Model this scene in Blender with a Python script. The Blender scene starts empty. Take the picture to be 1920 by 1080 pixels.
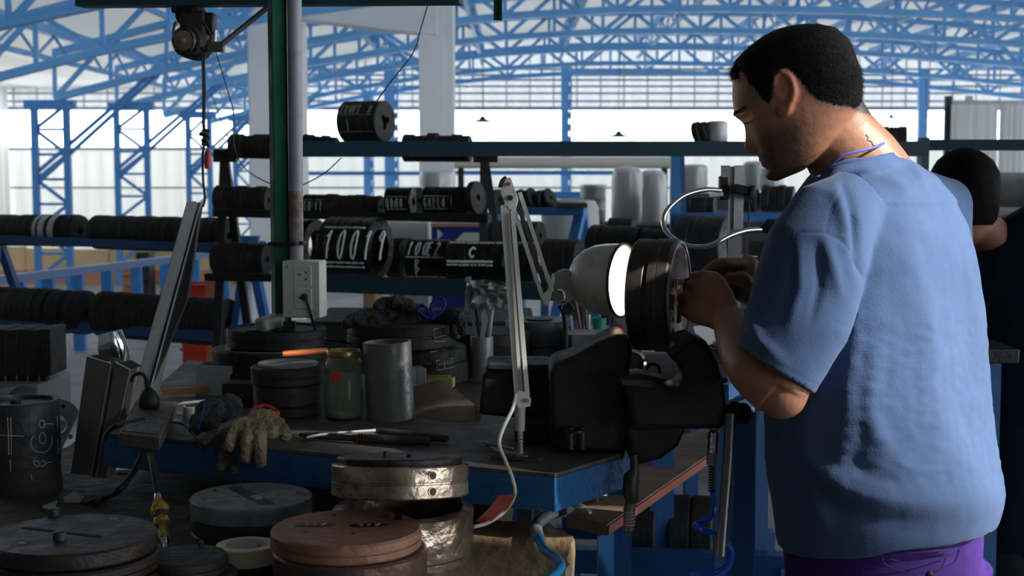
import bpy, math, random
from mathutils import Vector, Matrix, noise, Quaternion
R = math.radians
random.seed(7)
C = bpy.context.scene.collection
V = Vector
# ------------------------------------------------------------------ camera, sky, sun, exposure
F_PX = 2667.0; CAM_H = 1.48; PITCH = R(4.7)
cam_data = bpy.data.cameras.new('camera'); cam = bpy.data.objects.new('camera', cam_data); C.objects.link(cam)
cam_data.sensor_width = 36.0; cam_data.lens = F_PX / 1920 * 36.0
cam.location = (0, 0, CAM_H); cam.rotation_euler = (math.pi/2 - PITCH, 0, 0)
cam_data.clip_start = 0.05; cam_data.clip_end = 200
cam_data.dof.use_dof = True; cam_data.dof.focus_distance = 2.3; cam_data.dof.aperture_fstop = 9.0
bpy.context.scene.camera = cam
SUN_DIR = V((0.80, -0.32, 0.54)).normalized()          # towards the sun
w = bpy.data.worlds.new('sky'); bpy.context.scene.world = w; w.use_nodes = True
bgn = w.node_tree.nodes['Background']; bgn.inputs['Color'].default_value = (0.90, 0.96, 1.0, 1); bgn.inputs['Strength'].default_value = 3.0
sun_d = bpy.data.lights.new('sun', 'SUN'); sun = bpy.data.objects.new('sun', sun_d); C.objects.link(sun)
sun_d.energy = 7.8; sun_d.angle = R(1.6); sun_d.color = (1.0, 0.965, 0.92)
sun.rotation_euler = (-SUN_DIR).to_track_quat('-Z', 'Y').to_euler(); sun.location = SUN_DIR * 20
vs = bpy.context.scene.view_settings
vs.view_transform = 'Standard'; vs.look = 'None'; vs.gamma = 1.0; vs.use_curve_mapping = False; vs.exposure = 0.45
bpy.context.scene.display_settings.display_device = 'sRGB'

# ------------------------------------------------------------------ helpers
def ray(px, py):
    x = (px - 960) / F_PX; y = -(py - 540) / F_PX
    return V((x, math.cos(PITCH) + y*math.sin(PITCH), -math.sin(PITCH) + y*math.cos(PITCH)))
def P(px, py, d):                    # the point seen at a pixel, at world depth y = d
    r = ray(px, py); return V((0, 0, CAM_H)) + r * (d / r.y)
def G(px, py, z):                    # the point seen at a pixel, on the level z
    r = ray(px, py); return V((0, 0, CAM_H)) + r * ((z - CAM_H) / r.z)
def S(px, d): return px * d / F_PX   # pixels to metres at a depth

def mat(name, col, rough=0.6, metal=0.0, col2=None, scale=20.0, fac=0.6, bump=0.0, bscale=60.0, spec=0.5, trans=None, streak=None, rvar=0.15):
    m = bpy.data.materials.new(name); m.use_nodes = True; nt = m.node_tree; b = nt.nodes['Principled BSDF']
    b.inputs['Base Color'].default_value = (*col, 1); b.inputs['Roughness'].default_value = rough; b.inputs['Metallic'].default_value = metal
    b.inputs['Specular IOR Level'].default_value = spec
    tc = nt.nodes.new('ShaderNodeTexCoord'); mp = nt.nodes.new('ShaderNodeMapping'); nt.links.new(tc.outputs['Object'], mp.inputs['Vector'])
    if streak: mp.inputs['Scale'].default_value = streak
    if col2:
        n = nt.nodes.new('ShaderNodeTexNoise'); n.inputs['Scale'].default_value = scale; n.inputs['Detail'].default_value = 6; n.inputs['Roughness'].default_value = 0.65
        nt.links.new(mp.outputs[0], n.inputs['Vector'])
        r = nt.nodes.new('ShaderNodeValToRGB'); r.color_ramp.elements[0].position = fac - 0.14; r.color_ramp.elements[1].position = fac + 0.14
        r.color_ramp.elements[0].color = (*col, 1); r.color_ramp.elements[1].color = (*col2, 1)
        nt.links.new(n.outputs['Fac'], r.inputs['Fac']); nt.links.new(r.outputs['Color'], b.inputs['Base Color'])
        mr = nt.nodes.new('ShaderNodeMapRange'); mr.inputs['From Min'].default_value = 0.3; mr.inputs['From Max'].default_value = 0.7
        mr.inputs['To Min'].default_value = max(0.02, rough - rvar); mr.inputs['To Max'].default_value = min(1, rough + rvar)
        n2 = nt.nodes.new('ShaderNodeTexNoise'); n2.inputs['Scale'].default_value = scale*2.3; n2.inputs['Detail'].default_value = 4
        nt.links.new(mp.outputs[0], n2.inputs['Vector']); nt.links.new(n2.outputs['Fac'], mr.inputs['Value']); nt.links.new(mr.outputs[0], b.inputs['Roughness'])
    if bump:
        n = nt.nodes.new('ShaderNodeTexNoise'); n.inputs['Scale'].default_value = bscale; n.inputs['Detail'].default_value = 5
        nt.links.new(mp.outputs[0], n.inputs['Vector'])
        bu = nt.nodes.new('ShaderNodeBump'); bu.inputs['Strength'].default_value = bump; bu.inputs['Distance'].default_value = 0.01
        nt.links.new(n.outputs['Fac'], bu.inputs['Height']); nt.links.new(bu.outputs[0], b.inputs['Normal'])
    return m
def translucent(name, col, amount=0.6, rough=0.5):
    m = mat(name, col, rough); nt = m.node_tree; b = nt.nodes['Principled BSDF']; out = nt.nodes['Material Output']
    t = nt.nodes.new('ShaderNodeBsdfTranslucent'); t.inputs['Color'].default_value = (*col, 1)
    mx = nt.nodes.new('ShaderNodeMixShader'); mx.inputs[0].default_value = amount
    nt.links.new(b.outputs[0], mx.inputs[1]); nt.links.new(t.outputs[0], mx.inputs[2]); nt.links.new(mx.outputs[0], out.inputs['Surface'])
    return m
def glassy(name, col, tr=0.75, rough=0.1):
    m = mat(name, col, rough); nt = m.node_tree; b = nt.nodes['Principled BSDF']; out = nt.nodes['Material Output']
    b.inputs['Coat Weight'].default_value = 0.6; b.inputs['Coat Roughness'].default_value = 0.05
    t = nt.nodes.new('ShaderNodeBsdfTransparent'); t.inputs['Color'].default_value = (min(1, col[0]*1.3+.2), min(1, col[1]*1.3+.2), min(1, col[2]*1.3+.2), 1)
    lw = nt.nodes.new('ShaderNodeLayerWeight'); lw.inputs['Blend'].default_value = 0.35
    mr = nt.nodes.new('ShaderNodeMapRange'); mr.inputs['To Min'].default_value = 1 - tr; mr.inputs['To Max'].default_value = 1.0
    nt.links.new(lw.outputs['Facing'], mr.inputs['Value'])
    mx = nt.nodes.new('ShaderNodeMixShader'); nt.links.new(mr.outputs[0], mx.inputs[0])
    nt.links.new(t.outputs[0], mx.inputs[1]); nt.links.new(b.outputs[0], mx.inputs[2]); nt.links.new(mx.outputs[0], out.inputs['Surface'])
    return m

def origin_of(o):
    p = V((0, 0, 0))
    while o is not None: p += V(o.location); o = o.parent
    return p
def tag(o, label=None, cat=None, group=None, kind=None):
    if label: o['label'] = label
    if cat: o['category'] = cat
    if group: o['group'] = group
    if kind: o['kind'] = kind
    return o
def thing(name, loc, label, cat, group=None):
    o = bpy.data.objects.new(name, None); C.objects.link(o); o.location = loc; o.empty_display_size = 0.05
    return tag(o, label, cat, group)

class MB:
    def __init__(s): s.v = []; s.f = []
    def add(s, vs, fs):
        n = len(s.v); s.v += [V(p) for p in vs]; s.f += [tuple(i + n for i in f) for f in fs]; return s
    def box(s, c, size, rot=None, taper=None):
        hx, hy, hz = size[0]/2, size[1]/2, size[2]/2; t = taper or (1, 1)
        pts = [V((x*hx*(t[0] if z > 0 else 1), y*hy*(t[1] if z > 0 else 1), z*hz)) for z in (-1, 1) for x, y in ((-1, -1), (1, -1), (1, 1), (-1, 1))]
        if rot: pts = [rot @ p for p in pts]
        return s.add([p + V(c) for p in pts], [(3, 2, 1, 0), (4, 5, 6, 7), (0, 1, 5, 4), (1, 2, 6, 5), (2, 3, 7, 6), (3, 0, 4, 7)])
    def bbox_(s, x0, x1, y0, y1, z0, z1): return s.box(((x0+x1)/2, (y0+y1)/2, (z0+z1)/2), (x1-x0, y1-y0, z1-z0))
    def bar(s, p0, p1, wd, ht, up=(0, 0, 1)):
        p0, p1 = V(p0), V(p1); d = (p1 - p0).normalized(); u = V(up)
        if abs(d.dot(u)) > 0.98: u = V((0, 1, 0))
        a = d.cross(u).normalized(); b = a.cross(d)
        pts = [q + a*x*wd/2 + b*y*ht/2 for q in (p0, p1) for x, y in ((-1, -1), (1, -1), (1, 1), (-1, 1))]
        return s.add(pts, [(0, 1, 2, 3), (7, 6, 5, 4), (0, 4, 5, 1), (1, 5, 6, 2), (2, 6, 7, 3), (3, 7, 4, 0)])
    def tube(s, pts, r, n=10, caps=True, closed=False):
        pts = [V(p) for p in pts]; m = len(pts); rr = r if isinstance(r, (list, tuple)) else [r]*m
        vs = []; nrm = None
        for i, p in enumerate(pts):
            if closed: d = (pts[(i+1) % m] - pts[i-1])
            else: d = (pts[min(i+1, m-1)] - pts[max(i-1, 0)])
            d = d.normalized() if d.length > 1e-9 else V((0, 0, 1))
            if nrm is None: nrm = d.orthogonal().normalized()
            nrm = (nrm - d*nrm.dot(d)); nrm = nrm.normalized() if nrm.length > 1e-6 else d.orthogonal().normalized()
            b = d.cross(nrm)
            vs += [p + (nrm*math.cos(2*math.pi*k/n) + b*math.sin(2*math.pi*k/n))*rr[i] for k in range(n)]
        fs = []
        for i in range(m if closed else m-1):
            j = (i+1) % m
            for k in range(n): fs.append((i*n+k, i*n+(k+1) % n, j*n+(k+1) % n, j*n+k))
        if caps and not closed: fs += [tuple(range(n-1, -1, -1)), tuple((m-1)*n+k for k in range(n))]
        return s.add(vs, fs)
    def lathe(s, prof, o=(0, 0, 0), axis=(0, 0, 1), n=40, rfun=None, closed=False):
        # prof: (radius, height) pairs; closed joins last to first (tube walls)
        a = V(axis).normalized(); u = V((1, 0, 0)) if abs(a.x) < 0.9 else V((0, 1, 0))
        u = (u - a*u.dot(a)).normalized(); b = a.cross(u); o = V(o); vs = []
        for r, h in prof:
            for k in range(n):
                t = 2*math.pi*k/n; q = r*(rfun(t, h) if rfun else 1)
                vs.append(o + a*h + (u*math.cos(t) + b*math.sin(t))*q)
        fs = []; m = len(prof)
        for i in range(m if closed else m-1):
            j = (i+1) % m
            for k in range(n): fs.append((i*n+k, i*n+(k+1) % n, j*n+(k+1) % n, j*n+k))
        if not closed:
            if prof[0][0] > 1e-6: fs.append(tuple(range(n-1, -1, -1)))
            if prof[-1][0] > 1e-6: fs.append(tuple((m-1)*n+k for k in range(n)))
        return s.add(vs, fs)
    def loft(s, rings, caps=True):
        n = len(rings[0]); vs = [p for r in rings for p in r]; fs = []
        for i in range(len(rings)-1):
            for k in range(n): fs.append((i*n+k, i*n+(k+1) % n, (i+1)*n+(k+1) % n, (i+1)*n+k))
        if caps: fs += [tuple(range(n-1, -1, -1)), tuple((len(rings)-1)*n+k for k in range(n))]
        return s.add(vs, fs)
    def prism(s, poly, o, ux, uy, depth):            # polygon of (x, y) in the plane ux, uy, pushed along ux x uy
        o, ux, uy = V(o), V(ux).normalized(), V(uy).normalized(); nz = ux.cross(uy) * depth; n = len(poly)
        a = [o + ux*x + uy*y for x, y in poly]
        return s.add(a + [p + nz for p in a], [tuple(range(n-1, -1, -1)), tuple(range(n, 2*n))] + [(k, (k+1) % n, n+(k+1) % n, n+k) for k in range(n)])
    def sphere(s, c, r, n=12, m=8, sc=(1, 1, 1)):
        prof = [(max(r*math.sin(math.pi*i/m), 1e-7), -r*math.cos(math.pi*i/m)) for i in range(m+1)]
        k0 = len(s.v); s.lathe(prof, (0, 0, 0), (0, 0, 1), n)
        for i in range(k0, len(s.v)): p = s.v[i]; s.v[i] = V((p.x*sc[0], p.y*sc[1], p.z*sc[2])) + V(c)
        return s
    def rough_up(s, amp, sc=8.0):
        s.v = [p + noise.noise_vector(p*sc)*amp for p in s.v]; return s
    def build(s, name, m, parent=None, bevel=0.0, smooth=35, sub=0, weld=False, origin=None):
        if parent is not None: og = origin_of(parent)
        elif origin is not None: og = V(origin)
        else:
            xs = [p.x for p in s.v]; ys = [p.y for p in s.v]; zs = [p.z for p in s.v]
            og = V(((min(xs)+max(xs))/2, (min(ys)+max(ys))/2, min(zs)))
        me = bpy.data.meshes.new(name); me.from_pydata([tuple(p - og) for p in s.v], [], s.f)
        for mm in (m if isinstance(m, (list, tuple)) else [m]): me.materials.append(mm)
        me.validate(); me.update()
        import bmesh
        bm = bmesh.new(); bm.from_mesh(me)
        if weld: bmesh.ops.remove_doubles(bm, verts=bm.verts, dist=1e-5)
        bmesh.ops.recalc_face_normals(bm, faces=bm.faces)
        bm.to_mesh(me); bm.free()
        if smooth:
            me.polygons.foreach_set('use_smooth', [True]*len(me.polygons)); me.set_sharp_from_angle(angle=R(smooth))
        o = bpy.data.objects.new(name, me); C.objects.link(o)
        if parent is not None: o.parent = parent
        else: o.location = og
        if bevel:
            b = o.modifiers.new('bevel', 'BEVEL'); b.width = bevel; b.segments = 2; b.limit_method = 'ANGLE'; b.angle_limit = R(40)
        if sub:
            u = o.modifiers.new('sub', 'SUBSURF'); u.levels = sub; u.render_levels = sub
        return o
_unit = {}
def strut(name, p0, p1, wd, ht, m, parent=None, up=(0, 0, 1)):
    # a straight bar: one shared unit mesh per material, placed by its own matrix
    key = m.name
    if key not in _unit:
        t = MB().box((0, 0, 0), (1, 1, 1)); me = bpy.data.meshes.new('bar_' + key); me.from_pydata([tuple(p) for p in t.v], [], t.f); me.materials.append(m); _unit[key] = me
    p0, p1 = V(p0), V(p1); d = p1 - p0; L = d.length; d.normalize(); u = V(up)
    if abs(d.dot(u)) > 0.98: u = V((0, 1, 0))
    a = d.cross(u).normalized(); b = a.cross(d)
    o = bpy.data.objects.new(name, _unit[key]); C.objects.link(o)
    og = V((0, 0, 0))
    if parent is not None: o.parent = parent; og = origin_of(parent)
    M = Matrix((a*wd, d*L, b*ht)).transposed().to_4x4(); M.translation = (p0+p1)/2 - og
    o.matrix_local = M
    return o
def spline(pts, k=8):
    pts = [V(p) for p in pts]; out = []
    for i in range(len(pts)-1):
        p0 = pts[max(i-1, 0)]; p1 = pts[i]; p2 = pts[i+1]; p3 = pts[min(i+2, len(pts)-1)]
        for j in range(k):
            t = j/k
            out.append(0.5*((2*p1) + (p2-p0)*t + (2*p0-5*p1+4*p2-p3)*t*t + (3*p1-p0-3*p2+p3)*t*t*t))
    out.append(pts[-1]); return out

# chalk and marker lettering as strokes in a 1 x 1.6 cell
GL = {'1': [[(.2, 1.2), (.55, 1.6), (.4, 0)]], '0': [[(.5, 1.6), (.15, 1.3), (.05, .7), (.2, .1), (.5, 0), (.8, .3), (.9, .9), (.75, 1.45), (.5, 1.6)]],
      '9': [[(.8, 1.2), (.5, 1.0), (.2, 1.2), (.4, 1.6), (.8, 1.45), (.78, .7), (.6, 0)]], '2': [[(.15, 1.3), (.5, 1.6), (.8, 1.25), (.15, .05), (.9, .05)]],
      'E': [[(.8, 1.6), (.2, 1.55), (.2, 0), (.85, .05)], [(.2, .8), (.7, .85)]], '3': [[(.15, 1.5), (.7, 1.55), (.4, .85), (.8, .5), (.5, .02), (.1, .15)]],
      '7': [[(.1, 1.55), (.85, 1.55), (.35, 0)], [(.3, .8), (.8, .8)]], 'N': [[(.1, 0), (.15, 1.6), (.75, 0), (.85, 1.6)]], 'B': [[(.2, -.3), (.25, 1.6), (.7, 1.45), (.3, .85), (.8, .5), (.3, .1)]],
      'C': [[(.85, 1.3), (.5, 1.6), (.15, 1.1), (.15, .5), (.5, .02), (.85, .3)]], 'G': [[(.85, 1.35), (.5, 1.6), (.12, 1.1), (.15, .4), (.5, 0), (.85, .3), (.85, .75), (.5, .75)]],
      'A': [[(.05, 0), (.5, 1.6), (.9, 0)], [(.25, .6), (.75, .6)]], 'L': [[(.2, 1.6), (.2, .05), (.85, .05)]], 'O': [[(.5, 1.6), (.1, .9), (.4, 0), (.85, .6), (.75, 1.4), (.5, 1.6)]],
      'R': [[(.15, 0), (.2, 1.6), (.75, 1.4), (.25, .85), (.85, 0)]], 'D': [[(.2, 0), (.2, 1.6), (.8, 1.1), (.75, .4), (.2, 0)]], 'I': [[(.5, 1.6), (.5, 0)]],
      '8': [[(.5, 1.6), (.15, 1.25), (.8, .4), (.5, 0), (.15, .4), (.8, 1.2), (.5, 1.6)]], '-': [[(.1, .8), (.85, .8)]], ' ': [], 'P': [[(.2, 0), (.2, 1.6), (.8, 1.3), (.25, .8)]],
      'V': [[(.1, 1.6), (.5, 0), (.9, 1.6)]], 'U': [[(.1, 1.6), (.15, .2), (.5, 0), (.8, .2), (.85, 1.6)]], 'S': [[(.8, 1.4), (.4, 1.6), (.15, 1.2), (.8, .5), (.5, 0), (.1, .2)]], 'F': [[(.2, 0), (.2, 1.6), (.8, 1.55)], [(.2, .85), (.7, .85)]], 'T': [[(.1, 1.6), (.9, 1.6)], [(.5, 1.6), (.5, 0)]]}
def strokes(text, u0, v0, h, slant=0.12, wdt=0.62, gap=1.0):
    out = []; u = u0; s = h/1.6
    for ch in text:
        for st in GL[ch]: out.append([(u + (x*wdt*1.1 + y*slant)*s, v0 + y*s) for x, y in st])
        u += gap*s*0.8
    return out

# ------------------------------------------------------------------ materials
M = {}
M['blue'] = mat('blue paint', (0.06, 0.27, 0.66), 0.45, 0, (0.04, 0.19, 0.50), 9, .6, .1)
M['bluelight'] = mat('light blue truss paint', (0.17, 0.47, 0.88), 0.4, 0, (0.12, 0.38, 0.78), 3, .55)
M['rackblue'] = mat('rack blue paint', (0.022, 0.125, 0.34), 0.5, 0, (0.014, 0.075, 0.21), 14, .6, .1)
M['benchblue'] = mat('chipped bench blue', (0.012, 0.105, 0.29), 0.42, 0, (0.006, 0.045, 0.13), 30, .66, .25, 90)
M['teal'] = mat('dark teal paint', (0.010, 0.055, 0.080), 0.5, 0, (0.007, 0.034, 0.048), 20, .6, .15)
M['green'] = mat('dark green paint', (0.010, 0.115, 0.065), 0.65, 0, (0.008, 0.085, 0.048), 12, .6, spec=.2)
M['black'] = mat('blackened steel', (0.022, 0.0215, 0.021), 0.66, 0.05, (0.038, 0.036, 0.035), 26, .6, .3, 70)
M['blackrack'] = mat('black rack paint', (0.010, 0.010, 0.011), 0.55, 0, (0.02, 0.019, 0.018), 20, .65, .2)
M['steel'] = mat('dark die steel', (0.042, 0.042, 0.045), 0.5, 0.3, (0.075, 0.073, 0.072), 18, .58, .25, 60)
M['oily'] = mat('oily black steel', (0.005, 0.0055, 0.006), 0.33, 0.1, (0.013, 0.013, 0.014), 20, .62, .15, 80)
M['slate'] = mat('grey blue worn steel', (0.23, 0.27, 0.30), 0.5, 0.15, (0.11, 0.13, 0.145), 22, .55, .2, 60)
M['rust'] = mat('rusty brown steel', (0.26, 0.11, 0.065), 0.55, 0.15, (0.36, 0.20, 0.14), 9, .54, .35, 60)
M['rustdark'] = mat('dark rusty steel', (0.032, 0.027, 0.027), 0.45, 0.4, (0.075, 0.040, 0.022), 13, .68, .3, 60)
M['shiny'] = mat('wrapped brown shiny steel', (0.20, 0.14, 0.10), 0.22, 0.7, (0.60, 0.48, 0.38), 14, .56, .5, 28)
M['alu'] = mat('aluminium', (0.72, 0.74, 0.78), 0.36, 0.35, (0.58, 0.60, 0.64), 9, .55, .08, 30, streak=(1, 1, .15))
M['zinc'] = mat('zinc grey metal', (0.38, 0.39, 0.40), 0.42, 0.3, (0.28, 0.29, 0.30), 14, .55, .1)
M['darkalu'] = mat('dark anodised profile', (0.105, 0.098, 0.09), 0.42, 0.3, (0.07, 0.066, 0.06), 12, .6, .1)
M['chrome'] = mat('chrome', (0.7, 0.7, 0.7), 0.12, 1.0)
M['brass'] = mat('brass', (0.62, 0.43, 0.10), 0.28, 0.6, (0.38, 0.26, 0.07), 60, .6, .1)
M['plasticwhite'] = mat('off white plastic', (0.84, 0.85, 0.78), 0.4, 0, (0.72, 0.73, 0.66), 16, .66)
M['greypipe'] = mat('grey plastic pipe', (0.36, 0.37, 0.43), 0.45, 0, (0.28, 0.29, 0.34), 30, .62)
M['chalk'] = mat('white chalk', (0.95, 0.95, 0.93), 0.9, 0, (0.78, 0.78, 0.77), 300, .58)
M['chalkdim'] = mat('faint chalk', (0.45, 0.45, 0.44), 0.9)
M['rubber'] = mat('black rubber', (0.012, 0.012, 0.013), 0.5)
M['concrete'] = mat('white painted concrete', (0.93, 0.94, 0.95), 0.8, 0, (0.88, 0.89, 0.90), 3, .5)
M['floor'] = mat('grey concrete floor', (0.25, 0.26, 0.27), 0.6, 0, (0.20, 0.207, 0.215), 2.2, .5, .05, 20)
M['benchtop'] = mat('worn dark bench top', (0.115, 0.102, 0.09), 0.55, 0.0, (0.065, 0.059, 0.053), 9, .5, .3, 40)
M['wood'] = mat('worn wood', (0.30, 0.20, 0.12), 0.6, 0, (0.10, 0.085, 0.07), 8, .5, .6, 30, streak=(.5, 2, 2))
M['orange'] = mat('orange plastic', (0.80, 0.21, 0.04), 0.4)
M['roof'] = translucent('pale roof sheet', (0.42, 0.42, 0.41), 0.15)
M['roofdark'] = mat('opaque roof sheet', (0.30, 0.30, 0.30), 0.7)
M['panel'] = translucent('pale corrugated sheet', (0.66, 0.66, 0.62), 0.33)
M['panelup'] = translucent('grey corrugated sheet', (0.60, 0.61, 0.62), 0.36)
M['tan'] = mat('tan board', (0.62, 0.44, 0.24), 0.8, 0, (0.52, 0.36, 0.19), 3, .5)
M['brickorange'] = mat('orange brick', (0.55, 0.22, 0.10), 0.85, 0, (0.45, 0.2, 0.12), 5, .5)
M['plasticwrap'] = glassy('stretch wrap', (0.80, 0.83, 0.86), 0.35, 0.25)
M['red'] = mat('red plastic', (0.65, 0.05, 0.03), 0.4)
M['khaki'] = mat('brown sandpaper', (0.23, 0.19, 0.14), 0.9, 0, (0.19, 0.155, 0.115), 120, .5, .2, 300)

# ------------------------------------------------------------------ the hall
def structure(mb, name, m, **k): return tag(mb.build(name, m, **k), kind='structure')
structure(MB().bbox_(-12, 14, -10, 30, -.1, 0), 'floor', M['floor'], smooth=0)
# corrugated walls: a folded sheet with depth
def corrugated(x0, x1, y, z0, z1, pitch=.30, depth=.05, along='x'):
    mb = MB(); n = int(round((x1-x0)/(pitch/4))); prof = []
    for i in range(n+1):
        k = i % 4; prof.append((x0 + (x1-x0)*i/n, depth if k in (1, 2) else 0))
    vs = []
    for (u, v) in prof:
        for z in (z0, z1): vs.append((u, y+v, z) if along == 'x' else (y+v, u, z))
    mb.add(vs, [(2*i, 2*i+2, 2*i+3, 2*i+1) for i in range(n)]); return mb
YW = 27.0
def zat(py, d): return P(960, py, d).z
z_s0, z_s1 = zat(277, YW), zat(207, YW)
structure(corrugated(-12, 14, YW, 0, z_s0), 'wall_far_lower', M['panel'], smooth=0)
structure(corrugated(-12, 14, YW, z_s1, zat(60, YW)), 'wall_far_upper', M['panelup'], smooth=0)
structure(corrugated(9, YW, -9.5, 0, 2.0, along='y'), 'wall_left_lower', M['panel'], smooth=0)
structure(corrugated(-10, 9, -9.5, 0, 5, along='y'), 'wall_left_near', M['roofdark'], smooth=0)  # unseen near stretch, made opaque to keep side light off the shirt
structure(corrugated(9, YW, -9.5, 2.6, 5, along='y'), 'wall_left_upper', M['panelup'], smooth=0)
structure(corrugated(9, YW, 12.0, 0, 5, along='y'), 'wall_right', M['panelup'], smooth=0)
structure(corrugated(-10, 9, 12.0, 0, .5, along='y'), 'wall_right_low', M['panelup'], smooth=0)
# wall girts and the mesh of thin rails behind the upper sheets
g = MB()
for py in (130, 141, 150, 162, 175, 190, 203, 279): z = zat(py, YW-.06); g.bar((-12, YW-.07, z), (14, YW-.07, z), .05, .035 if py < 200 else .06)
for i in range(60): x = -12 + 26*i/59; g.bar((x, YW-.1, z_s1), (x, YW-.1, zat(100, YW)), .02, .02)
structure(g, 'trim_wall_rails', mat('grey rail', (.30, .34, .40), .5), smooth=0)
g = MB()
for py in (352, 420): z = zat(py, YW-.06); g.bar((-12, YW-.07, z), (3, YW-.07, z), .05, .03)
structure(g, 'trim_lower_rails', mat('dark rail', (.12, .13, .15), .5), smooth=0)
# tan low partition with orange brick base, board by board, on the left beyond the columns
part_ = thing('partition', (-5, 18.7, 0), 'tan boarded low partition with orange base along the left back', 'partition')
for i in range(13):
    x = -8.6 + i*.55
    MB().bbox_(x, x+.53, 18.7+.02*(i % 2), 18.78+.02*(i % 2), .19, zat(463+3*(i % 3), 18.7)).build('board', M['tan'], part_, smooth=0)
    MB().bbox_(x, x+.53, 18.67, 18.8, 0, .18).build('base_block', M['brickorange'], part_, smooth=0)

def arch(x):                          # underside of the trusses
    return 3.28 - (0.0196 if x < 2 else 0.0085)*(x-2)**2
for i, d in enumerate((8.2, 9.6, 11, 13.5, 16, 18.5, 21, 24, 26.2)):
    t = thing('roof_truss', (2, d, arch(2)), ['blue lattice roof truss nearest the viewer, above the top edge', 'second blue lattice roof truss from the viewer', 'third blue lattice roof truss from the viewer',
        'fourth blue lattice roof truss from the viewer', 'blue lattice roof truss on the nearest lattice column', 'blue lattice roof truss on the second lattice column', 'blue lattice roof truss on the third lattice column',
        'blue lattice roof truss on the fourth lattice column', 'blue lattice roof truss against the far wall'][i], 'roof truss', 'blue roof trusses spanning the hall')
    x0, x1 = -5.1, 11.2; N = 13; H = .50
    xs = [x0 + (x1-x0)*k/(2*N) for k in range(2*N+1)]
    for a in range(0, 2*N, 2):
        for off, nm, th in ((0, 'bottom_chord', .075), (H, 'top_chord', .075)):
            strut(nm, (xs[a], d, arch(xs[a])+off), (xs[a+2], d, arch(xs[a+2])+off), .12, th, M['bluelight'], t)
        strut('diagonal', (xs[a], d, arch(xs[a])), (xs[a+1], d, arch(xs[a+1])+H), .05, .05, M['bluelight'], t)
        strut('diagonal', (xs[a+1], d, arch(xs[a+1])+H), (xs[a+2], d, arch(xs[a+2])), .05, .05, M['bluelight'], t)
        strut('upright', (xs[a+1], d, arch(xs[a+1])), (xs[a+1], d, arch(xs[a+1])+H), .04, .04, M['bluelight'], t)
        strut('upright', (xs[a], d, arch(xs[a])), (xs[a], d, arch(xs[a])+H), .04, .04, M['bluelight'], t)
# purlins and roof sheets
for k, x in enumerate([-4.9 + 1.45*j for j in range(12)]):
    z = arch(x) + .62
    g = MB(); g.bar((x, 6.5, z), (x, 26.9, z), .08, .10)
    for y in [7 + 1.2*j for j in range(16)]: g.bar((x, y, z-.05), (x, y+.6, z-.3), .025, .025); g.bar((x, y+.6, z-.3), (x, y+1.2, z-.05), .025, .025)
    g.bar((x, 6.5, z-.3), (x, 26.9, z-.3), .05, .05)
    structure(g, 'trim_purlin', M['bluelight'], smooth=0)
rf = MB()
xs = [-9.6 + 21.8*j/40 for j in range(41)]; zr = [max(arch(x), 2.3) + .72 + (0.03 if j % 2 else 0) for j, x in enumerate(xs)]
rf.add([(x, y, z) for x, z in zip(xs, zr) for y in (6.4, 27.2)], [(2*j, 2*j+2, 2*j+3, 2*j+1) for j in range(40)])
structure(rf, 'ceiling', M['roof'], smooth=0)
# unseen opaque near roof; added hole shaped to let sun onto the man
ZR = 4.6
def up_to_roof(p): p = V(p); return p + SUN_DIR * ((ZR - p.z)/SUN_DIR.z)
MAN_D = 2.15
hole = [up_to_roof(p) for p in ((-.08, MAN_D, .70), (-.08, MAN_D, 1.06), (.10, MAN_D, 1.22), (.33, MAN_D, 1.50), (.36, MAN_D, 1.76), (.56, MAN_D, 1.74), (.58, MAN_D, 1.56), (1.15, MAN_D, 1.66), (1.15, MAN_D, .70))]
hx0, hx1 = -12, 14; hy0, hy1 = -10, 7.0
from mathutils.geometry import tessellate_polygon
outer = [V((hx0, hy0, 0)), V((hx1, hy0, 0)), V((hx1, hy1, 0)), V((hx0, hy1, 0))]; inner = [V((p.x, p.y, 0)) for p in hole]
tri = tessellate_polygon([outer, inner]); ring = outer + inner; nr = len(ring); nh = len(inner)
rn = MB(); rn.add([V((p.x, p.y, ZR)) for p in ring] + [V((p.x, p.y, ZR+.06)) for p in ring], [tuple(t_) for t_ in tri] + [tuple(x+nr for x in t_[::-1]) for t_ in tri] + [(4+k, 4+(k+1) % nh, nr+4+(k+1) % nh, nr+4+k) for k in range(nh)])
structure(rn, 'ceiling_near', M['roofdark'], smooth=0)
structure(MB().bbox_(-12, 14, 6.95, 7.0, 4.0, 4.65), 'ceiling_step', M['roofdark'], smooth=0)
structure(MB().bbox_(-12, 9.0, -10.1, -10, 0, 4.6).bbox_(9.0, 14, -10.1, -10, 3.8, 4.6), 'wall_back', M['roofdark'], smooth=0)  # unseen wall put in to limit the light from behind the camera

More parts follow.
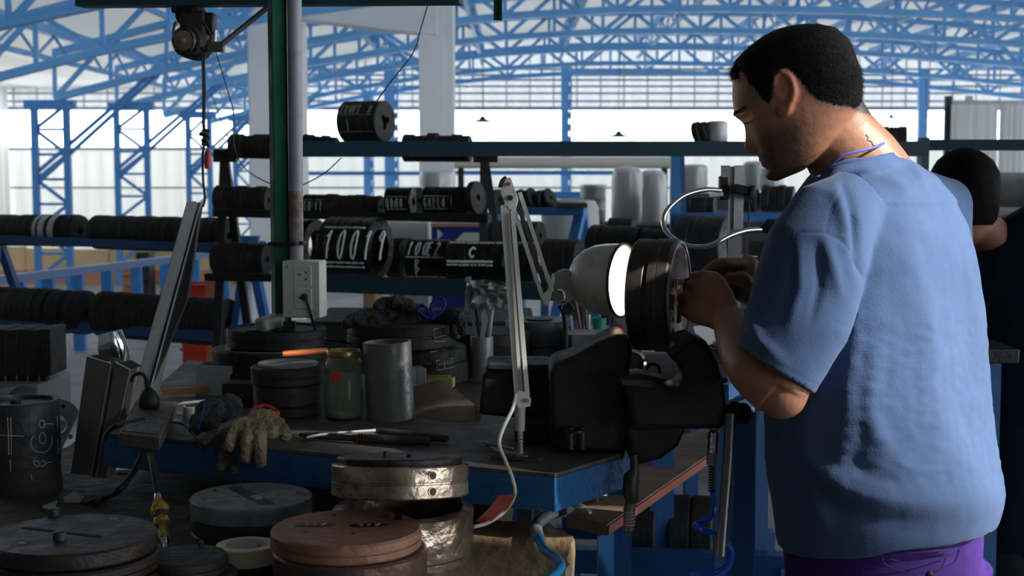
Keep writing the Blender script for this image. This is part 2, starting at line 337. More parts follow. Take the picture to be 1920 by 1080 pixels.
# lattice columns on the left
for px, wpx, pyt, d, lb in ((94, 60, 196, 16, 'leftmost blue lattice column with crossed bracing'), (246, 56, 200, 18.5, 'second blue lattice column from the left edge'),
                        (372, 40, 215, 21, 'third blue lattice column, behind the hanging chain'), (455, 30, 222, 24, 'fourth and farthest blue lattice column of the left row')):
    top = P(px, pyt, d); w_ = S(wpx, d)/2; t = thing('lattice_column', (top.x, d, 0), lb, 'column', 'blue lattice columns on the left')
    for sx in (-1, 1): strut('chord', (top.x+sx*w_, d, 0), (top.x+sx*w_, d, top.z), .07, .07, M['blue'], t)
    strut('cap', (top.x-w_-.1, d, top.z), (top.x+w_+.1, d, top.z), .12, .10, M['blue'], t)
    nseg = 8; hh = top.z/nseg
    for k in range(nseg):
        s_ = 1 if k % 2 else -1
        strut('brace', (top.x-s_*w_, d, k*hh), (top.x+s_*w_, d, (k+1)*hh), .035, .035, M['blue'], t)
        if k: strut('rung', (top.x-w_, d, k*hh), (top.x+w_, d, k*hh), .03, .03, M['blue'], t)
    # knee brace to the truss
    for dz in (0, .12): strut('knee_brace', (top.x-w_, d, top.z*.60+dz), (top.x+1.25, d, arch(top.x+1.25)+dz*.5), .04, .04, M['blue'], t)
# far wall columns
for px, wpx, pyt, lb in ((735, 26, 120, 'blue punched column left of the white concrete column'), (1061, 19, 122, 'blue punched column in the middle of the far wall'), (1725, 17, 130, 'blue punched column at the right behind the standing man'),
                         (692, 18, 170, 'narrow blue column between the discs on the left shelf')):
    d = 25.8; b = P(px, 400, d); zt = zat(pyt, d); w_ = S(wpx, d)
    t = thing('punched_column', (b.x, d, 0), lb, 'column')
    strut('web', (b.x-w_*.12, d, 0), (b.x-w_*.12, d, zt), w_*.75, .1, M['bluelight'], t, up=(0, 1, 0))
    for j in range(int(zt/.22)): strut('batten', (b.x+w_*.25, d, j*.22), (b.x+w_*.42, d, j*.22+.12), .05, .05, M['bluelight'], t)
    strut('flange', (b.x+w_*.45, d, 0), (b.x+w_*.45, d, zt), .03, .1, M['bluelight'], t, up=(0, 1, 0))
# horizontal blue rails low on the far side
for px0, px1, py, d, lb in ((560, 830, 325, 22, 'thin blue guard rail below the shelves, left part'), (840, 1190, 324, 20, 'thin blue guard rail behind the lamp arm'), (980, 1090, 366, 12, 'short blue rail above the small blue trestle')):
    a, b = P(px0, py, d), P(px1, py, d); t = thing('guard_rail', (a.x, d, 0), lb, 'rail')
    strut('rail', a, b, .05, .06, M['blue'], t)
    for q in (a, b): strut('post', (q.x, d, 0), q, .05, .05, M['blue'], t)
# white concrete portal: two columns and a haunched beam
d = 14.0
cl = MB().bbox_(P(468, 300, d).x, P(566, 300, d).x, d, d+.45, 0, 4.2); cl.build('concrete_column', M['concrete'], bevel=.01)
tag(bpy.context.scene.objects['concrete_column'], 'white concrete column behind the green post', 'column')
o = MB().bbox_(P(786, 300, d).x, P(834, 300, d).x, d, d+.4, 0, 4.2).bbox_(P(834, 300, d).x, P(851, 300, d).x, d+.03, d+.4, 0, 4.2).build('concrete_column', M['concrete'], bevel=.01)
tag(o, 'white concrete column right of the chalked drum on the top shelf', 'column')
q = [P(566, 10, d-.02), P(566, 36, d-.02), P(820, 66, d-.02), P(820, 0, d-.02), P(566, -40, d-.02)]
o = MB().prism([(p.x-q[0].x, p.z-q[0].z) for p in q], q[0] + V((0, .0, 0)), (1, 0, 0), (0, 0, 1), -.35).build('concrete_beam', M['concrete'], bevel=.01)
tag(o, 'white tapered concrete beam between the two white columns', 'beam')
# pendant lamps in the far strip
for px, py, lb in ((905, 229, 'small dark pendant lamp right of the white column'), (1160, 257, 'small dark pendant lamp above the teal beam'), (1671, 222, 'tiny pendant lamp behind the nape of the standing man')):
    d = 22; c = P(px, py, d); s_ = 1 if px < 1500 else .35
    t = thing('pendant_lamp', c, lb, 'lamp', 'far pendant lamps')
    MB().lathe([(.16*s_, 0), (.155*s_, .015), (.05*s_, .05), (.035*s_, .09), (.001, .095)], c, n=20).build('shade', M['blackrack'], t)
    strut('cord', c + V((0, 0, .09)), (c.x, d, arch(c.x)), .008, .008, M['blackrack'], t)
# ------------------------------------------------------------------ extrusion dies (steel discs), shared meshes
_disc = {}
def disc_mesh(D, T, var, m):
    key = (round(D, 3), round(T, 3), var, m.name)
    if key in _disc: return _disc[key]
    mb = MB(); r = D/2; c = min(.0022, T*.1); n = 36
    def hole(t, k):
        if k == 'slot':
            x, y = math.cos(t), math.sin(t); return min(.42/max(abs(x), 1e-3), .15/max(abs(y), 1e-3))
        if k == 'star': return .30 + .12*math.cos(3*t+.6)
        if k == 'square':
            x, y = math.cos(t), math.sin(t); return min(.30/max(abs(x), 1e-3), .30/max(abs(y), 1e-3))
        if k == 'ring': return .62
        return .22
    kk = {0: 'round', 1: 'slot', 2: 'star', 3: 'square', 4: 'ring', 5: 'round'}[var]
    prof = [(r-c, 0), (r, c)]
    if var in (2, 5) and T > .02: prof += [(r, T*.45), (r-.003, T*.47), (r-.003, T*.52), (r, T*.54)]
    prof += [(r, T-c), (r-c, T)]
    vs = []
    for rr, h in prof:
        for k in range(n): t = 2*math.pi*k/n; vs.append(V((h, rr*math.cos(t), rr*math.sin(t))))
    m0 = len(prof)
    for h in (T, 0):
        for k in range(n): t = 2*math.pi*k/n; q = r*hole(t, kk); vs.append(V((h, q*math.cos(t), q*math.sin(t))))
    fs = []
    for i in range(m0+2):
        j = (i+1) % (m0+2)
        for k in range(n): fs.append((i*n+k, i*n+(k+1) % n, j*n+(k+1) % n, j*n+k))
    me = bpy.data.meshes.new('die_disc'); me.from_pydata([tuple(p) for p in vs], [], fs); me.materials.append(m)
    me.polygons.foreach_set('use_smooth', [True]*len(me.polygons)); me.update(); me.set_sharp_from_angle(angle=R(30))
    _disc[key] = me; return me
ORD = ['first', 'second', 'third', 'fourth', 'fifth', 'sixth', 'seventh', 'eighth', 'ninth', 'tenth', 'eleventh', 'twelfth', 'thirteenth', 'fourteenth', 'fifteenth', 'sixteenth', 'seventeenth', 'eighteenth', 'nineteenth', 'twentieth', 'twenty-first', 'twenty-second', 'twenty-third']
def die(c, ax, D, T, var, m, label, group=None, spin=0.0, name='die_disc'):
    # c: centre of the left face; ax: axis direction
    o = bpy.data.objects.new(name, disc_mesh(D, T, var, m)); C.objects.link(o)
    o.rotation_mode = 'QUATERNION'
    o.rotation_quaternion = V(ax).to_track_quat('X', 'Z') @ Quaternion((1, 0, 0), spin); o.location = c
    tag(o, label, 'steel disc', group); return o
def row(p0, p1, d0, d1, Ds, Ts, m, label, group, axis_turn=0.0, gap=.0016, vars_=(0, 5, 3, 5), sit=None):
    """discs side by side: p0, p1 = pixels of the top line of the row; fills from p0 to p1"""
    a, b = P(*p0, d0), P(*p1, d1); ax = (b-a); L = ax.length; ax.normalize(); s = 0; i = 0; out = []
    rnd = random.Random(hash(label) % 1000 if False else len(label)*7 + int(p0[0]))
    while s < L - .004:
        T = min(Ts[i % len(Ts)]*rnd.uniform(.85, 1.15), L - s); D = Ds[i % len(Ds)]
        if T < .008: break
        # discs in one row share their lowest line: centre height follows the tallest disc's bottom
        c = a + ax*s + V((0, 0, -max(Ds) + D/2))
        out.append(die(c, ax, round(D, 3), round(T, 2), vars_[i % len(vars_)], m, label, group, spin=rnd.uniform(0, 6)))
        s += round(T, 2) + gap; i += 1
    if len(out) > 1:
        for k, o in enumerate(out): o['label'] = ORD[k] + ' from the left, ' + label
    return out
def chalk_on(o_parent, start, ax, D, us, ang0, mm=None, thick=.0016, name='chalk_writing', dashes=()):
    """strokes wrapped on a drum: u runs along the axis, v up around it from angle ang0 (0 = facing the viewer, 90 = top)"""
    ax = V(ax).normalized(); up = V((0, 0, 1)); fr = ax.cross(up); fr = -fr if fr.y > 0 else fr; fr.normalize(); up = fr.cross(ax); up = -up if up.z < 0 else up
    r = D/2 + .0006; mb = MB()
    def pt(u, v): t = R(ang0) + v/r; return V(start) + ax*u + (fr*math.cos(t) + up*math.sin(t))*r
    for st in us:
        pts = []
        for i in range(len(st)-1):
            (u0, v0), (u1, v1) = st[i], st[i+1]
            pts += [pt(u0+(u1-u0)*k/4, v0+(v1-v0)*k/4) for k in range(4)]
        pts.append(pt(*st[-1])); mb.tube(pts, thick, 5)
    for (u0, u1, v) in dashes:
        u = u0
        while u < u1:
            du = min(random.uniform(.006, .022), u1-u)
            mb.tube([pt(u, v), pt(u+du, v+random.uniform(-.001, .001))], thick*.9, 5); u += du + random.uniform(.001, .006)
    return mb.build(name, mm or M['chalk'], o_parent)

# ------------------------------------------------------------------ blue rack on the left
t = thing('disc_rack', P(200, 560, 6.35)*1 - V((0, 0, P(200, 560, 6.35).z)), 'blue painted steel rack with two shelves of black discs at the left', 'rack')
dL, dR = 6.7, 6.0; DEP = .20
for (yl, yr, th) in ((446, 466, .036), (599, 633, .042)):
    k_ = -.11 if yl < 500 else -.14; a, b = P(-60, yl, 6.69+k_), P(449, yr, 5.95+k_)
    strut('rail', a, b, .03, th, M['rackblue'], t, up=(0, 0, 1)); strut('rail', a + V((.06, DEP+.04, 0)), b + V((.06, DEP+.04, 0)), .03, th, M['rackblue'], t)
ap = P(466, 450, dR+.05)
for (x_, y_, d_) in ((446, 610, dR-.02), (499, 612, dR+.22)):
    q = P(x_, y_, d_); dirv = (q-ap); foot = ap + dirv*(ap.z/(ap.z-q.z))
    strut('leg', foot, ap + V((0, 0, .01)), .036, .04, M['blue'], t)
strut('cap', ap + V((-.03, 0, 0)), ap + V((.045, 0, 0)), .05, .035, M['blue'], t)
ap = P(-6, 440, dL-.05)
for (x_, y_, d_) in ((22, 520, dL+.1), (-10, 520, dL-.15)):
    q = P(x_, y_, d_); dirv = (q-ap); foot = ap + dirv*(ap.z/(ap.z-q.z)); strut('leg', foot, ap, .036, .04, M['rackblue'], t)
g1 = 'black discs on the upper shelf of the left blue rack'; g2 = 'black discs on the lower shelf of the left blue rack'
lab = 'black disc of the left run, upper shelf, left blue rack'
r1 = row((0, 402), (150, 402), 6.6, 6.37, [.145, .145, .142], [.045, .038, .05], M['black'], lab, g1)
row((182, 403), (430, 408), 6.32, 5.98, [.152, .152, .150], [.04, .036], M['black'], 'black disc of the right run, upper shelf, left blue rack', g1)
row((-40, 536), (105, 541), 6.62, 6.38, [.195, .195, .192], [.04, .036], M['black'], 'black disc of the left run, lower shelf, left blue rack', g2)
die(P(104, 543, 6.36) - V((0, 0, .098)), V((1, -.33, 0)), .196, .07, 3, M['black'], 'thick black disc left of the gap on the lower shelf of the left rack')
die(P(142, 544, 6.30) - V((0, 0, .098)), V((1, -.33, 0)), .196, .06, 5, M['black'], 'thick black disc alone right of the gap, lower shelf of the left rack')
row((192, 545), (428, 560), 6.24, 5.98, [.205, .203, .205], [.036, .04, .032], M['black'], 'black disc of the right run, lower shelf, left blue rack', g2)
# silver foil bands on three discs of the upper left run
for k, (pa, pb) in enumerate(((82, 88), (92, 102), (110, 119))):
    a, b = P(pa, 402, 6.48-.12*k/3), P(pb, 402, 6.46-.12*k/3); c = (a+b)/2 - V((0, 0, .0725)); ax = (P(150, 402, 6.37)-P(0, 402, 6.6)).normalized()
    mb = MB()
    L = (b-a).length
    mb.lathe([(.0735, -L/2), (.0735, L/2), (.0728, L/2), (.0728, -L/2)], c, ax, 36, closed=True)
    tag(mb.build('foil_band', M['alu'], origin=c), ['narrow silver band on a disc of the upper left run', 'broad silver band round a disc of the upper left run', 'silver band nearest the end of the upper left run'][k], 'band')

# ------------------------------------------------------------------ black and teal rack in the middle
t = thing('shelf_rack', V((P(660, 400, 5.4).x, 5.4, 0)), 'black and teal steel shelving rack holding chalk-marked drums in the middle', 'rack')
def beam(nm, pa, pb, da, db, th, wd, m, par): return strut(nm, P(*pa, da), P(*pb, db), wd, th, m, par)
beam('shelf_rail', (408, 288), (920, 288), 5.7, 5.5, .026, .04, M['blackrack'], t)
beam('shelf_rail', (404, 399), (918, 410), 5.5, 5.08, .030, .04, M['blackrack'], t)
beam('shelf_rail', (404, 396), (918, 407), 5.75, 5.33, .030, .04, M['blackrack'], t)
beam('shelf_rail', (390, 519), (560, 521), 5.47, 5.37, .028, .06, M['blackrack'], t)
beam('front_beam', (560, 530), (1175, 552), 5.1, 4.8, .058, .04, M['teal'], t)
beam('shelf_rail', (560, 521), (1175, 543), 5.60, 5.25, .03, .05, M['blackrack'], t)
for px, d, s_ in ((421, 5.62, 1), (908, 5.3, 1)):
    ap = P(px, 292, d)
    for dx, dd in ((-.04 if px < 500 else -.01, -.1), (.10 if px < 500 else .14, .12)):
        f = V((ap.x+dx*1.6, d+dd, 0)); strut('leg', f, ap, .03, .036, M['blackrack'], t)
    strut('cap', ap + V((-.04, 0, 0)), ap + V((.05, 0, 0)), .05, .05, M['blackrack'], t)
# the long teal beam over the whole width, with its posts
t2 = thing('teal_frame', V((P(1150, 400, 5.2).x, 5.2, 0)), 'long dark teal beam frame running behind the standing man', 'frame')
beam('cross_beam', (548, 279), (1735, 279), 5.17, 5.12, .054, .05, M['teal'], t2)
beam('cross_beam', (1738, 272), (1990, 272), 5.5, 5.4, .042, .05, M['teal'], t2)
q = P(1732, 258, 5.25); strut('post', (q.x, 5.25, 0), q, .03, .05, M['teal'], t2)
q = P(1266, 292, 5.6); strut('post', (q.x, 5.6, 0), q, .036, .04, M['blue'], t2); strut('post', (q.x+.12, 5.75, 0), q + V((.03, .05, 0)), .02, .03, M['rackblue'], t2)
beam('shelf_rail', (1258, 407), (1560, 407), 5.6, 5.5, .034, .04, M['blue'], t2)
beam('shelf_rail', (1258, 403), (1560, 403), 5.95, 5.85, .034, .04, M['blue'], t2)
# discs on the top shelf
gt = 'black discs along the top shelf'
row((434, 251), (556, 252), 5.55, 5.5, [.095, .09, .095], [.05, .045], M['black'], 'black disc on the top shelf, left of the grey pipe', gt)
row((570, 251), (634, 255), 5.5, 5.47, [.07, .065], [.035, .03], M['black'], 'small black disc on top shelf between pipe and drum', gt)
row((758, 249), (884, 249), 5.45, 5.4, [.105, .10, .11, .10], [.04, .05], M['black'], 'black disc on top shelf right of the large drum', gt)
# large chalked drum on the top shelf: four discs
def drum(px, py_top, d, D, Ts, turn, m, label, name='chalked_drum', cat='drum', face=3, spin=0.5, tilt=0.0):
    """stack of discs seen as one drum; px = left limb of the cylinder, py_top = its top line"""
    ax = V((math.cos(R(turn)), -math.sin(R(turn)), 0)); c = P(px, py_top, d) - V((0, 0, D/2)); L = sum(Ts)
    c.x += D/2*math.sin(R(turn))*0.8
    t = thing(name, c, label, cat); s = 0
    for i, T in enumerate(Ts):
        o = bpy.data.objects.new('disc', disc_mesh(D - .0015*(i % 2), T, face if i == len(Ts)-1 else 5 if i % 2 else 0, m)); C.objects.link(o); o.parent = t
        o.rotation_mode = 'QUATERNION'; o.rotation_quaternion = ax.to_track_quat('X', 'Z') @ Quaternion((1, 0, 0), spin if i == len(Ts)-1 else 0); o.location = ax*s; s += T + .001
    return t, c, ax, L
t, c, ax, L = drum(637, 190, 5.28, .152, (.045, .043, .042, .03), 26, M['black'], 'black drum with faint chalk letters standing on the top shelf beam', face=2)
chalk_on(t, c, ax, .152, strokes('ERO', .012, 0, .036, .1, .5) + strokes('V3', .062, 0, .036, .1, .5) + strokes('D', .13, 0, .036, .1, .5) + [[(.045, -.025), (.05, -.04), (.047, -.06)]], 22, M['chalkdim'], .0014, dashes=((.01, .15, -.005), (.01, .15, -.069)))
# chalked drum 10019
t, c, ax, L = drum(603, 406, 5.2, .222, (.035, .058, .055, .05), 22, M['oily'], 'large black drum chalked 10019 on the teal beam', face=4)
chalk_on(t, c, ax, .222, strokes('10019', .030, 0, .105, .12, .335), -18, M['chalk'], .0040, dashes=((.02, .185, .118), (.02, .185, -.016), (.02, .185, -.034)))
die(P(568, 408, 5.42) - V((0, 0, .11)), V((1, -.4, 0)), .21, .06, 4, M['oily'], 'dark disc half hidden between the green post and the drum chalked 10019')
row((735, 446), (768, 446), 5.35, 5.3, [.15], [.04, .03], M['black'], 'plain black disc right of the drum chalked 10019', 'plain discs beside the drum 10019')
t, c, ax, L = drum(762, 448, 5.2, .150, (.075, .075), 12, M['oily'], 'black drum with chalk numbers over a chalked B on the teal beam')
chalk_on(t, c, ax, .150, strokes('100', .008, .004, .058, .10, .38) + strokes('E2', .080, .004, .058, .10, .42) + strokes('B', .035, -.066, .054, .05, .6), 13, M['chalk'], .0031, dashes=((.006, .145, -.003), (.006, .145, -.086)))
t, c, ax, L = drum(838, 452, 5.08, .150, (.07, .075, .06, .055, .045), 10, M['oily'], 'long black drum with a chalked C and silver stripes on the teal beam', face=0)
chalk_on(t, c, ax, .150, strokes('C', .08, .0, .042, .1, .85), 16, M['chalk'], .0034, dashes=((.006, .24, .070), (.006, .17, -.012), (.006, .17, -.015), (.006, .17, -.026)))
row((1024, 447), (1090, 449), 5.3, 5.25, [.14], [.04, .05], M['black'], 'black disc right of the long drum chalked C, behind the lamp', 'black discs behind the lamp')
row((404, 452), (503, 455), 5.6, 5.55, [.13, .128], [.035, .04], M['steel'], 'dark steel disc on lower shelf, left of green post', 'discs left of the post on the lower shelf')
# middle shelf
gm = 'black discs along the middle shelf'
row((407, 347), (504, 349), 5.6, 5.55, [.105, .10], [.04, .045], M['black'], 'black disc on the middle shelf, left of green post', gm)
for (x0, x1, y, d, txts, D, lb) in ((568, 612, 364, 5.4, ('30', 'I2'), .085, 'small drum with chalk figures beside the grey pipe on the middle shelf'),
                              (722, 772, 351, 5.28, ('UDNO',), .105, 'drum with four faint chalk letters on the middle shelf'),
                              (792, 850, 350, 5.25, ('GALLO',), .105, 'drum with five faint chalk letters on the middle shelf')):
    wdt = S(x1-x0, d); t, c, ax, L = drum(x0, y, d, D, (wdt*.5, wdt*.5), 14, M['oily'], lb)
    u = .01
    for tx in txts: chalk_on(t, c, ax, D, strokes(tx, u, 0, .035, .0, .40), -24, M['chalkdim'], .0016, dashes=((u, u+.03 if len(txts) > 1 else wdt*.9, .042), (u, u+.03 if len(txts) > 1 else wdt*.9, -.007))); u += .045
row((614, 363), (716, 366), 5.38, 5.32, [.09, .086, .088], [.035, .04], M['black'], 'plain black disc in the middle of the middle shelf', gm)
row((774, 351), (790, 351), 5.32, 5.3, [.10], [.03], M['black'], 'plain black disc between the two lettered drums, middle shelf', None)
row((853, 350), (880, 350), 5.25, 5.22, [.105], [.04, .03], M['black'], 'black disc right of the lettered drums on the middle shelf', gm)
die(P(886, 340, 5.2) - V((0, 0, .06)), V((1, -.5, .08)), .12, .025, 0, M['black'], 'taller black disc leaning at the right end of the middle shelf')
# things right of the rack
t = thing('trestle', V((P(1040, 400, 6.6).x, 6.6, 0)), 'small blue trestle carrying leaning black discs behind the lamp arm', 'trestle')
strut('rail', P(925, 396, 6.7), P(1098, 397, 6.5), .05, .034, M['blue'], t)
strut('rail', P(925, 392, 7.0), P(1098, 393, 6.8), .05, .034, M['blue'], t)
for sx, dd in ((-14, -.12), (8, .16)):
    ap = P(1090, 392, 6.6); q = P(1090+sx, 452, 6.6+dd); dv = q-ap; strut('leg', ap + dv*(ap.z/(ap.z-q.z)), ap, .045, .045, M['blue'], t)
    ap = P(930, 392, 6.8); q = P(930+sx, 452, 6.8+dd); dv = q-ap; strut('leg', ap + dv*(ap.z/(ap.z-q.z)), ap, .045, .045, M['blue'], t)
for k, (px, lean, sc) in enumerate(((928, .05, 1), (972, .3, .92), (992, .45, 1), (1010, .1, .92), (1024, .5, .95))):
    die(P(px, 357, 6.75) - V((0, 0, .045)), V((1, -.7, lean)), .10*sc, .03, 0 if k % 2 else 5, M['black'], ORD[k] + ' from the left of the discs leaning on the small blue trestle', 'leaning discs on the trestle')
tag(MB().box(P(1072, 384, 6.6), (S(54, 6.6), .25, S(9, 6.6))).build('steel_plate', M['steel'], bevel=.003), 'flat dark steel plate on the right end of the small blue trestle', 'plate')
row((925, 412), (1012, 414), 6.1, 6.0, [.12, .118], [.05, .06], M['black'], 'black disc seen behind the slanted lamp arm', 'discs behind the lamp arm')
# floor-standing stand that carries those and the next rows
def low_rack(name, p0, p1, d0, d1, z_drop, label, m=M['rackblue']):
    a, b = P(*p0, d0), P(*p1, d1); t = thing(name, V(((a.x+b.x)/2, (d0+d1)/2, 0)), label, 'rack')
    for dd in (0, .16):
        strut('rail', a + V((-.03, dd, 0)), b + V((.03, dd, 0)), .03, .04, m, t)
        for q in (a, b): strut('leg', (q.x, q.y+dd, 0), q + V((0, dd, 0)), .03, .03, m, t)
    return t
low_rack('disc_stand', (925, 466), (1022, 468), 6.0, 5.9, 0, 'low stand under the discs behind the slanted lamp arm')
g = 'black discs in the row behind the lamp shade'
row((1112, 421), (1200, 424), 5.9, 5.8, [.17, .165], [.06, .05], M['black'], 'broad black disc behind the lamp shade', g)
row((1204, 427), (1276, 430), 5.8, 5.75, [.13, .128], [.05, .045], M['black'], 'smaller black disc between lamp shade and the tall drum', g)
row((1282, 401), (1372, 403), 5.5, 5.4, [.24, .236], [.07, .06], M['steel'], 'tall dark drum disc above the hands of the man', 'tall drum behind the hands')
low_rack('disc_stand', (1105, 500), (1390, 512), 5.75, 5.5, 0, 'low stand under the broad discs behind the lamp shade')
die(P(1143, 408, 6.3) - V((0, 0, .06)), V((1, -.3, 0)), .12, .11, 5, M['black'], 'black disc peeping over the broad discs behind the lamp shade')
# dies on the right blue shelf
gs = 'dark dies on the right blue shelf'
row((1283, 366), (1340, 367), 5.7, 5.66, [.072, .07], [.03, .028], M['steel'], 'dark die at the left of the right blue shelf', gs)
row((1372, 352), (1420, 354), 5.7, 5.66, [.095, .092], [.03, .034], M['steel'], 'dark die behind the clamp bracket, blue shelf', gs)
row((1430, 346), (1492, 347), 5.7, 5.66, [.11, .105], [.03, .034], M['steel'], 'dark die under the chin, blue shelf', gs)
row((1646, 237), (1698, 237), 5.3, 5.28, [.09, .088], [.035, .03], M['steel'], 'dark banded die on teal beam behind the nape', 'dies behind the neck')
# disc leaning with wrapped roll on the teal beam near the man's forehead
for k, (px, l) in enumerate(((1303, .25), (1316, .35))):
    die(P(px, 232, 5.3) - V((0, 0, .034)), V((1, -.55, l)), .078, .024, 0, M['black'], ['left black disc tilted beside the wrapped roll on the teal beam', 'right black disc tilted against the wrapped roll on the teal beam'][k])
def wrapped_roll(x0, x1, y0, y1, d, label, core='zinc', lean=0.0, floor=False):
    a, b = P(x0, y1, d), P(x1, y0, d); r = (b.x-a.x)/2; h = b.z - a.z; cx = (a.x+b.x)/2
    t = thing('wrapped_roll', V((cx, d, a.z)), label, 'roll')
    MB().lathe([(r*.84, 0), (r*.86, h*.2), (r*.85, h*.9), (r*.80, h*.95)], (cx, d, a.z), (lean, 0, 1), 24).build('core', M[core], t)
    mb = MB().lathe([(r*.9, 0), (r*.97, h*.1), (r, h*.3), (r*.97, h*.5), (r, h*.7), (r*.96, h*.9), (r*.7, h*.98), (r*.2, h*1.0)], (cx, d, a.z), (lean, 0, 1), 36,
                   rfun=lambda tt, hh: 1 + .07*noise.noise(V((math.cos(tt)*4+x0, math.sin(tt)*4, hh*9))) + .03*noise.noise(V((math.cos(tt)*9, math.sin(tt)*9+x0, hh*30))))
    mb.build('stretch_film', M['plasticwrap'], t)
    return t
wrapped_roll(1322, 1366, 226, 266, 5.3, 'small roll in stretch film on the teal beam left of the man', 'black')
def plinth(x0, x1, ytop, d, label, m='steel', dep=.5):
    a, b = P(x0, ytop, d), P(x1, ytop, d)
    return tag(MB().bbox_(a.x, b.x, d-dep/2, d+dep/2, 0, a.z).build('bench_block', M[m], bevel=.01), label, 'block')
wrapped_roll(1146, 1205, 312, 418, 8.6, 'tall roll in shiny stretch film right of the blue column', 'zinc')
wrapped_roll(1198, 1250, 318, 418, 9.0, 'darker tall wrapped roll left of the blue upright', 'steel')
wrapped_roll(1276, 1328, 308, 362, 8.2, 'wrapped roll right of the blue upright under the teal beam', 'zinc')
wrapped_roll(1392, 1440, 302, 358, 8.2, 'wrapped roll behind the clamp bracket near the chin', 'zinc')
wrapped_roll(1424, 1470, 312, 358, 7.9, 'wrapped roll directly below the chin of the standing man', 'zinc')
plinth(1140, 1256, 418, 8.8, 'low dark plinth under the two tall wrapped rolls', dep=.7)
plinth(1270, 1475, 362, 8.2, 'dark cabinet under the wrapped rolls on the right', dep=.7)
def keg(x0, x1, y0, y1, d, label):
    a, b = P(x0, y1, d), P(x1, y0, d); r = (b.x-a.x)/2; h = b.z-a.z; cx = (a.x+b.x)/2
    t = thing('metal_drum', V((cx, d, a.z)), label, 'drum')
    MB().lathe([(r*.95, 0), (r, .01), (r, h*.3), (r*1.03, h*.33), (r, h*.36), (r, h*.63), (r*1.03, h*.66), (r, h*.69), (r, h*.96), (r*.96, h), (r*.94, h*.97)], (cx, d, a.z), n=32).build('body', M['zinc'], t)
    MB().lathe([(r*1.04, h*.94), (r*1.04, h*1.0), (r*.93, h*1.0), (r*.93, h*.94)], (cx, d, a.z), n=32, closed=True).build('hoop', M['alu'], t)
    return t
keg(1088, 1136, 346, 420, 9.2, 'grey metal drum with hoops left of the tall wrapped rolls')
plinth(1078, 1138, 420, 9.2, 'low dark plinth under the grey metal drum', dep=.6)
wrapped_roll(786, 850, 318, 372, 9.0, 'crumpled stretch film bundle in front of the white column', 'zinc')
plinth(780, 858, 372, 9.0, 'dark plinth under the crumpled film bundle, behind the shelf')
# white sack and boards behind the shelf
tag(MB().bbox_(P(728, 500, 8).x, P(805, 500, 8).x, 8, 8.3, 0, P(728, 414, 8).z).build('white_cabinet', M['plasticwhite'], bevel=.01), 'off white cabinet seen between the shelves right of drum 10019', 'cabinet')
t = thing('navy_machine', V((P(858, 440, 7.6).x, 7.6, 0)), 'navy blue machine panel with white shapes behind the shelf', 'machine')
navy = mat('navy panel', (.02, .05, .30), .4)
a, b = P(808, 425, 7.6), P(906, 425, 7.6)
MB().bbox_(a.x, b.x, 7.6, 7.9, 0, a.z).build('panel', navy, t, bevel=.01)
MB().bbox_(a.x, b.x, 7.58, 7.9, a.z, a.z+.018).build('top_strip', mat('faded orange', (.5, .3, .2), .6), t)
p = P(820, 450, 7.595)
MB().prism([(0, 0), (.0, .06), (.03, .03)], p, (1, 0, 0), (0, 0, 1), .004).prism([(.05, -.05), (.14, .04), (.22, .04), (.24, .0), (.2, -.05)], p, (1, 0, 0), (0, 0, 1), .004).build('white_shape', M['plasticwhite'], t, smooth=0)
tag(MB().lathe([(.001, 0), (.14, 0), (.15, .03), (.15, .2), (.13, .24), (.001, .25)], P(1070, 455, 7.4) - V((0, 0, .02)), n=24, rfun=lambda tt, h: 1+.04*math.sin(3*tt+h*20)).build('white_sack', mat('white sack', (.55, .56, .56), .8)), 'white sack under the small blue trestle', 'sack')
plinth(1040, 1100, 458, 7.4, 'low block under the white sack', dep=.4)
# sheet rolls and pipe far right
for (x0, x1, y0, y1, lb) in ((1782, 1872, 195, 262, 'pale hanging sheet on a stand at the far right'), (1874, 1925, 195, 262, 'pale hanging sheet cut by the right edge')):
    a, b = P(x0, y1, 12), P(x1, y0, 12); mb = MB(); n = 24
    vs = []
    for i in range(n+1):
        x = a.x + (b.x-a.x)*i/n; yy = 12 + .03*math.sin(i*1.1) + .02*math.sin(i*2.3)
        vs += [(x, yy, 0.9), (x, yy, b.z)]
    fs = []
    for i in range(n): k = 2*i; fs += [(k, k+2, k+3, k+1)]
    tag(mb.add(vs, fs).build('hanging_sheet', translucent('pale sheet', (.90, .91, .90), .75)), lb, 'sheet')
t = thing('sheet_stand', V((P(1778, 250, 12.1).x, 12.1, 0)), 'dark upright stand that carries the pale hanging sheets', 'stand')
q = P(1778, 180, 12.1); strut('post', (q.x, 12.1, 0), q, .05, .05, M['blackrack'], t); strut('arm', q - V((0, 0, .06)), P(1935, 193, 12.1), .03, .03, M['zinc'], t)
q2 = P(1817, 180, 12.1); strut('peg', q2 - V((0, 0, .06)), q2, .05, .05, M['zinc'], t)
q2 = P(1934, 193, 12.1); strut('post', (q2.x, 12.1, 0), q2, .05, .05, M['blackrack'], t)
for k, (y, r_, m_) in enumerate(((357, .09, 'zinc'), (393, .045, 'concrete'))):
    a = P(1868, y, 7.0); b = P(1990, y+3, 6.8); mb = MB().tube([a, b], r_, 20)
    tag(mb.build('long_roll', M[m_]), ['grey long roll lying behind the second man at the right edge', 'thin white roll lying below the grey roll at the right edge'][k], 'roll')
for k, y in enumerate((373, 407)):
    q = P(1900, y, 6.9); tag(MB().bbox_(q.x-.15, q.x+.5, 6.75, 7.05, 0, q.z if k else q.z).build('roll_cradle', M['blackrack'], bevel=.005), ['dark cradle under the grey long roll', 'dark cradle under the thin white roll'][k], 'cradle') if k else None
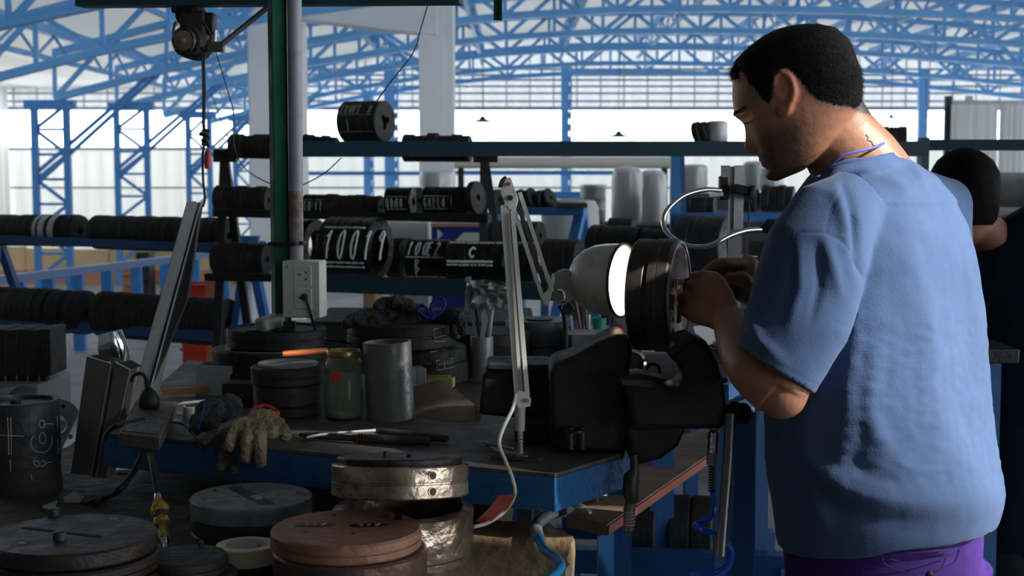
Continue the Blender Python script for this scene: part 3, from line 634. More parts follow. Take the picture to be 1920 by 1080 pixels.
for (x0, x1, y, d, r_, lb) in ((852, 1258, 305, 12, .05, 'long cream pipe lying behind the shelves below the teal beam'),):
    a, b = P(x0, y, d), P(x1, y, d); t = thing('long_pipe', V(((a.x+b.x)/2, d, 0)), lb, 'pipe')
    MB().tube([a, b], r_, 20).build('pipe', mat('cream pipe', (.62, .60, .52), .6), t)
    for q in (a*.97+b*.03, a*.03+b*.97): strut('support', (q.x, d, 0), q, .05, .05, M['blackrack'], t)

# ------------------------------------------------------------------ sloping blue roller table at the far left
t = thing('roller_table', V((P(180, 500, 12.5).x, 12.5, 0)), 'blue low roller table behind the left disc rack', 'table')
strut('rail', P(-40, 530, 10.0), P(425, 474, 14.5), .05, .06, mat('scuffed blue', (.12, .2, .38), .4, .3), t)
strut('rail', P(-40, 528, 10.5), P(425, 472, 15.0), .05, .05, M['blue'], t)
for k in range(9):
    f = k/8; px = -20 + f*440; d = 10.05 + 4.4*f; q = P(px, 528-56*f*1.0, d); strut('leg', (q.x, d+.03, 0), q, .09, .07, M['blue'], t)
for (x0, x1, y0, y1, d, m, lb) in ((345, 392, 530, 552, 10.5, 'red', 'red plastic basket on the floor behind the aluminium channel'),):
    a, b = P(x0, y1, d), P(x1, y0, d); tt = thing('basket', V(((a.x+b.x)/2, d, 0)), lb, 'basket')
    MB().box(((a.x+b.x)/2, d, b.z*.5+.02), (b.x-a.x, .2, b.z-.04)).build('body', M[m], tt, bevel=.01)
    for k in range(5): z = .04 + k*.2*(b.z-.05); MB().bbox_(a.x-.01, b.x+.01, d-.115, d-.095, z, z+.02).build('rib', M[m], tt)
    MB().bbox_(a.x-.02, b.x+.02, d-.12, d+.12, b.z-.02, b.z).build('rim', M[m], tt, bevel=.005)
for k, (x0, x1, yt, d, m, lb) in enumerate(((236, 262, 497, 15.5, 'brickorange', 'orange crate behind the blue roller table'), (262, 286, 470, 15.0, 'blackrack', 'dark crate behind the blue roller table'), (305, 322, 500, 15.2, 'brickorange', 'small orange crate right of the dark crate'),
                                        (395, 412, 505, 9.0, 'brickorange', 'tan and orange box left of the blue rack end'))):
    a, b = P(x0, yt, d), P(x1, yt, d); tt = thing('crate', V(((a.x+b.x)/2, d, 0)), lb, 'crate'); h = a.z
    MB().bbox_(a.x+.01, b.x-.01, d-.14, d+.14, 0.01, h-.01).build('body', M[m], tt)
    for j in range(4): MB().bbox_(a.x, b.x, d-.16, d-.14, h*j/4+.01, h*(j+1)/4-.015).build('slat', M[m], tt)
# ------------------------------------------------------------------ green post, pipe, socket box
ZB = 1.04; ZF = 0.93
def onb(px, py): return G(px, py, ZB)
def onf(px, py): return G(px, py, ZF)
dP = 2.85
a = P(523, 300, dP); t = thing('green_post', V((a.x, dP, 0)), 'dark green square steel post rising behind the workbench', 'post')
zt = P(523, -60, dP).z; rt = Matrix.Rotation(R(28), 3, 'Z')
MB().box((a.x-.002, dP, zt/2), (.027, .027, zt), rt).build('tube', M['green'], t, bevel=.002)
MB().box((a.x+.014, dP+.014, zt/2), (.008, .02, zt)).build('shadow_strip', M['rubber'], t)  # black strip painted as the shadow between post and pipe
z1 = P(500, 455, dP).z
for zz in (z1, z1-.004): MB().tube([V((a.x-.019, dP-.02, zz)), V((a.x+.02, dP-.026, zz)), V((a.x+.048, dP-.02, zz+.002)), V((a.x+.05, dP+.02, zz)), V((a.x-.02, dP+.02, zz)), V((a.x-.019, dP-.02, zz))], .0022, 6).build('wire_tie', M['rubber'], t)
dQ = 2.84
a = P(554, 300, dQ); t = thing('conduit_pipe', V((a.x, dQ, P(554, 490, dQ).z)), 'grey plastic conduit pipe running down to the white socket box', 'pipe')
MB().tube([P(552, -60, dQ), P(556, 490, dQ)], .0138, 20).build('pipe', M['greypipe'], t)
MB().lathe([(.0142, 0), (.0142, .11), (.0139, .11), (.0139, 0)], P(556, 462, dQ), (0, 0, 1), 20, closed=True).build('stained_sleeve', mat('stained pipe', (.36, .34, .36), .6, 0, (.20, .11, .08), 50, .5), t)
# socket box
dS = 2.80
c0, c1 = P(536, 596, dS), P(608, 489, dS); cx = (c0.x+c1.x)/2; t = thing('socket_box', V((cx, dS, c0.z)), 'off white wall socket box on the green post with a black plug cable', 'socket box')
rt = Matrix.Rotation(R(-9), 3, 'Z'); W_ = c1.x-c0.x; H_ = c1.z-c0.z; zc = (c0.z+c1.z)/2; ctr = V((cx-.003, dS+.02, zc))
MB().box(ctr, (W_, .045, H_), rt).build('back_box', M['plasticwhite'], t, bevel=.003)
ux = rt @ V((1, 0, 0)); fy = rt @ V((0, -1, 0)); fc = ctr + fy*.0245
MB().box(ctr + fy*.0242, (W_*.98, .004, H_*.985), rt).build('cover', M['plasticwhite'], t, bevel=.0015)
for k, dz in enumerate((.028, -.018)):
    f = MB().box(fc + ux*.004 + V((0, 0, dz)) + fy*.002, (.036, .004, .040), rt).build('socket', M['plasticwhite'], t, bevel=.0012)
    for (x, z, an) in ((-.006, .002, 0), (.007, .006, 60), (.007, -.007, -60)):
        if k == 0 or x < 0 or an > 0:
            MB().box(fc + ux*(.004+x) + V((0, 0, dz+z)) + fy*.0042, (.0065, .001, .0022), rt @ Matrix.Rotation(R(an*.6), 3, 'Y')).build('slot', M['rubber'], f)
for (x, z) in ((-.028, .045), (-.024, -.046), (.030, -.046)):
    MB().lathe([(.0001, 0), (.0025, 0), (.0025, .001), (.0001, .0012)], fc + ux*x + V((0, 0, z)) + fy*.001, fy, 12).build('screw', M['zinc'], t)
p = fc + ux*.008 + V((0, 0, -.014)) + fy*.006
t2 = thing('plug_cable', p, 'black cable and plug hanging from the lower socket of the white box', 'cable')
MB().tube(spline([p, p + fy*.006 + V((.002, 0, .002)), p + fy*.008 + V((.008, 0, -.012)), p + fy*.006 + V((.014, 0, -.035)), p + V((.016, .02, -.06)), p + V((.02, .05, -.085)), p + V((.06, .1, -.1)), p + V((.10, .14, -.118))], 6), .0028, 8).build('cord', M['rubber'], t2)
MB().lathe([(.0001, 0), (.007, 0), (.006, .006), (.003, .009)], p - fy*.001, fy, 14).build('plug', M['rubber'], t2)

# ------------------------------------------------------------------ overhead: beam, hoist, chain, strips
t = thing('overhead_beam', P(560, 0, 2.95), 'dark teal overhead crossbeam held by the green post at the top edge', 'beam')
strut('beam', P(150, 0, 3.05), P(865, -6, 2.93), .05, .030, M['teal'], t)
a, b = P(410, 88, 2.9), P(512, 6, 2.9); t = thing('diagonal_stay', a, 'grey steel diagonal stay between the hoist and the green post', 'stay')
strut('stay', a, b, .012, .009, M['darkalu'], t); strut('lip', a + V((0, -.006, -.004)), b + V((0, -.006, -.004)), .002, .006, M['zinc'], t)
strut('foot', a + V((-.02, 0, 0)), a + V((.01, 0, 0)), .02, .02, M['darkalu'], t)
t = thing('hanging_stub', P(933, 0, 3.2), 'short dark green steel stub hanging from the top edge', 'bracket')
strut('web', P(933, -60, 3.2), P(933, 38, 3.2), .018, .012, M['green'], t, up=(0, 1, 0)); strut('flange', P(940, -60, 3.2), P(940, 38, 3.2), .004, .03, M['teal'], t, up=(0, 1, 0))
# hoist
dH = 3.05
t = thing('chain_hoist', P(360, 50, dH), 'small black electric hoist hanging from the overhead beam at upper left', 'hoist')
def hp(px, py, dd=0): return P(px, py, dH+dd)
MB().lathe([(.001, 0), (.016, 0), (.031, .006), (.034, .018), (.036, .05), (.036, .085), (.030, .095), (.001, .097)], hp(346, 76, -.05), (.12, 1, 0), 28).build('motor_housing', M['black'], t)
MB().lathe([(.024, -.004), (.026, 0), (.026, .004), (.022, .006)], hp(344, 76, -.056), (.12, 1, 0), 24, closed=True).build('cover_ring', M['darkalu'], t)
MB().lathe([(.001, -.004), (.021, -.003), (.022, .003), (.001, .006)], hp(344, 76, -.056), (.12, 1, 0), 24).build('cover_plate', M['khaki'], t)
MB().lathe([(.001, -.006), (.005, -.005), (.005, .002)], hp(344, 76, -.062), (.12, 1, 0), 12).build('hub', M['zinc'], t)
MB().box(hp(367, 60), (.055, .07, .085)).build('gearbox', M['black'], t, bevel=.008)
MB().lathe([(.001, 0), (.022, .002), (.026, .01), (.026, .05), (.02, .06), (.001, .062)], hp(345, 28, -.03), (.3, 1, .1), 24).build('brake_housing', M['rubber'], t)
MB().box(hp(345, 8, .0), (.045, .05, .04)).build('terminal_box', M['black'], t, bevel=.004)
MB().box(hp(392, 45, -.01), (.028, .04, .045)).build('side_box', M['rubber'], t, bevel=.005)
MB().tube([hp(403, 56, -.02), hp(402, 88, -.02)], .0045, 12).build('silver_clip', M['alu'], t)
strut('hook_plate', hp(360, -30), hp(360, 30), .02, .03, M['black'], t, up=(0, 1, 0))
for k, q in enumerate((((330, 40), (325, 60), (332, 92), (350, 98)), ((380, 40), (396, 70), (388, 95), (375, 90)), ((355, 92), (365, 105), (380, 98), (392, 75)))):
    MB().tube(spline([hp(x, y, -.06) for x, y in q], 6), .003, 7).build('wire', M['rubber'], t)
t = thing('hoist_cable', P(380, 100, dH), 'black double cable hanging from the hoist with a knotted bundle', 'cable')
MB().tube(spline([hp(372, 95), hp(379, 110), hp(381, 170), hp(381, 235), hp(384, 262), hp(380, 290), hp(381, 340), hp(384, 372), hp(380, 388)], 6), .0026, 7).build('cable', M['rubber'], t)
MB().tube(spline([hp(388, 95), hp(383, 112), hp(384, 170), hp(383, 240), hp(388, 262), hp(392, 276)], 6), .0024, 7).build('second_cable', M['rubber'], t)
mb = MB(); rnd = random.Random(3)
mb.tube([hp(384 + 7*math.sin(k*1.9)+rnd.uniform(-3, 3), 243+k*1.1, .006*math.cos(k*1.9)) for k in range(28)], .0025, 6); mb.build('knot', M['rubber'], t)
MB().lathe([(.001, 0), (.0065, .001), (.0072, .01), (.007, .034), (.005, .038), (.001, .04)], hp(389, 317), (.04, 0, 1), 16).build('red_handle', M['red'], t)
MB().tube(spline([hp(390, 283), hp(389, 272), hp(385, 262)], 4), .0018, 6).build('handle_cord', M['rubber'], t)
for k, (pts, dd, r_, lb) in enumerate((([(402, 90), (430, 180), (438, 215), (441, 280), (470, 325), (540, 352), (600, 330), (640, 296)], 3.3, .0013, 'thin black wire sagging from the hoist behind the green post'),
    ([(803, 6), (790, 50), (775, 98), (735, 150), (706, 190)], 3.2, .0015, 'thin black wire slanting down from the concrete beam to the drum'),
    ([(396, 175), (420, 240), (437, 275)], 3.6, .0011, 'faint thin wire right of the hoist cable'))):
    tag(MB().tube(spline([P(x, y, dd) for x, y in pts], 6), r_, 6).build('thin_wire', M['rubber']), lb, 'wire')

# ------------------------------------------------------------------ blue workbench
A_, B_, C_ = onb(194, 812), onb(1041, 888), onb(1168, 849)
E_ = V((.27, 2.75, ZB)); F_ = V((-.76, 3.3, ZB))
t = thing('workbench', V((-.1, 2.7, 0)), 'blue steel workbench with a worn dark plate top', 'workbench')
top = [A_, B_, C_, E_, F_]
mb = MB(); mb.add([p for p in top] + [p - V((0, 0, .006)) for p in top], [(0, 1, 2, 3, 4), (9, 8, 7, 6, 5)] + [(k, (k+1) % 5, 5+(k+1) % 5, 5+k) for k in range(5)])
mb.build('plate_top', M['benchtop'], t, bevel=.001)
def apron(a, b, name, h=.051, th=.012):
    a = a - V((0, 0, .0065)); b = b - V((0, 0, .0065)); n = (b-a).cross(V((0, 0, 1))).normalized()*th*-1
    return MB().add([a, b, b-V((0, 0, h)), a-V((0, 0, h)), a+n, b+n, b-V((0, 0, h))+n, a-V((0, 0, h))+n], [(0, 1, 2, 3), (7, 6, 5, 4), (0, 4, 5, 1), (1, 5, 6, 2), (2, 6, 7, 3), (3, 7, 4, 0)]).build(name, M['benchblue'], t, bevel=.0015)
apron(A_, B_, 'front_rail'); apron(B_, C_, 'side_rail'); apron(C_, E_, 'side_rail'); apron(E_, F_, 'back_rail'); apron(F_, A_, 'side_rail')
for q in (V((-.66, 2.99, 0)), V((-.02, 2.58, 0)), V((.20, 2.72, 0)), F_*.95+B_*.05):
    strut('leg', (q.x, q.y, 0), (q.x, q.y, ZB-.008), .06, .06, M['rackblue'], t)
ca, cb = V((-.66, 2.89, 0)), V((-.02, 2.58, 0))
strut('stretcher', (ca.x, ca.y+.1, .3), (cb.x, cb.y, .3), .05, .05, M['rackblue'], t)
strut('cross_rail', (B_.x*.7+F_.x*.3, B_.y*.7+F_.y*.3, .98), (E_.x*.9+B_.x*.1, E_.y*.9+B_.y*.1, .98), .04, .04, M['rackblue'], t)

# front bench: thick worn timber with a ragged right end, black with oil on the left
pts = [onf(-260, 1240), onf(1010, 1240), onf(1062, 1075), onf(1071, 1012), onf(1028, 992), onf(930, 985), V((.0, 2.42, ZF)), V((-.9, 3.0, ZF)), V((-1.6, 3.0, ZF))]
t = thing('front_bench', V((-.3, 2.1, 0)), 'thick worn timber bench in the foreground with a ragged right corner', 'workbench')
mb = MB(); n = len(pts); TH = .055
dense = []
for k in range(n):
    a, b = pts[k], pts[(k+1) % n]; m_ = max(1, int((b-a).length/.03))
    for j in range(m_):
        p = a.lerp(b, j/m_); jit = .006 if (k in (1, 2, 3, 4)) else 0; dense.append(p + V((noise.noise(p*40)*jit, noise.noise(p*40+V((5, 0, 0)))*jit, 0)))
n = len(dense)
lay = [[p - V((0, 0, .004)) for p in dense]]
cx_ = sum((p for p in dense), V())/n
rings = [[p + (cx_-p)*.004 for p in dense], [p - V((0, 0, .006)) + V((noise.noise(p*60)*.004, noise.noise(p*55)*.004, 0)) for p in dense], [p - V((0, 0, TH*.6)) + V((noise.noise(p*30+V((0, 0, 3)))*.006, 0, 0)) for p in dense], [p - V((0, 0, TH)) for p in dense]]
mb.loft(rings)
fb = mb.build('timber_top', None or mat('oil dark timber', (.085, .079, .072), .6, 0, (.045, .043, .041), 14, .55, .4, 45), t)
for q in ((-1.2, 2.0), (.04, 1.75), (-.1, 2.2), (-1.2, 2.8)): strut('leg', (q[0], q[1], 0), (q[0], q[1], ZF-TH), .07, .07, M['wood'], t)
# the bare end board of the timber bench
ep = [onf(790, 1240), onf(1012, 1240), onf(1065, 1075), onf(1073, 1014), onf(1030, 990), onf(925, 983), onf(800, 1015)]
mb = MB(); n = len(ep); dn = []
for k in range(n):
    a, b = ep[k], ep[(k+1) % n]
    for j in range(8): p = a.lerp(b, j/8); dn.append(p + V((noise.noise(p*50)*.005, noise.noise(p*50+V((9, 0, 0)))*.005, 0)))
mb.loft([[p + V((0, 0, .007)) for p in dn], [p + V((.002, 0, .003)) for p in dn], [p + V((.003, 0, -.02)) + V((noise.noise(p*45)*.004, 0, 0)) for p in dn], [p + V((.001, 0, -.05)) for p in dn]])
mb.build('end_board', mat('splintered bare wood', (.30, .25, .18), .55, 0, (.50, .27, .11), 22, .56, .9, 38, streak=(1, .35, 1)), t)

# ------------------------------------------------------------------ round die stacks (turned parts)
def stack_disc(name, c, D, T, m, label, cat='steel disc', holes=None, groove=True, pins=(), par=None, n=64, tilt=None, chamfer=.003, recess=None):
    t = thing(name, c, label, cat); r = D/2
    ax = V(tilt).normalized() if tilt else V((0, 0, 1))
    prof = [(.0005, 0), (r-chamfer, 0), (r, chamfer)]
    if groove: prof += [(r, T*.42), (r-.0025, T*.46), (r-.0025, T*.52), (r, T*.56)]
    prof += [(r, T-chamfer), (r-chamfer, T)]
    if recess: prof += [(recess*r+.002, T), (recess*r, T-.004), (.0005, T-.004)]
    else: prof += [(.0005, T)]
    MB().lathe(prof, c, ax, n).build('body', m, t, weld=True)
    return t
def dark(): return M['rubber']
def slot_shape(t, c, T, poly, m, name='slot', depth=.004, tilt=None):
    # an opening in the top face: a thin dark plate painted as its shade, almost flush
    return MB().prism(poly, c + V((0, 0, T-.0018)), (1, 0, 0), (0, 1, 0), .0022).build(name, m, t, smooth=0)
def pin(t, p, r=.004, h=.014, m=None):
    MB().lathe([(.0001, 0), (r, 0), (r, h*.9), (r*.8, h), (.0001, h)], p, n=14).build('pin', m or M['steel'], t)

# big dark stack, lower left corner
cb = G(135, 1000, 1.014); D = .214
t = stack_disc('die_stack_disc', cb - V((0, 0, .022)), D, .022, M['rustdark'], 'large dark steel disc with a long slot on top, lower left corner', groove=False)
c_ = cb - V((0, 0, .022))
ang = R(-16)
def rot2(pts, an): return [(x*math.cos(an)-y*math.sin(an), x*math.sin(an)+y*math.cos(an)) for x, y in pts]
slot_shape(t, c_ + V((-.015, .006, .0004)), .022, rot2([(-.060, -.0042), (.060, -.0042), (.064, 0), (.060, .0042), (-.060, .0042), (-.064, 0)], R(-22)), mat('slot shade', (.010, .008, .007), .8), 'slot')
pin(t, G(112, 1012, 1.014), .0085, .011); pin(t, G(101, 966, 1.014), .0075, .010)
for q in ((213, 973), (40, 1018)): MB().lathe([(.0001, 0), (.005, 0), (.005, .0008), (.0001, .0009)], G(*q, 1.0143) - V((0, 0, .0003)), n=14).build('hole', M['rust'], t)
stack_disc('die_stack_disc', c_ + V((.004, 0, -.024)), D, .022, M['rustdark'], 'second disc of the large dark stack in the lower left corner', groove=True)
stack_disc('die_stack_disc', c_ + V((.008, 0, -.062)), D*.99, .036, M['rustdark'], 'lowest disc of the large dark stack in the lower left corner', groove=False)
# grey blue disc pair
cg = G(471, 929, 1.0); t = stack_disc('grey_disc', cg - V((0, 0, .027)), .179, .027, M['slate'], 'round grey steel disc with a dark slot, beside the blue bench front', groove=False, chamfer=.002)
slot_shape(t, cg - V((0, 0, .0266)), .027, rot2([(-.066, -.010), (.0, -.013), (.064, -.012), (.066, .008), (-.0, .010), (-.064, .008)], R(-57)), M['rubber'], 'slot')
MB().box(cg + V((.012, -.020, .0015)), (.020, .012, .004), Matrix.Rotation(R(-57), 3, 'Z')).build('slot_bridge', M['zinc'], t, bevel=.001)
for an in (150, 200, 20): MB().lathe([(.0001, 0), (.003, 0), (.003, .0006), (.0001, .0007)], cg + V((math.cos(R(an))*.07, math.sin(R(an))*.07, -.0002)), n=10).build('hole', M['rubber'], t)
stack_disc('grey_disc', cg + V((.003, .002, -.027-.042)), .183, .042, M['steel'], 'dark disc under the grey slotted disc', groove=True)
# rusty stack
cr = G(649, 988, 1.012); t = stack_disc('rusty_disc', cr - V((0, 0, .026)), .198, .026, M['rust'], 'rusty brown round disc with two worn openings on top of the front stack', groove=True, n=72)
for k, (x0, y0) in enumerate(((-.042, .010), (.030, .008))):
    slot_shape(t, cr + V((x0, y0, -.0256)), .026, [(-.026, -.007), (-.012, -.012), (.004, -.010), (.022, -.005), (.028, .002), (.012, .010), (-.004, .007), (-.024, .006)], M['rubber'], 'opening')
    for j in range(3): MB().box(cr + V((x0-.012+j*.011, y0, .001)), (.004, .011, .003), Matrix.Rotation(R(20-j*25), 3, 'Z')).build('opening_rib', M['rust'], t, bevel=.0008)
for q in ((627, 966), (725, 966), (573, 998), (662, 1000)): MB().lathe([(.0001, 0), (.0032, 0), (.0032, .0006), (.0001, .0007)], G(*q, 1.0122) - V((0, 0, .0003)), n=12).build('hole', M['rubber'], t)
stack_disc('rusty_disc', cr + V((.005, .001, -.026-.056)), .203, .055, mat('purplish rusted steel', (.10, .07, .075), .42, .5, (.22, .10, .06), 10, .6, .3, 50), 'purplish brown thick disc under the rusty disc', groove=False, n=72)
# shiny wrapped stack
cs = G(750, 868, 1.072); Ds = .192
TA = V((.0, .14, 1)).normalized(); t = thing('wrapped_die', cs - V((0, 0, .045)), 'shiny brown banded die with two side holes, in front of the blue bench', 'die')
r = Ds/2
MB().lathe([(.0005, 0), (r-.002, 0), (r, .002), (r, .019), (r-.0015, .020), (r-.0015, .022), (r, .023), (r, .042), (r-.002, .044), (.0005, .044)], cs - TA*.044, TA, n=80, rfun=lambda a, h: 1+.006*noise.noise(V((a*4, h*60, 1)))).build('body', M['shiny'], t, weld=True)
MB().lathe([(r*.90, -.001), (r*.915, .002), (r*.91, .008), (r*.89, .0095), (.0005, .0095)], cs, TA, n=64).build('top_plate', M['rustdark'], t, weld=True)
for hh in (.0115, .033):
    dn_ = V((math.sin(R(31)), -math.cos(R(31)), 0)); dn_ = (dn_ - TA*dn_.dot(TA)).normalized(); p = cs - TA*hh + dn_*(r-.0005)
    MB().lathe([(.0001, 0), (.0052, 0), (.0052, .002), (.0001, .0021)], p, dn_, 18).build('side_hole', M['rubber'], t)
    MB().lathe([(.0054, 0), (.0066, 0), (.0064, .0024), (.0054, .0024)], p, dn_, 18, closed=True).build('hole_rim', M['shiny'], t)
pin(t, cs + V((-.018, -.02, .0065)), .004, .014); pin(t, cs + V((.016, -.025, .006)), .005, .012)
c2 = cs + V((.004, .004, -.040-.0175))
t = thing('wrapped_ring', c2 - V((0, 0, .10)), 'open hollow ring with crumpled shiny skin under the banded die', 'ring')
MB().lathe([(r-.012, -.004), (r+.001, -.006), (r+.003, -.0075), (r+.002, -.03), (r+.003, -.034), (r+.001, -.066), (r-.012, -.066)], c2, n=96, rfun=lambda a, h: 1+.010*noise.noise(V((a*5, h*50, 2))), closed=True).build('crumpled_ring', M['shiny'], t)
MB().lathe([(r-.02, -.068), (r-.001, -.068), (r-.001, -.092), (r-.02, -.092)], c2, n=80, rfun=lambda a, h: 1+.004*noise.noise(V((a*5, h*50, 7))), closed=True).build('base_ring', M['shiny'], t)
MB().lathe([(.001, -.066), (r-.012, -.066), (r-.012, -.075), (.001, -.075)], c2, n=48).build('inner_floor', M['oily'], t)
for an in (0, 120, 240): MB().box(c2 + V((math.cos(R(an+30))*(r-.010), math.sin(R(an+30))*(r-.010), .0)), (.010, .010, .014)).build('spacer', M['oily'], t)

# small disc with the brass coupling
cd = G(350, 1040, .975); t = stack_disc('small_die', cd - V((0, 0, .022)), .108, .022, M['black'], 'small black disc with cut openings under the brass coupling', groove=True)
slot_shape(t, cd + V((-.006, .012, -.022)), .022, [(-.02, -.005), (.0, -.006), (.03, -.003), (.03, .003), (.005, .004), (-.018, .005)], M['rubber'], 'opening')
slot_shape(t, cd + V((-.002, -.006, -.022)), .022, [(-.02, -.004), (.02, -.004), (.02, .002), (-.018, .003)], M['rubber'], 'opening')
pin(t, cd + V((.012, .034, 0)), .004, .009)
stack_disc('small_die', cd + V((.004, 0, -.045)), .126, .022, M['black'], 'lower black disc under the small die with cut openings', groove=False)
# tape roll
ct = G(462, 1020, .968); t = thing('masking_tape', ct - V((0, 0, .024)), 'roll of cream masking tape lying between the discs', 'tape')
mt_ = mat('cream tape', (.85, .80, .52), .55, 0, (.78, .73, .48), 8, .6)
MB().lathe([(.030, 0), (.0415, 0), (.0415, .024), (.030, .024)], ct - V((0, 0, .024)), n=48, closed=True).build('tape_winding', mt_, t, bevel=.0008)
MB().lathe([(.028, 0), (.0298, 0), (.0298, .0245), (.028, .0245)], ct - V((0, 0, .024)), n=48, closed=True).build('core', mat('tape core', (.88, .86, .80), .7), t)
rr = .0279
mb = MB()
for st in strokes('TR3P', .0, .0, .010, .2, .6):
    mb.tube([ct + V((math.cos(R(70)-u/rr)*rr*.99, math.sin(R(70)-u/rr)*rr*.99, -.018+v)) for u, v in st], .0007, 5)
mb.build('core_print', M['rubber'], t)
plk = stack_disc('base_disc', ct + V((.002, .004, -.024-.0135)), .095, .0135, M['rustdark'], 'thin brown disc under the roll of masking tape', groove=False)

# chalk-marked die at the far left
cw = G(38, 762, 1.085); cw = V((cw.x, 2.52, 0)); base = onf(40, 912); 
dW = 2.42; cx = P(42, 800, dW).x; zt = P(42, 758, dW-.05).z; r = S(69, dW)
t = thing('chalked_die', V((cx, dW, ZF)), 'upright dark die with a chalked face of circles and lines at the left edge', 'die')
prof = [(.0005, 0), (r+.002, 0), (r+.002, .048), (r, .050), (r-.002, .05), (r-.002, .053), (r, .053), (r, .062-.01), (r, zt-ZF-.002), (r-.002, zt-ZF), (r-.010, zt-ZF), (r-.011, zt-ZF-.006), (.0005, zt-ZF-.006)]
prof = [(.0005, 0), (r+.002, 0), (r+.002, .022), (r, .024), (r, .046), (r-.002, .047), (r-.002, .0485), (r, .0495), (r, zt-ZF-.002), (r-.002, zt-ZF), (r-.010, zt-ZF), (r-.011, zt-ZF-.006), (.0005, zt-ZF-.006)]
MB().lathe(prof, V((cx, dW, ZF)), n=64).build('body', M['steel'], t, weld=True)
pin(t, P(30, 770, dW-.01), .009, .020, M['black'])
MB().lathe([(r*.55, 0), (r*.58, .003), (r*.60, .0)], P(30, 768, dW)*1, n=40).build('centre_ring', M['steel'], t)
def onW(px, py):
    x = (px-960)/F_PX*dW - cx; 
    for _ in range(4):
        yy = dW - math.sqrt(max(r*r - x*x, 1e-6)); x = P(px, py, yy).x - cx
        x = max(-r*.995, min(r*.995, x))
    yy = dW - math.sqrt(max(r*r - x*x, 1e-6)); return V((cx+x, yy-.0004, P(px, py, yy).z))
mb = MB()
def ch(pts, k=3): mb.tube([onW(x, y) for x, y in spline([(p[0], p[1], 0) for p in pts], k)] if False else [onW(p.x, p.y) for p in spline([V((x, y, 0)) for x, y in pts], k)], .0008, 5)
ch([(14, 782), (16, 820), (16, 853)]); ch([(20, 782), (21, 820), (21, 853)]); ch([(0, 816), (20, 817), (45, 818)])
ch([(76, 800), (73, 797), (76, 789), (83, 790), (84, 798), (79, 803), (76, 800)]); ch([(82, 797), (90, 794), (98, 795)])
ch([(64, 817), (58, 826), (60, 839), (72, 848), (88, 846), (96, 834), (96, 818)]); ch([(77, 812), (74, 820), (76, 830), (84, 831), (86, 820), (82, 812), (77, 812)])
ch([(62, 866), (66, 872), (72, 874), (74, 868), (68, 864), (62, 866)]); ch([(78, 864), (86, 866), (84, 873), (76, 874)]); ch([(84, 869), (96, 866)])
ch([(19, 862), (20, 884)]); ch([(58, 888), (60, 900)]); ch([(100, 780), (100, 800)]); ch([(101, 822), (101, 850)])
mb.build('chalk_marks', mat('dull chalk', (.45, .45, .44), .9), t)

# ------------------------------------------------------------------ things on the blue bench
def bdisc(px, pyb, D, T, m, label, z0=0, name='die_stack_disc', **k):
    b = onb(px, pyb); c = V((b.x, b.y + D/2*.9, ZB+z0)); return stack_disc(name, c, D, T, m, label, **k), c
# stack behind the jar
c = V((P(540, 700, 2.56).x, 2.56, ZB)); D = .128
stack_disc('stacked_die', c, D*.94, .020, M['black'], 'lowest disc of the dark stack behind the glass jar', groove=False)
t3 = stack_disc('stacked_die', c + V((0, 0, .020)), D*.97, .037, M['black'], 'middle disc of the dark stack behind the glass jar', groove=False)
t3 = stack_disc('stacked_die', c + V((-.001, 0, .057)), D*1.03, .032, M['black'], 'upper disc with a side hole of the stack behind the glass jar')
p = c + V((-.022, -D*.5+.003, .072)); MB().lathe([(.0001, 0), (.0048, 0), (.0048, .0015), (.0001, .0016)], p, (-.35, -1, 0), 14).build('side_hole', M['rubber'], t3)
stack_disc('stacked_die', c + V((0, 0, .089)), D*.84, .006, M['slate'], 'thin grey cover plate on the stack behind the glass jar', groove=False, chamfer=.001)
# big stack behind with the grey clamp
c = V((P(512, 650, 2.86).x, 2.86, ZB)); D = .215
for k, (z0, T, dx, f) in enumerate(((0, .045, .0, 1.0), (.045, .040, .004, .98), (.087, .038, .012, .93))):
    tt = stack_disc('stacked_die', c + V((dx*.6-.01*(k < 2), 0, z0)), D*f*(1.08 if k < 2 else 1), T, M['black'], ['lowest disc of the wide stack below the socket box', 'middle disc of the wide stack below the socket box', 'top disc of the wide stack below the socket box'][k], recess=.97 if k == 2 else None)
ctp = c + V((-.003, 0, .125))
tt = thing('grey_clip', ctp + V((.0, -.04, 0)), 'grey plastic clip block lying on the wide disc stack below the socket', 'clip')
MB().box(ctp + V((.004, -.035, .014)), (.030, .062, .028), Matrix.Rotation(R(-35), 3, 'Z') @ Matrix.Rotation(R(8), 3, 'X')).build('body', mat('mid grey plastic', (.42, .43, .43), .4), tt, bevel=.006)
MB().box(ctp + V((-.012, -.052, .010)), (.006, .012, .018), Matrix.Rotation(R(-35), 3, 'Z')).build('jaw', M['zinc'], tt, bevel=.001)
tag(MB().box(ctp + V((.044, -.045, .007)), (.024, .026, .020), Matrix.Rotation(R(6), 3, 'Z')).build('black_block', M['black'], bevel=.002), 'small black steel block on the wide disc stack right of the clip', 'block')
tag(MB().prism(rot2([(-.045, -.014), (.0, -.018), (.006, .004), (-.04, .01)], .25), ctp + V((.0, -.03, -.003)), (1, 0, 0), (0, 1, 0), .003).build('steel_offcut', M['rubber']), 'flat dark offcut under the grey clip', 'offcut')
# file with the orange handle
a, b = P(528, 664, 2.52), P(612, 657, 2.60); t = thing('file', (a+b)/2, 'thin file with an orange handle lying across the discs behind the jar', 'file')
MB().tube([a, a.lerp(b, .08), a.lerp(b, .9), b], [.004, .0055, .0055, .005], 12).build('handle', M['orange'], t)
MB().tube([P(430, 660, 2.55), P(470, 663, 2.53), a], [.0012, .0025, .003], 8).build('blade', M['steel'], t)
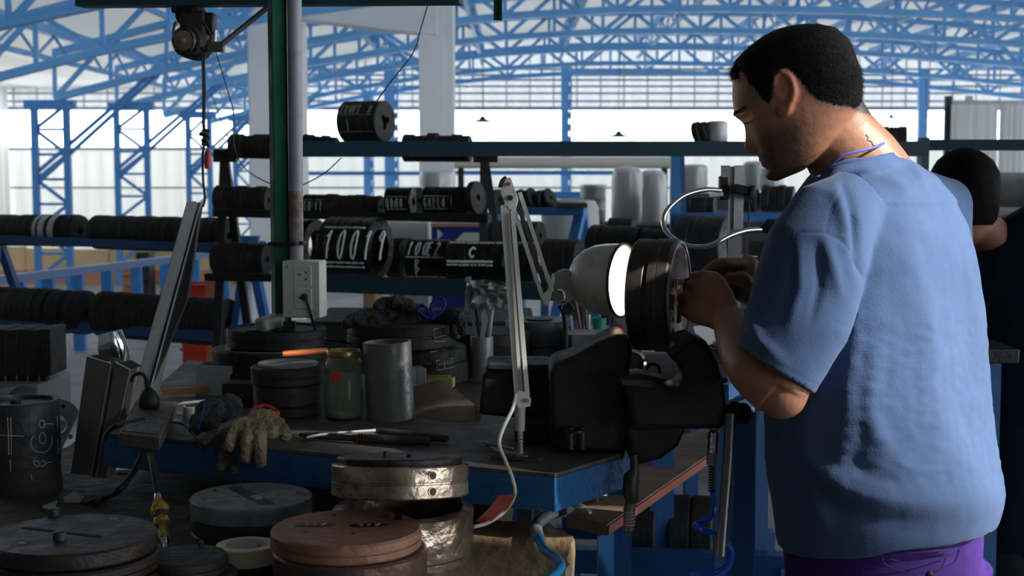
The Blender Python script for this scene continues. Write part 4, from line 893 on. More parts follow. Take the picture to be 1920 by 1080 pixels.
# glass jar
t = thing('glass_jar', onb(641, 795), 'open glass jar with a red heart label and a gold rim', 'jar')
c = onb(641, 790) + V((0, .034, 0)); gl = glassy('jar glass', (.30, .33, .27), .90, .05); [n_ for n_ in gl.node_tree.nodes if n_.type == 'BSDF_TRANSPARENT'][0].inputs[0].default_value = (.90, .93, .86, 1)
prof = [(.001, .001), (.028, .001), (.033, .004), (.0345, .012), (.0345, .045), (.033, .055), (.031, .070), (.0325, .085), (.0335, .092), (.0325, .102), (.0285, .110), (.0275, .117)]
MB().lathe(prof + [(r_-.0018, h) for r_, h in reversed(prof[1:])], c, n=48).build('glass', gl, t, weld=True)
MB().lathe([(.0285, .110), (.0300, .111), (.0305, .114), (.0305, .121), (.0298, .1225), (.0275, .1225), (.0272, .112)], c, n=48, closed=True).build('gold_rim', mat('gold lid', (.34, .29, .08), .3, .7, (.20, .20, .10), 30, .6), t)
MB().lathe([(.001, .0015), (.030, .003), (.032, .007), (.001, .008)], c, n=40).build('residue', mat('jar residue', (.38, .34, .16), .5), t)
hp_ = []
for k in range(24):
    a = 2*math.pi*k/24; hp_.append((.0120*math.sin(a)**3*1.0, .0009*(13*math.cos(a)-5*math.cos(2*a)-2*math.cos(3*a)-math.cos(4*a))))
hv = []
for (x, z) in hp_:
    an = R(-90) - .34 + x/.034; rr = .0354 if z < -.0 else .0346
    for q in (rr, rr+.0006): hv.append(V((c.x+math.cos(an)*q, c.y+math.sin(an)*q, c.z+.079+z)))
# heart follows the glass
rp = lambda z: .0330 if z > .088 else (.0322 if z > .062 else .0345)
hv = []
for (x, z) in hp_:
    hh = .078+z*1.05; rr = .0336 if hh < .066 else .0330; an = R(-90) - .36 + x/.032
    for q in (rr+.0004, rr+.0010): hv.append(V((c.x+math.cos(an)*q, c.y+math.sin(an)*q, c.z+hh)))
n = 24; MB().add(hv, [tuple(2*k+1 for k in range(n)), tuple(2*k for k in range(n-1, -1, -1))] + [(2*k, 2*((k+1) % n), 2*((k+1) % n)+1, 2*k+1) for k in range(n)]).build('heart_label', mat('faded red label', (.60, .07, .04), .5), t, smooth=0)
# grey pipe offcut
c = onb(729, 793) + V((0, .046, 0)); r = .0435; t = thing('pipe_offcut', c, 'upright dark grey steel pipe offcut right of the glass jar', 'pipe')
MB().lathe([(r-.003, 0), (r, 0), (r, .008), (r-.001, .0095), (r-.0008, .138), (r-.002, .1385), (r-.004, .1385), (r-.004, .0)], c, V((-.045, 0, 1)), n=56, closed=True).build('tube', mat('dark grey steel', (.20, .20, .20), .42, .55, (.155, .155, .155), 60, .5, .06, 200), t)
MB().lathe([(.0005, .118), (r-.004, .118), (r-.004, .121), (.0005, .121)], c, V((-.045, 0, 1)), n=40).build('inner_plug', M['rustdark'], t)
# glove on stacked discs behind
c = V((P(752, 650, 2.95).x, 2.95, ZB)); D = .225
mdc = M['black']
tl = []
tl.append(stack_disc('stacked_die', c + V((.045, .03, 0)), D*.86, .046, mdc, 'lowest disc with a chalk box under the dark gloves', groove=False))
tl.append(stack_disc('stacked_die', c + V((.035, .01, .046)), D*.90, .030, mdc, 'second disc under the dark gloves, chalk marked', groove=False))
tl.append(stack_disc('stacked_die', c + V((0, 0, .078)), D, .052, mdc, 'large top disc under the dark gloves, chalk marked', groove=True))
def on_cyl(cc, rad, px, py):
    x = 0
    y = cc.y - rad
    for _ in range(5):
        q = P(px, py, y); x = max(-rad*.99, min(rad*.99, q.x-cc.x)); y = cc.y - math.sqrt(rad*rad-x*x)
    q = P(px, py, y); return V((cc.x+x, y-.0006, q.z))
mb = MB()
for pts in ([(812, 618), (834, 612), (836, 628), (815, 634), (812, 618)], [(815, 640), (835, 640), (838, 655), (808, 660)]):
    mb.tube([on_cyl(c, D/2, x, y) for x, y in pts], .0009, 5)
mb.build('chalk_marks', M['chalkdim'], tl[2])
mb = MB()
for pts in ([(818, 676), (850, 672), (852, 688), (820, 694), (818, 676)], [(822, 684), (850, 680)], [(832, 675), (834, 692)]):
    mb.tube([on_cyl(c + V((.035, .01, 0)), D*.45, x, y) for x, y in pts], .0009, 5)
mb.build('chalk_marks', M['chalkdim'], tl[1])
# steel can with brushes and knives
c = onb(903, 716) + V((0, .024, 0)); t = thing('steel_can', c, 'narrow zinc can holding brushes and blades on the bench', 'can')
MB().lathe([(.001, 0), (.0235, 0), (.0242, .002), (.0240, .092), (.0228, .093), (.0222, .090), (.0222, .004), (.001, .004)], c, n=40).build('body', M['zinc'], t, weld=True)
dC = c.y
def tool(name, pts, w, th, m, lab, cat, extra=None):
    t = thing(name, pts[0], lab, cat)
    for k in range(len(pts)-1): strut('blade' if k == len(pts)-2 else 'shaft', pts[k], pts[k+1], w[k], th, m[k], t, up=(0, 1, 0))
    return t
tool('spatula', [P(896, 690, dC), P(893, 640, dC-.005), P(879, 548, dC-.005)], [.006, .005], .008, [M['steel'], M['zinc']], 'thin steel spatula leaning left in the zinc can', 'tool')
tool('rasp', [P(902, 690, dC+.01), P(900, 640, dC+.01), P(888, 545, dC+.005)], [.006, .006], .01, [M['wood'], M['steel']], 'dark rasp in the zinc can behind the spatula', 'tool')
tool('wooden_stick', [P(906, 690, dC), P(912, 640, dC+.005), P(915, 572, dC+.01)], [.007, .007], .009, [M['wood'], mat('pale wood', (.45, .36, .25), .7)], 'pale wooden stick standing in the zinc can', 'tool')
tt = thing('palette_knife', P(905, 690, dC), 'shiny curved knife blade leaning right in the zinc can', 'knife')
MB().prism([(0, 0), (.012, .045), (.010, .075), (.020, .092), (.024, .06), (.016, .02), (.006, -.004)], P(893, 655, dC-.012), (1, 0, 0), (0, 0, 1), .002).build('blade', M['alu'], tt)
tt = thing('paint_brush', P(915, 690, dC), 'flat brush with a pale handle at the right of the zinc can', 'brush')
MB().tube([P(910, 690, dC), P(915, 640, dC), P(921, 578, dC)], [.004, .0055, .0065], 10).build('handle', M['zinc'], tt)
tt = thing('plastic_bag', P(925, 560, dC), 'crumpled clear plastic film over the tools in the zinc can', 'film')
mb = MB(); rnd = random.Random(5); n = 14; gv = []
for i in range(n):
    for j in range(8):
        u = i/(n-1); v = j/7; px = 872 + 95*u; py = 520 + 62*v + 16*u*(1-v) - 10*math.sin(v*3)
        gv.append(P(px + 8*noise.noise(V((i*.6, j*.6, 0))), py + 10*noise.noise(V((i*.5, j*.7, 4))), dC-.02 + .035*noise.noise(V((i*.45, j*.6, 9)))))
m0 = len(gv); gv += [p + V((0, .0015, 0)) for p in gv]; fs = []
for i in range(n-1):
    for j in range(7): a = i*8+j; q = (a, a+1, a+9, a+8); fs += [q, tuple(m0+x for x in reversed(q))]
MB().add(gv, fs).build('film', glassy('clear film', (.5, .5, .5), .72, .15), tt)
# white square bottle
c = onb(972, 692) + V((0, .04, 0)); t = thing('plastic_bottle', c, 'pale square plastic bottle standing behind the lamp arm', 'bottle')
w2 = S(40, c.y); mb = MB(); hb = .082
def sq(w_, z, rr=.35):
    out = []
    for k in range(24):
        a = 2*math.pi*k/24; e = 4.0 if rr < .5 else 2
        x = math.copysign(abs(math.cos(a))**(2/e), math.cos(a))*w_; y = math.copysign(abs(math.sin(a))**(2/e), math.sin(a))*w_*.8; out.append(c + V((x, y, z)))
    return out
mb.loft([sq(w2*.95, 0), sq(w2, .004), sq(w2, hb*.72), sq(w2*.9, hb*.80), sq(w2*.42, hb*1.12, 1), sq(w2*.22, hb*1.18, 1), sq(w2*.22, hb*1.28, 1)])
mb.build('body', mat('cloudy plastic', (.50, .48, .42), .45, 0, (.42, .40, .36), 10, .55), t)
MB().lathe([(.001, 0), (w2*.26, 0), (w2*.26, .014), (w2*.2, .016), (.001, .017)], c + V((0, 0, hb*1.28)), n=20).build('cap', M['zinc'], t)
# boards and scraps behind the pipe
c = onb(826, 727); tt = tag(MB().box(c + V((0, .01, .010)), (.055, .03, .020), Matrix.Rotation(R(-6), 3, 'Z')).build('yellow_pad', mat('cream pad', (.62, .56, .30), .7), bevel=.002), 'small cream pad with yellow edge right of the grey pipe offcut', 'pad')
tag(MB().box(c + V((-.004, .008, .0225)), (.045, .02, .004), Matrix.Rotation(R(-6), 3, 'Z')).build('yellow_strip', mat('yellow strip', (.50, .45, .02), .5)), 'bright yellow strip lying on the cream pad', 'strip')
cv = MB(); n = 14; vs = []
p0, p1, p2, p3 = P(770, 727, 2.62), P(824, 716, 2.60), P(902, 768, 2.52), P(780, 780, 2.45)
for i in range(n+1):
    u = i/n; topc = p0.lerp(p1, min(u*2.2, 1)) if u < .45 else p1.lerp(p2, (u-.45)/.55); botc = V((p0.x, p0.y-.05, ZB+.001)).lerp(V((p2.x, p2.y-.03, ZB+.001)), u) + V((0, -.045*math.sin(u*math.pi), 0))
    topc = topc + V((0, .03*math.sin(u*math.pi), 0))
    if i == n: topc = botc + V((0, 0, .012))
    for q in (0, 1): vs += [botc + V((0, .0008*q, 0)), topc + V((0, .0008*q, 0))]
fs = []
for i in range(n): k = 4*i; fs += [(k, k+4, k+5, k+1), (k+2, k+3, k+7, k+6), (k+1, k+5, k+7, k+3), (k, k+2, k+6, k+4)]
fs += [(0, 1, 3, 2), (4*n, 4*n+2, 4*n+3, 4*n+1)]
tag(cv.add(vs, fs).build('sandpaper', M['khaki']), 'curled sheet of brown sandpaper right of the grey pipe offcut', 'sandpaper')
tag(MB().box(P(785, 712, 2.75), (.02, .05, .05), Matrix.Rotation(R(15), 3, 'Z')).build('bent_plate', M['zinc'], bevel=.001), 'small bent zinc plate behind the grey pipe offcut', 'plate')
# silver boxes at the left of the bench
c = onb(408, 742); t = thing('aluminium_box', c + V((0, .03, 0)), 'small open aluminium box section standing behind the gloves', 'box section'); w_ = S(74, c.y); h_ = .060
rt = Matrix.Rotation(R(-14), 3, 'Z')
for nm, off, sz in (('front_wall', (0, -.03, h_/2), (w_, .002, h_)), ('rear_wall', (0, .03, h_/2), (w_, .002, h_)), ('side_wall', (-w_/2, 0, h_/2), (.002, .06, h_)), ('side_wall', (w_/2, 0, h_/2), (.002, .06, h_))):
    MB().box(c + V((0, .03, 0)) + rt @ V(off), sz, rt).build(nm, M['alu'], t, bevel=.0004)
tt = thing('sharpening_strip', c + V((.01, .03, .01)), 'narrow silver strip sticking out of the aluminium box section', 'strip'); strut('strip', c + V((-.0, .03, .01)), P(428, 650, c.y+.03), .011, .004, M['alu'], tt, up=(0, 1, 0))
c = onb(445, 764); tag(MB().box(c + V((.004, .03, .022)), (.062, .05, .044), Matrix.Rotation(R(-10), 3, 'Z')).build('dark_block', M['steel'], bevel=.002), 'dark rectangular steel block right of the aluminium box section', 'block')
a = onb(300, 752); tag(MB().box(a + V((.045, .06, .012)), (.11, .012, .012), Matrix.Rotation(R(22), 3, 'Z')).build('wooden_lath', mat('ochre lath', (.50, .28, .09), .6), bevel=.001), 'ochre wooden lath behind the plug and gloves', 'lath')
c = onb(352, 790); tag(MB().lathe([(.014, 0), (.0155, .001), (.0155, .022), (.014, .023)], c + V((0, .03, 0)), n=28, closed=True).build('steel_ring', M['zinc']), 'short steel ring lying left of the dark glove', 'ring')
tag(MB().prism([(-.025, -.01), (.024, -.012), (.028, .010), (-.018, .014)], c + V((-.002, .045, .026)), V((1, 0, .1)), (0, 1, 0), .0015).build('tin_scrap', M['alu']), 'bright tin scrap lying on the small ring', 'scrap')

# plier-like tool on the bench
t = thing('pliers', onb(700, 828), 'dark handled pliers lying flat on the bench in front of the jar', 'pliers')
zz = ZB + .008
def gb(px, py, z=zz): return G(px, py, z)
MB().tube([gb(662, 822), gb(700, 823), gb(760, 826), gb(806, 828)], [.0062, .0075, .0078, .0068], 12).build('handle', mat('dark red brown grip', (.045, .030, .028), .5, 0, (.02, .018, .018), 40, .5), t)
MB().tube([gb(702, 806, zz+.004), gb(740, 812, zz+.003), gb(790, 818), gb(838, 823)], [.0045, .0065, .007, .006], 12).build('handle', bpy.data.materials['dark red brown grip'], t)
for k in range(7): p = gb(672+6*k, 822.5); MB().lathe([(.0079, -.001), (.0083, 0), (.0079, .001)], p, (1, -.3, 0), 14).build('grip_rib', bpy.data.materials['dark red brown grip'], t)
MB().tube([gb(562, 815), gb(600, 817), gb(662, 822)], [.003, .006, .005], 10).build('jaw', M['steel'], t)
MB().tube([gb(575, 820, zz+.003), gb(600, 815, zz+.004), gb(640, 811, zz+.005), gb(704, 807, zz+.005)], [.002, .0025, .0022, .0025], 8).build('rod', M['alu'], t)
MB().lathe([(.001, 0), (.009, 0), (.009, .006), (.001, .007)], gb(580, 820, zz-.002), n=18).build('pivot', M['rustdark'], t)

# ------------------------------------------------------------------ left side: channel, profiles, plug box
# long aluminium channel leaning
t = thing('aluminium_channel', onb(262, 775), 'long aluminium channel leaning up to the right of the profile bundle', 'channel')
d0, d1 = 2.62, 2.75
def chan(px, py, f): return P(px, py, d0+(d1-d0)*f)
L0, L1 = chan(236, 790, 0), chan(352, 378, 1); M0, M1 = chan(266, 782, 0), chan(371, 380, 1); N0, N1 = chan(272, 770, .0) + V((0, .02, 0)), chan(377, 380, 1) + V((0, .01, 0))
def slab(a, b, c_, d_, th): 
    n_ = (b-a).cross(d_-a).normalized()*th
    return [a, b, c_, d_, a+n_, b+n_, c_+n_, d_+n_], [(0, 1, 2, 3), (7, 6, 5, 4), (0, 4, 5, 1), (1, 5, 6, 2), (2, 6, 7, 3), (3, 7, 4, 0)]
MB().add(*slab(L0, M0, M1, L1, .002)).build('web', M['alu'], t, smooth=0)
MB().add(*slab(M0, M0 + V((.012, .035, 0)), M1 + V((.005, .02, 0)), M1, .002)).build('inner_flange', M['zinc'], t, smooth=0)
MB().add(*slab(L0, L0 + V((.012, .035, 0)), L1 + V((.01, .03, 0)), L1, -.002)).build('outer_flange', M['zinc'], t, smooth=0)
mid0, mid1 = chan(285, 735, .05), chan(377, 380, 1)
strut('lip', chan(277, 752, 0) + V((0, -.004, 0)), mid1, .0025, .004, M['alu'], t, up=(0, 1, 0))
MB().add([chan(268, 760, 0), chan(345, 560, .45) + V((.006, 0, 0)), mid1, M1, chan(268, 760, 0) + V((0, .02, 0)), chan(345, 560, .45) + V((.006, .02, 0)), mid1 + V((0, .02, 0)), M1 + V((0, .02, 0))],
         [(0, 1, 2, 3), (7, 6, 5, 4), (0, 4, 5, 1), (1, 5, 6, 2), (2, 6, 7, 3), (3, 7, 4, 0)]).build('shade_sheet', M['steel'], t, smooth=0)  # dark sheet painted as the shade inside the channel
# bundle of dark box profiles leaning on the front bench
t = thing('profile_bundle', onf(165, 890), 'bundle of dark aluminium box profiles leaning against the blue bench', 'profiles')
dB = 2.45
for k, (xa, xb, xt0, xt1, yt, yb, off) in enumerate(((132, 172, 162, 208, 668, 888, 0), (168, 180, 205, 215, 678, 893, .006), (176, 200, 216, 244, 680, 893, .002))):
    a, b, c_, d_ = P(xa, yb, dB+off), P(xb, yb+4, dB+off-.01), P(xt1, yt+14, dB+.12+off), P(xt0, yt, dB+.12+off)
    n_ = V((.006, .030, 0))
    MB().add([a, b, c_, d_, a+n_, b+n_, c_+n_, d_+n_], [(0, 1, 2, 3), (7, 6, 5, 4), (0, 4, 5, 1), (1, 5, 6, 2), (2, 6, 7, 3), (3, 7, 4, 0)]).build('profile', M['darkalu'], t, bevel=.001)
    strut('bright_edge', d_ + V((0, -.001, .001)), c_ + V((0, -.001, .001)), .002, .002, M['alu'], t)
    strut('bright_edge', c_ + V((0, -.001, 0)), b + V((0, -.0015, 0)), .0014, .0014, M['zinc'], t)
    if k != 1:
        e0, e1 = d_*.72+c_*.28, d_*.15+c_*.85
        MB().add([d_.lerp(c_, .12) + V((.004, .006, .0006)), d_.lerp(c_, .9) + V((.001, .006, .0006)), d_.lerp(c_, .9) + V((.014, .036, .0006)), d_.lerp(c_, .12) + V((.017, .036, .0006)),
                  d_.lerp(c_, .12) + V((.004, .006, .0016)), d_.lerp(c_, .9) + V((.001, .006, .0016)), d_.lerp(c_, .9) + V((.014, .036, .0016)), d_.lerp(c_, .12) + V((.017, .036, .0016))],
                 [(0, 1, 2, 3), (7, 6, 5, 4), (0, 4, 5, 1), (1, 5, 6, 2), (2, 6, 7, 3), (3, 7, 4, 0)]).build('end_opening', M['rubber'], t, smooth=0)
# shiny scoop/reflector behind the bundle
mb = MB(); vs = []; n = 10
for i in range(n+1):
    v = i/n; yl = 690 - 62*v; xl = 203 - 20*math.sin(min(1, v*1.3)*1.9); xr = 244 - 16*v*v; 
    for j in range(n+1):
        u = j/n; vs.append(P(xl + (xr-xl)*u, yl - 10*u*v, 2.66 - .022*math.sin(u*math.pi) - .012*math.sin(v*2.2)))
m0 = len(vs); vs += [p + V((0, .002, 0)) for p in vs]; fs = []
for i in range(n):
    for j in range(n): a = i*(n+1)+j; q = (a, a+1, a+n+2, a+n+1); fs += [q, tuple(m0+x for x in reversed(q))]
for i in range(n):
    for q in ((i*(n+1), (i+1)*(n+1)), (i*(n+1)+n, (i+1)*(n+1)+n), (i, i+1), (n*(n+1)+i, n*(n+1)+i+1)): fs.append((q[0], q[1], m0+q[1], m0+q[0]))
tag(mb.add(vs, fs).build('polished_scoop', M['chrome']), 'polished curved metal scoop standing behind the profile bundle', 'scoop')
# finned block at the far left
t = thing('finned_block', P(45, 712, 3.4), 'dark finned mould block with black plugs below at the left edge', 'mould block')
dF = 3.4
for k in range(6):
    x0, x1 = -30+21*k, -12+21*k
    a, b = P(x0, 705, dF), P(x1, 619, dF); MB().bbox_(a.x, b.x+.002, dF, dF+.12, a.z, b.z+.002*(k % 2)).build('fin', M['black'], t, bevel=.003)
    MB().lathe([(.001, 0), (.010, 0), (.011, .014), (.001, .014)], P((x0+x1)/2, 714, dF+.02), n=14).build('plug', M['rubber'], t)
a, b = P(-30, 704, dF+.01), P(88, 620, dF+.01); MB().bbox_(a.x, b.x, dF+.012, dF+.11, a.z, b.z).build('core', M['black'], t)
for yy in (648, 664, 680): MB().prism([(0, 0), (.014, .004), (.014, -.008)], P(78, yy, dF-.003), (1, 0, 0), (0, 0, 1), .003).build('notch', M['rubber'], t, smooth=0)
tag(MB().bbox_(P(-40, 716, dF).x, P(86, 716, dF).x, dF-.05, dF+.2, 0, P(0, 716, dF).z).build('tool_cabinet', M['floor'], bevel=.01), 'pale grey worn block under the finned mould block', 'cabinet')
c = P(10, 735, 3.0); tag(MB().lathe([(.001, 0), (.055, 0), (.058, .003), (.058, .05), (.05, .055), (.001, .055)], c + V((0, 0, -.05)), (.9, -.4, .15), 36).build('round_casting', M['steel']), 'dark round casting lying behind the chalk-marked die', 'casting')
tag(MB().bbox_(c.x-.35, c.x+.16, 2.9, 3.2, 0, c.z-.095).build('low_cabinet', M['blackrack'], bevel=.01), 'low dark cabinet behind the chalk-marked die', 'cabinet')
# white flange plate with holes
c = P(106, 795, 2.62); t = thing('flange_plate', c, 'pale round flange plate with bolt holes behind the chalk-marked die', 'flange')
MB().lathe([(.018, 0), (.046, 0), (.047, .002), (.047, .006), (.046, .008), (.018, .008)], c, (.62, -.7, .1), 40, closed=True).build('plate', mat('pale blue grey paint', (.42, .46, .52), .5), t)
for an in (20, 75, 130, 250, 300):
    ax = V((.62, -.7, .1)).normalized(); u = ax.cross(V((0, 0, 1))).normalized(); v = ax.cross(u)
    MB().lathe([(.0001, 0), (.0042, 0), (.0042, .001), (.0001, .0011)], c + (u*math.cos(R(an)) + v*math.sin(R(an)))*.034 + ax*.0078, ax, 12).build('bolt_hole', M['rubber'], t)
# plug box lying over the bench corner
c = G(276, 785, 1.075); t = thing('extension_socket', c, 'grimy extension socket box lying over the left corner of the blue bench', 'extension socket')
q = [G(222, 812, 1.065), G(300, 820, 1.065), G(332, 752, 1.072), G(255, 748, 1.072)]
mb = MB(); mb.add([p for p in q] + [p - V((0, 0, .022)) for p in q], [(0, 1, 2, 3), (7, 6, 5, 4)] + [(k, (k+1) % 4, 4+(k+1) % 4, 4+k) for k in range(4)])
mb.build('body', mat('grimy grey plastic', (.12, .115, .10), .55, 0, (.06, .055, .05), 35, .5, .4, 60), t, bevel=.003)
q2 = [p.lerp(sum(q, V())/4, .1) + V((0, 0, .002)) for p in q]
MB().add([p for p in q2] + [p - V((0, 0, .004)) for p in q2], [(0, 1, 2, 3), (7, 6, 5, 4)] + [(k, (k+1) % 4, 4+(k+1) % 4, 4+k) for k in range(4)]).build('cover', bpy.data.materials['grimy grey plastic'], t, bevel=.001)
b = G(280, 765, 1.074); t = thing('black_plug', b, 'black mains plug with ribbed neck standing in the extension socket', 'plug')
MB().loft([[b + V((math.cos(a)*w_, math.sin(a)*w_*.7, z)) for a in [2*math.pi*k/20 for k in range(20)]] for w_, z in ((.017, 0), (.0185, .004), (.0175, .018), (.012, .028), (.007, .033))]).build('body', M['rubber'], t)
for k in range(5): MB().lathe([(.0055-.0005*k, 0), (.0065-.0005*k, .0015), (.0055-.0005*k, .003)], b + V((-.001-.001*k, 0, .033+.0042*k)), n=14).build('neck_rib', M['rubber'], t)
MB().tube(spline([b + V((0, 0, .03)), b + V((-.005, 0, .052)), b + V((-.014, .0, .060)), b + V((-.026, .0, .056)), b + V((-.030, .002, .046))], 6), .0032, 8).build('cord', M['rubber'], t)
# cables from the socket and the air coupling
t = thing('power_cord', G(250, 860, 1.0), 'thick black cord dropping from the extension socket to the front bench', 'cord')
MB().tube(spline([G(272, 822, 1.05), P(268, 850, 2.28), P(250, 885, 2.25), P(222, 920, 2.2), onf(200, 938) + V((0, 0, .006)), onf(176, 952) + V((0, 0, .005))], 8), .0052, 10).build('cord', M['rubber'], t)
t = thing('loose_cord', G(230, 790, 1.07), 'thin dark cord looping over the bench edge left of the gloves', 'cord')
MB().tube(spline([G(232, 795, 1.07), G(205, 808, 1.055), P(196, 825, 2.33), G(212, 800, 1.08), G(270, 784, 1.085)], 8), .003, 8).build('cord', M['rubber'], t)
MB().tube(spline([G(315, 790, 1.06), G(345, 797, 1.05), P(365, 818, 2.29), P(378, 845, 2.26), P(398, 880, 2.25), P(430, 903, 2.25)], 8), .0018, 8).build('thin_branch', M['rubber'], t)
t = thing('air_coupling', P(300, 960, 2.1), 'brass and steel air coupling on a black hose standing on the small disc', 'coupling')
a0 = P(312, 1030, 2.0); a1 = P(289, 890, 2.12); ax = (a1-a0); Lc = ax.length
MB().lathe([(.0005, 0), (.004, .001), (.0045, .006), (.0035, .010), (.0055, .013), (.006, .020), (.0045, .024)], a0, ax, 16).build('nipple', M['chrome'], t)
MB().lathe([(.0075, .022), (.0082, .024), (.0082, .042), (.0075, .045)], a0, ax, 6).build('hex_nut', M['brass'], t, smooth=0)
MB().lathe([(.007, .045), (.0125, .047), (.0135, .052), (.0125, .056), (.0125, .070), (.0145, .073), (.0145, .080), (.012, .083), (.0105, .086)], a0, ax, 28).build('sleeve', M['brass'], t)
MB().lathe([(.0128, .058), (.0132, .059), (.0132, .068), (.0128, .069)], a0, ax, 28).build('sleeve_band', M['darkalu'], t)
MB().lathe([(.009, .085), (.010, .087), (.010, .093), (.008, .096)], a0, ax, 6).build('top_nut', M['brass'], t, smooth=0)
MB().lathe([(.0055, .094), (.0062, .096), (.0062, .108), (.005, .110)], a0, ax, 16).build('ferrule', M['chrome'], t)
MB().tube(spline([a0 + ax.normalized()*.106, P(286, 872, 2.14), P(281, 850, 2.2), P(275, 822, 2.27)], 6), .0055, 10).build('hose', M['rubber'], t)
# scraps on the front bench
for k, (pts, m_, lb) in enumerate((([(118, 940), (140, 929), (158, 937), (150, 945), (122, 945)], 'zinc', 'small torn grey scrap on the front bench behind the large disc'),
    ([(152, 946), (172, 934), (182, 938), (166, 947)], 'steel', 'dark scrap right of the torn grey scrap'), ([(78, 952), (108, 946), (104, 951), (84, 955)], 'alu', 'narrow bright sliver on the front bench at the left'),
    ([(220, 872), (244, 868), (246, 888), (218, 888)], 'plasticwhite', 'pale paper scrap below the left bench corner'))):
    q = [onf(x, y) + V((0, 0, .001)) for x, y in pts]; n = len(q); up_ = [V((0, 0, .004 + .006*noise.noise(p*90))) for p in q]
    tag(MB().add([p + u for p, u in zip(q, up_)] + q, [tuple(range(n)), tuple(range(2*n-1, n-1, -1))] + [(j, (j+1) % n, n+(j+1) % n, n+j) for j in range(n)]).build('metal_scrap' if k != 3 else 'paper_scrap', M[m_], smooth=0), lb, 'scrap')
# ------------------------------------------------------------------ vise
def pprism(poly, d, depth): 
    q = [P(x, y, d) for x, y in poly]; area = sum(q[i].x*q[(i+1) % len(q)].z - q[(i+1) % len(q)].x*q[i].z for i in range(len(q)))
    return [(p.x, p.z) for p in (q if area > 0 else q[::-1])]
def plate(mb, poly, d, depth): return mb.prism(pprism(poly, d, depth), (0, d, 0), (1, 0, 0), (0, 0, 1), -depth)
M['vise'] = mat('black vise iron', (.0075, .0075, .008), .5, .1, (.013, .013, .013), 22, .6, .08, 60)
M['visedark'] = mat('dark vise paint', (.010, .010, .0105), .6, .0, (.006, .006, .006), 18, .5, .07, 70)
t = thing('bench_vise', onb(1080, 842), 'big black cast iron bench vise gripping the round die on the blue bench', 'vise')
plate(MB(), [(1032, 838), (1030, 700), (1038, 680), (1075, 668), (1118, 644), (1160, 625), (1178, 630), (1186, 660), (1180, 700), (1172, 740), (1182, 790), (1178, 846), (1120, 850)], 2.19, .12).build('fixed_jaw_body', M['visedark'], t, bevel=.008)
plate(MB(), [(898, 778), (904, 705), (916, 690), (1036, 690), (1036, 790)], 2.28, .09).build('slide_beam', M['visedark'], t, bevel=.006)
plate(MB(), [(910, 694), (914, 684), (1034, 684), (1034, 700)], 2.27, .11).build('beam_cap', M['visedark'], t, bevel=.003)
c = onb(1040, 830) ; MB().bbox_(P(965, 800, 2.3).x, P(1150, 800, 2.3).x, 2.26, 2.44, ZB, P(1000, 778, 2.28).z).build('swivel_base', M['visedark'], t, bevel=.01)
plate(MB(), [(1172, 712), (1240, 716), (1262, 735), (1286, 716), (1283, 694), (1262, 676), (1256, 652), (1268, 638), (1300, 628), (1326, 642), (1346, 678), (1358, 722), (1364, 768), (1358, 806), (1186, 806)], 2.13, .10).build('moving_jaw', M['vise'], t, bevel=.010)
plate(MB(), [(1176, 798), (1290, 798), (1272, 838), (1240, 862), (1200, 872), (1178, 862)], 2.17, .07).build('jaw_throat', M['vise'], t, bevel=.008)
plate(MB(), [(1166, 712), (1230, 718), (1228, 728), (1166, 722)], 2.115, .05).build('jaw_strip', M['steel'], t, bevel=.001)
plate(MB(), [(1162, 705), (1200, 700), (1250, 712), (1248, 718), (1166, 716)], 2.14, .06).build('jaw_ledge', M['vise'], t, bevel=.002)
a = P(1342, 778, 2.17); b = P(1399, 775, 2.13); MB().tube([a, a.lerp(b, .93), b], [.0165, .0168, .015], 24).build('spindle_head', M['visedark'], t, bevel=.001)
MB().sphere(P(1378, 758, 2.14), .008, sc=(1, 1, .7)).build('handle_ball', M['vise'], t)
MB().tube([P(1370, 776, 2.125), P(1366, 860, 2.11), P(1351, 1042, 2.09)], .0088, 16).build('handle_bar', mat('dull bright bar', (.16, .16, .17), .35, .8), t)
for px in (1068, 1090): MB().tube([P(px, 842, 2.165), P(px, 800, 2.165)], .0075, 12).build('bolt', M['vise'], t)
MB().lathe([(.001, 0), (.014, 0), (.014, .004), (.001, .004)], P(1079, 810, 2.16), n=20).build('washer', M['vise'], t)
MB().tube([P(1336, 720, 2.10), P(1362, 712, 2.11)], .004, 10).build('set_screw', M['steel'], t)
MB().tube([P(1258, 661, 2.12), P(1300, 634, 2.12)], [.007, .006], 12).build('jaw_lip', M['visedark'], t)
t = thing('screwdriver', P(1184, 880, 2.14), 'screwdriver-like tool with a black grip hanging under the vise jaw', 'tool')
MB().tube([P(1188, 852, 2.14), P(1190, 880, 2.14), P(1184, 892, 2.14), P(1182, 925, 2.14), P(1186, 942, 2.14)], [.006, .007, .012, .0125, .009], 14).build('grip', M['rubber'], t)
MB().tube([P(1184, 942, 2.14), P(1180, 955, 2.14), P(1179, 994, 2.14)], [.0085, .009, .0082], 14).build('threaded_end', M['darkalu'], t)
for k in range(5): MB().lathe([(.0088, 0), (.0094, .0008), (.0088, .0016)], P(1180, 984-6*k, 2.14), n=14).build('thread', M['zinc'], t)
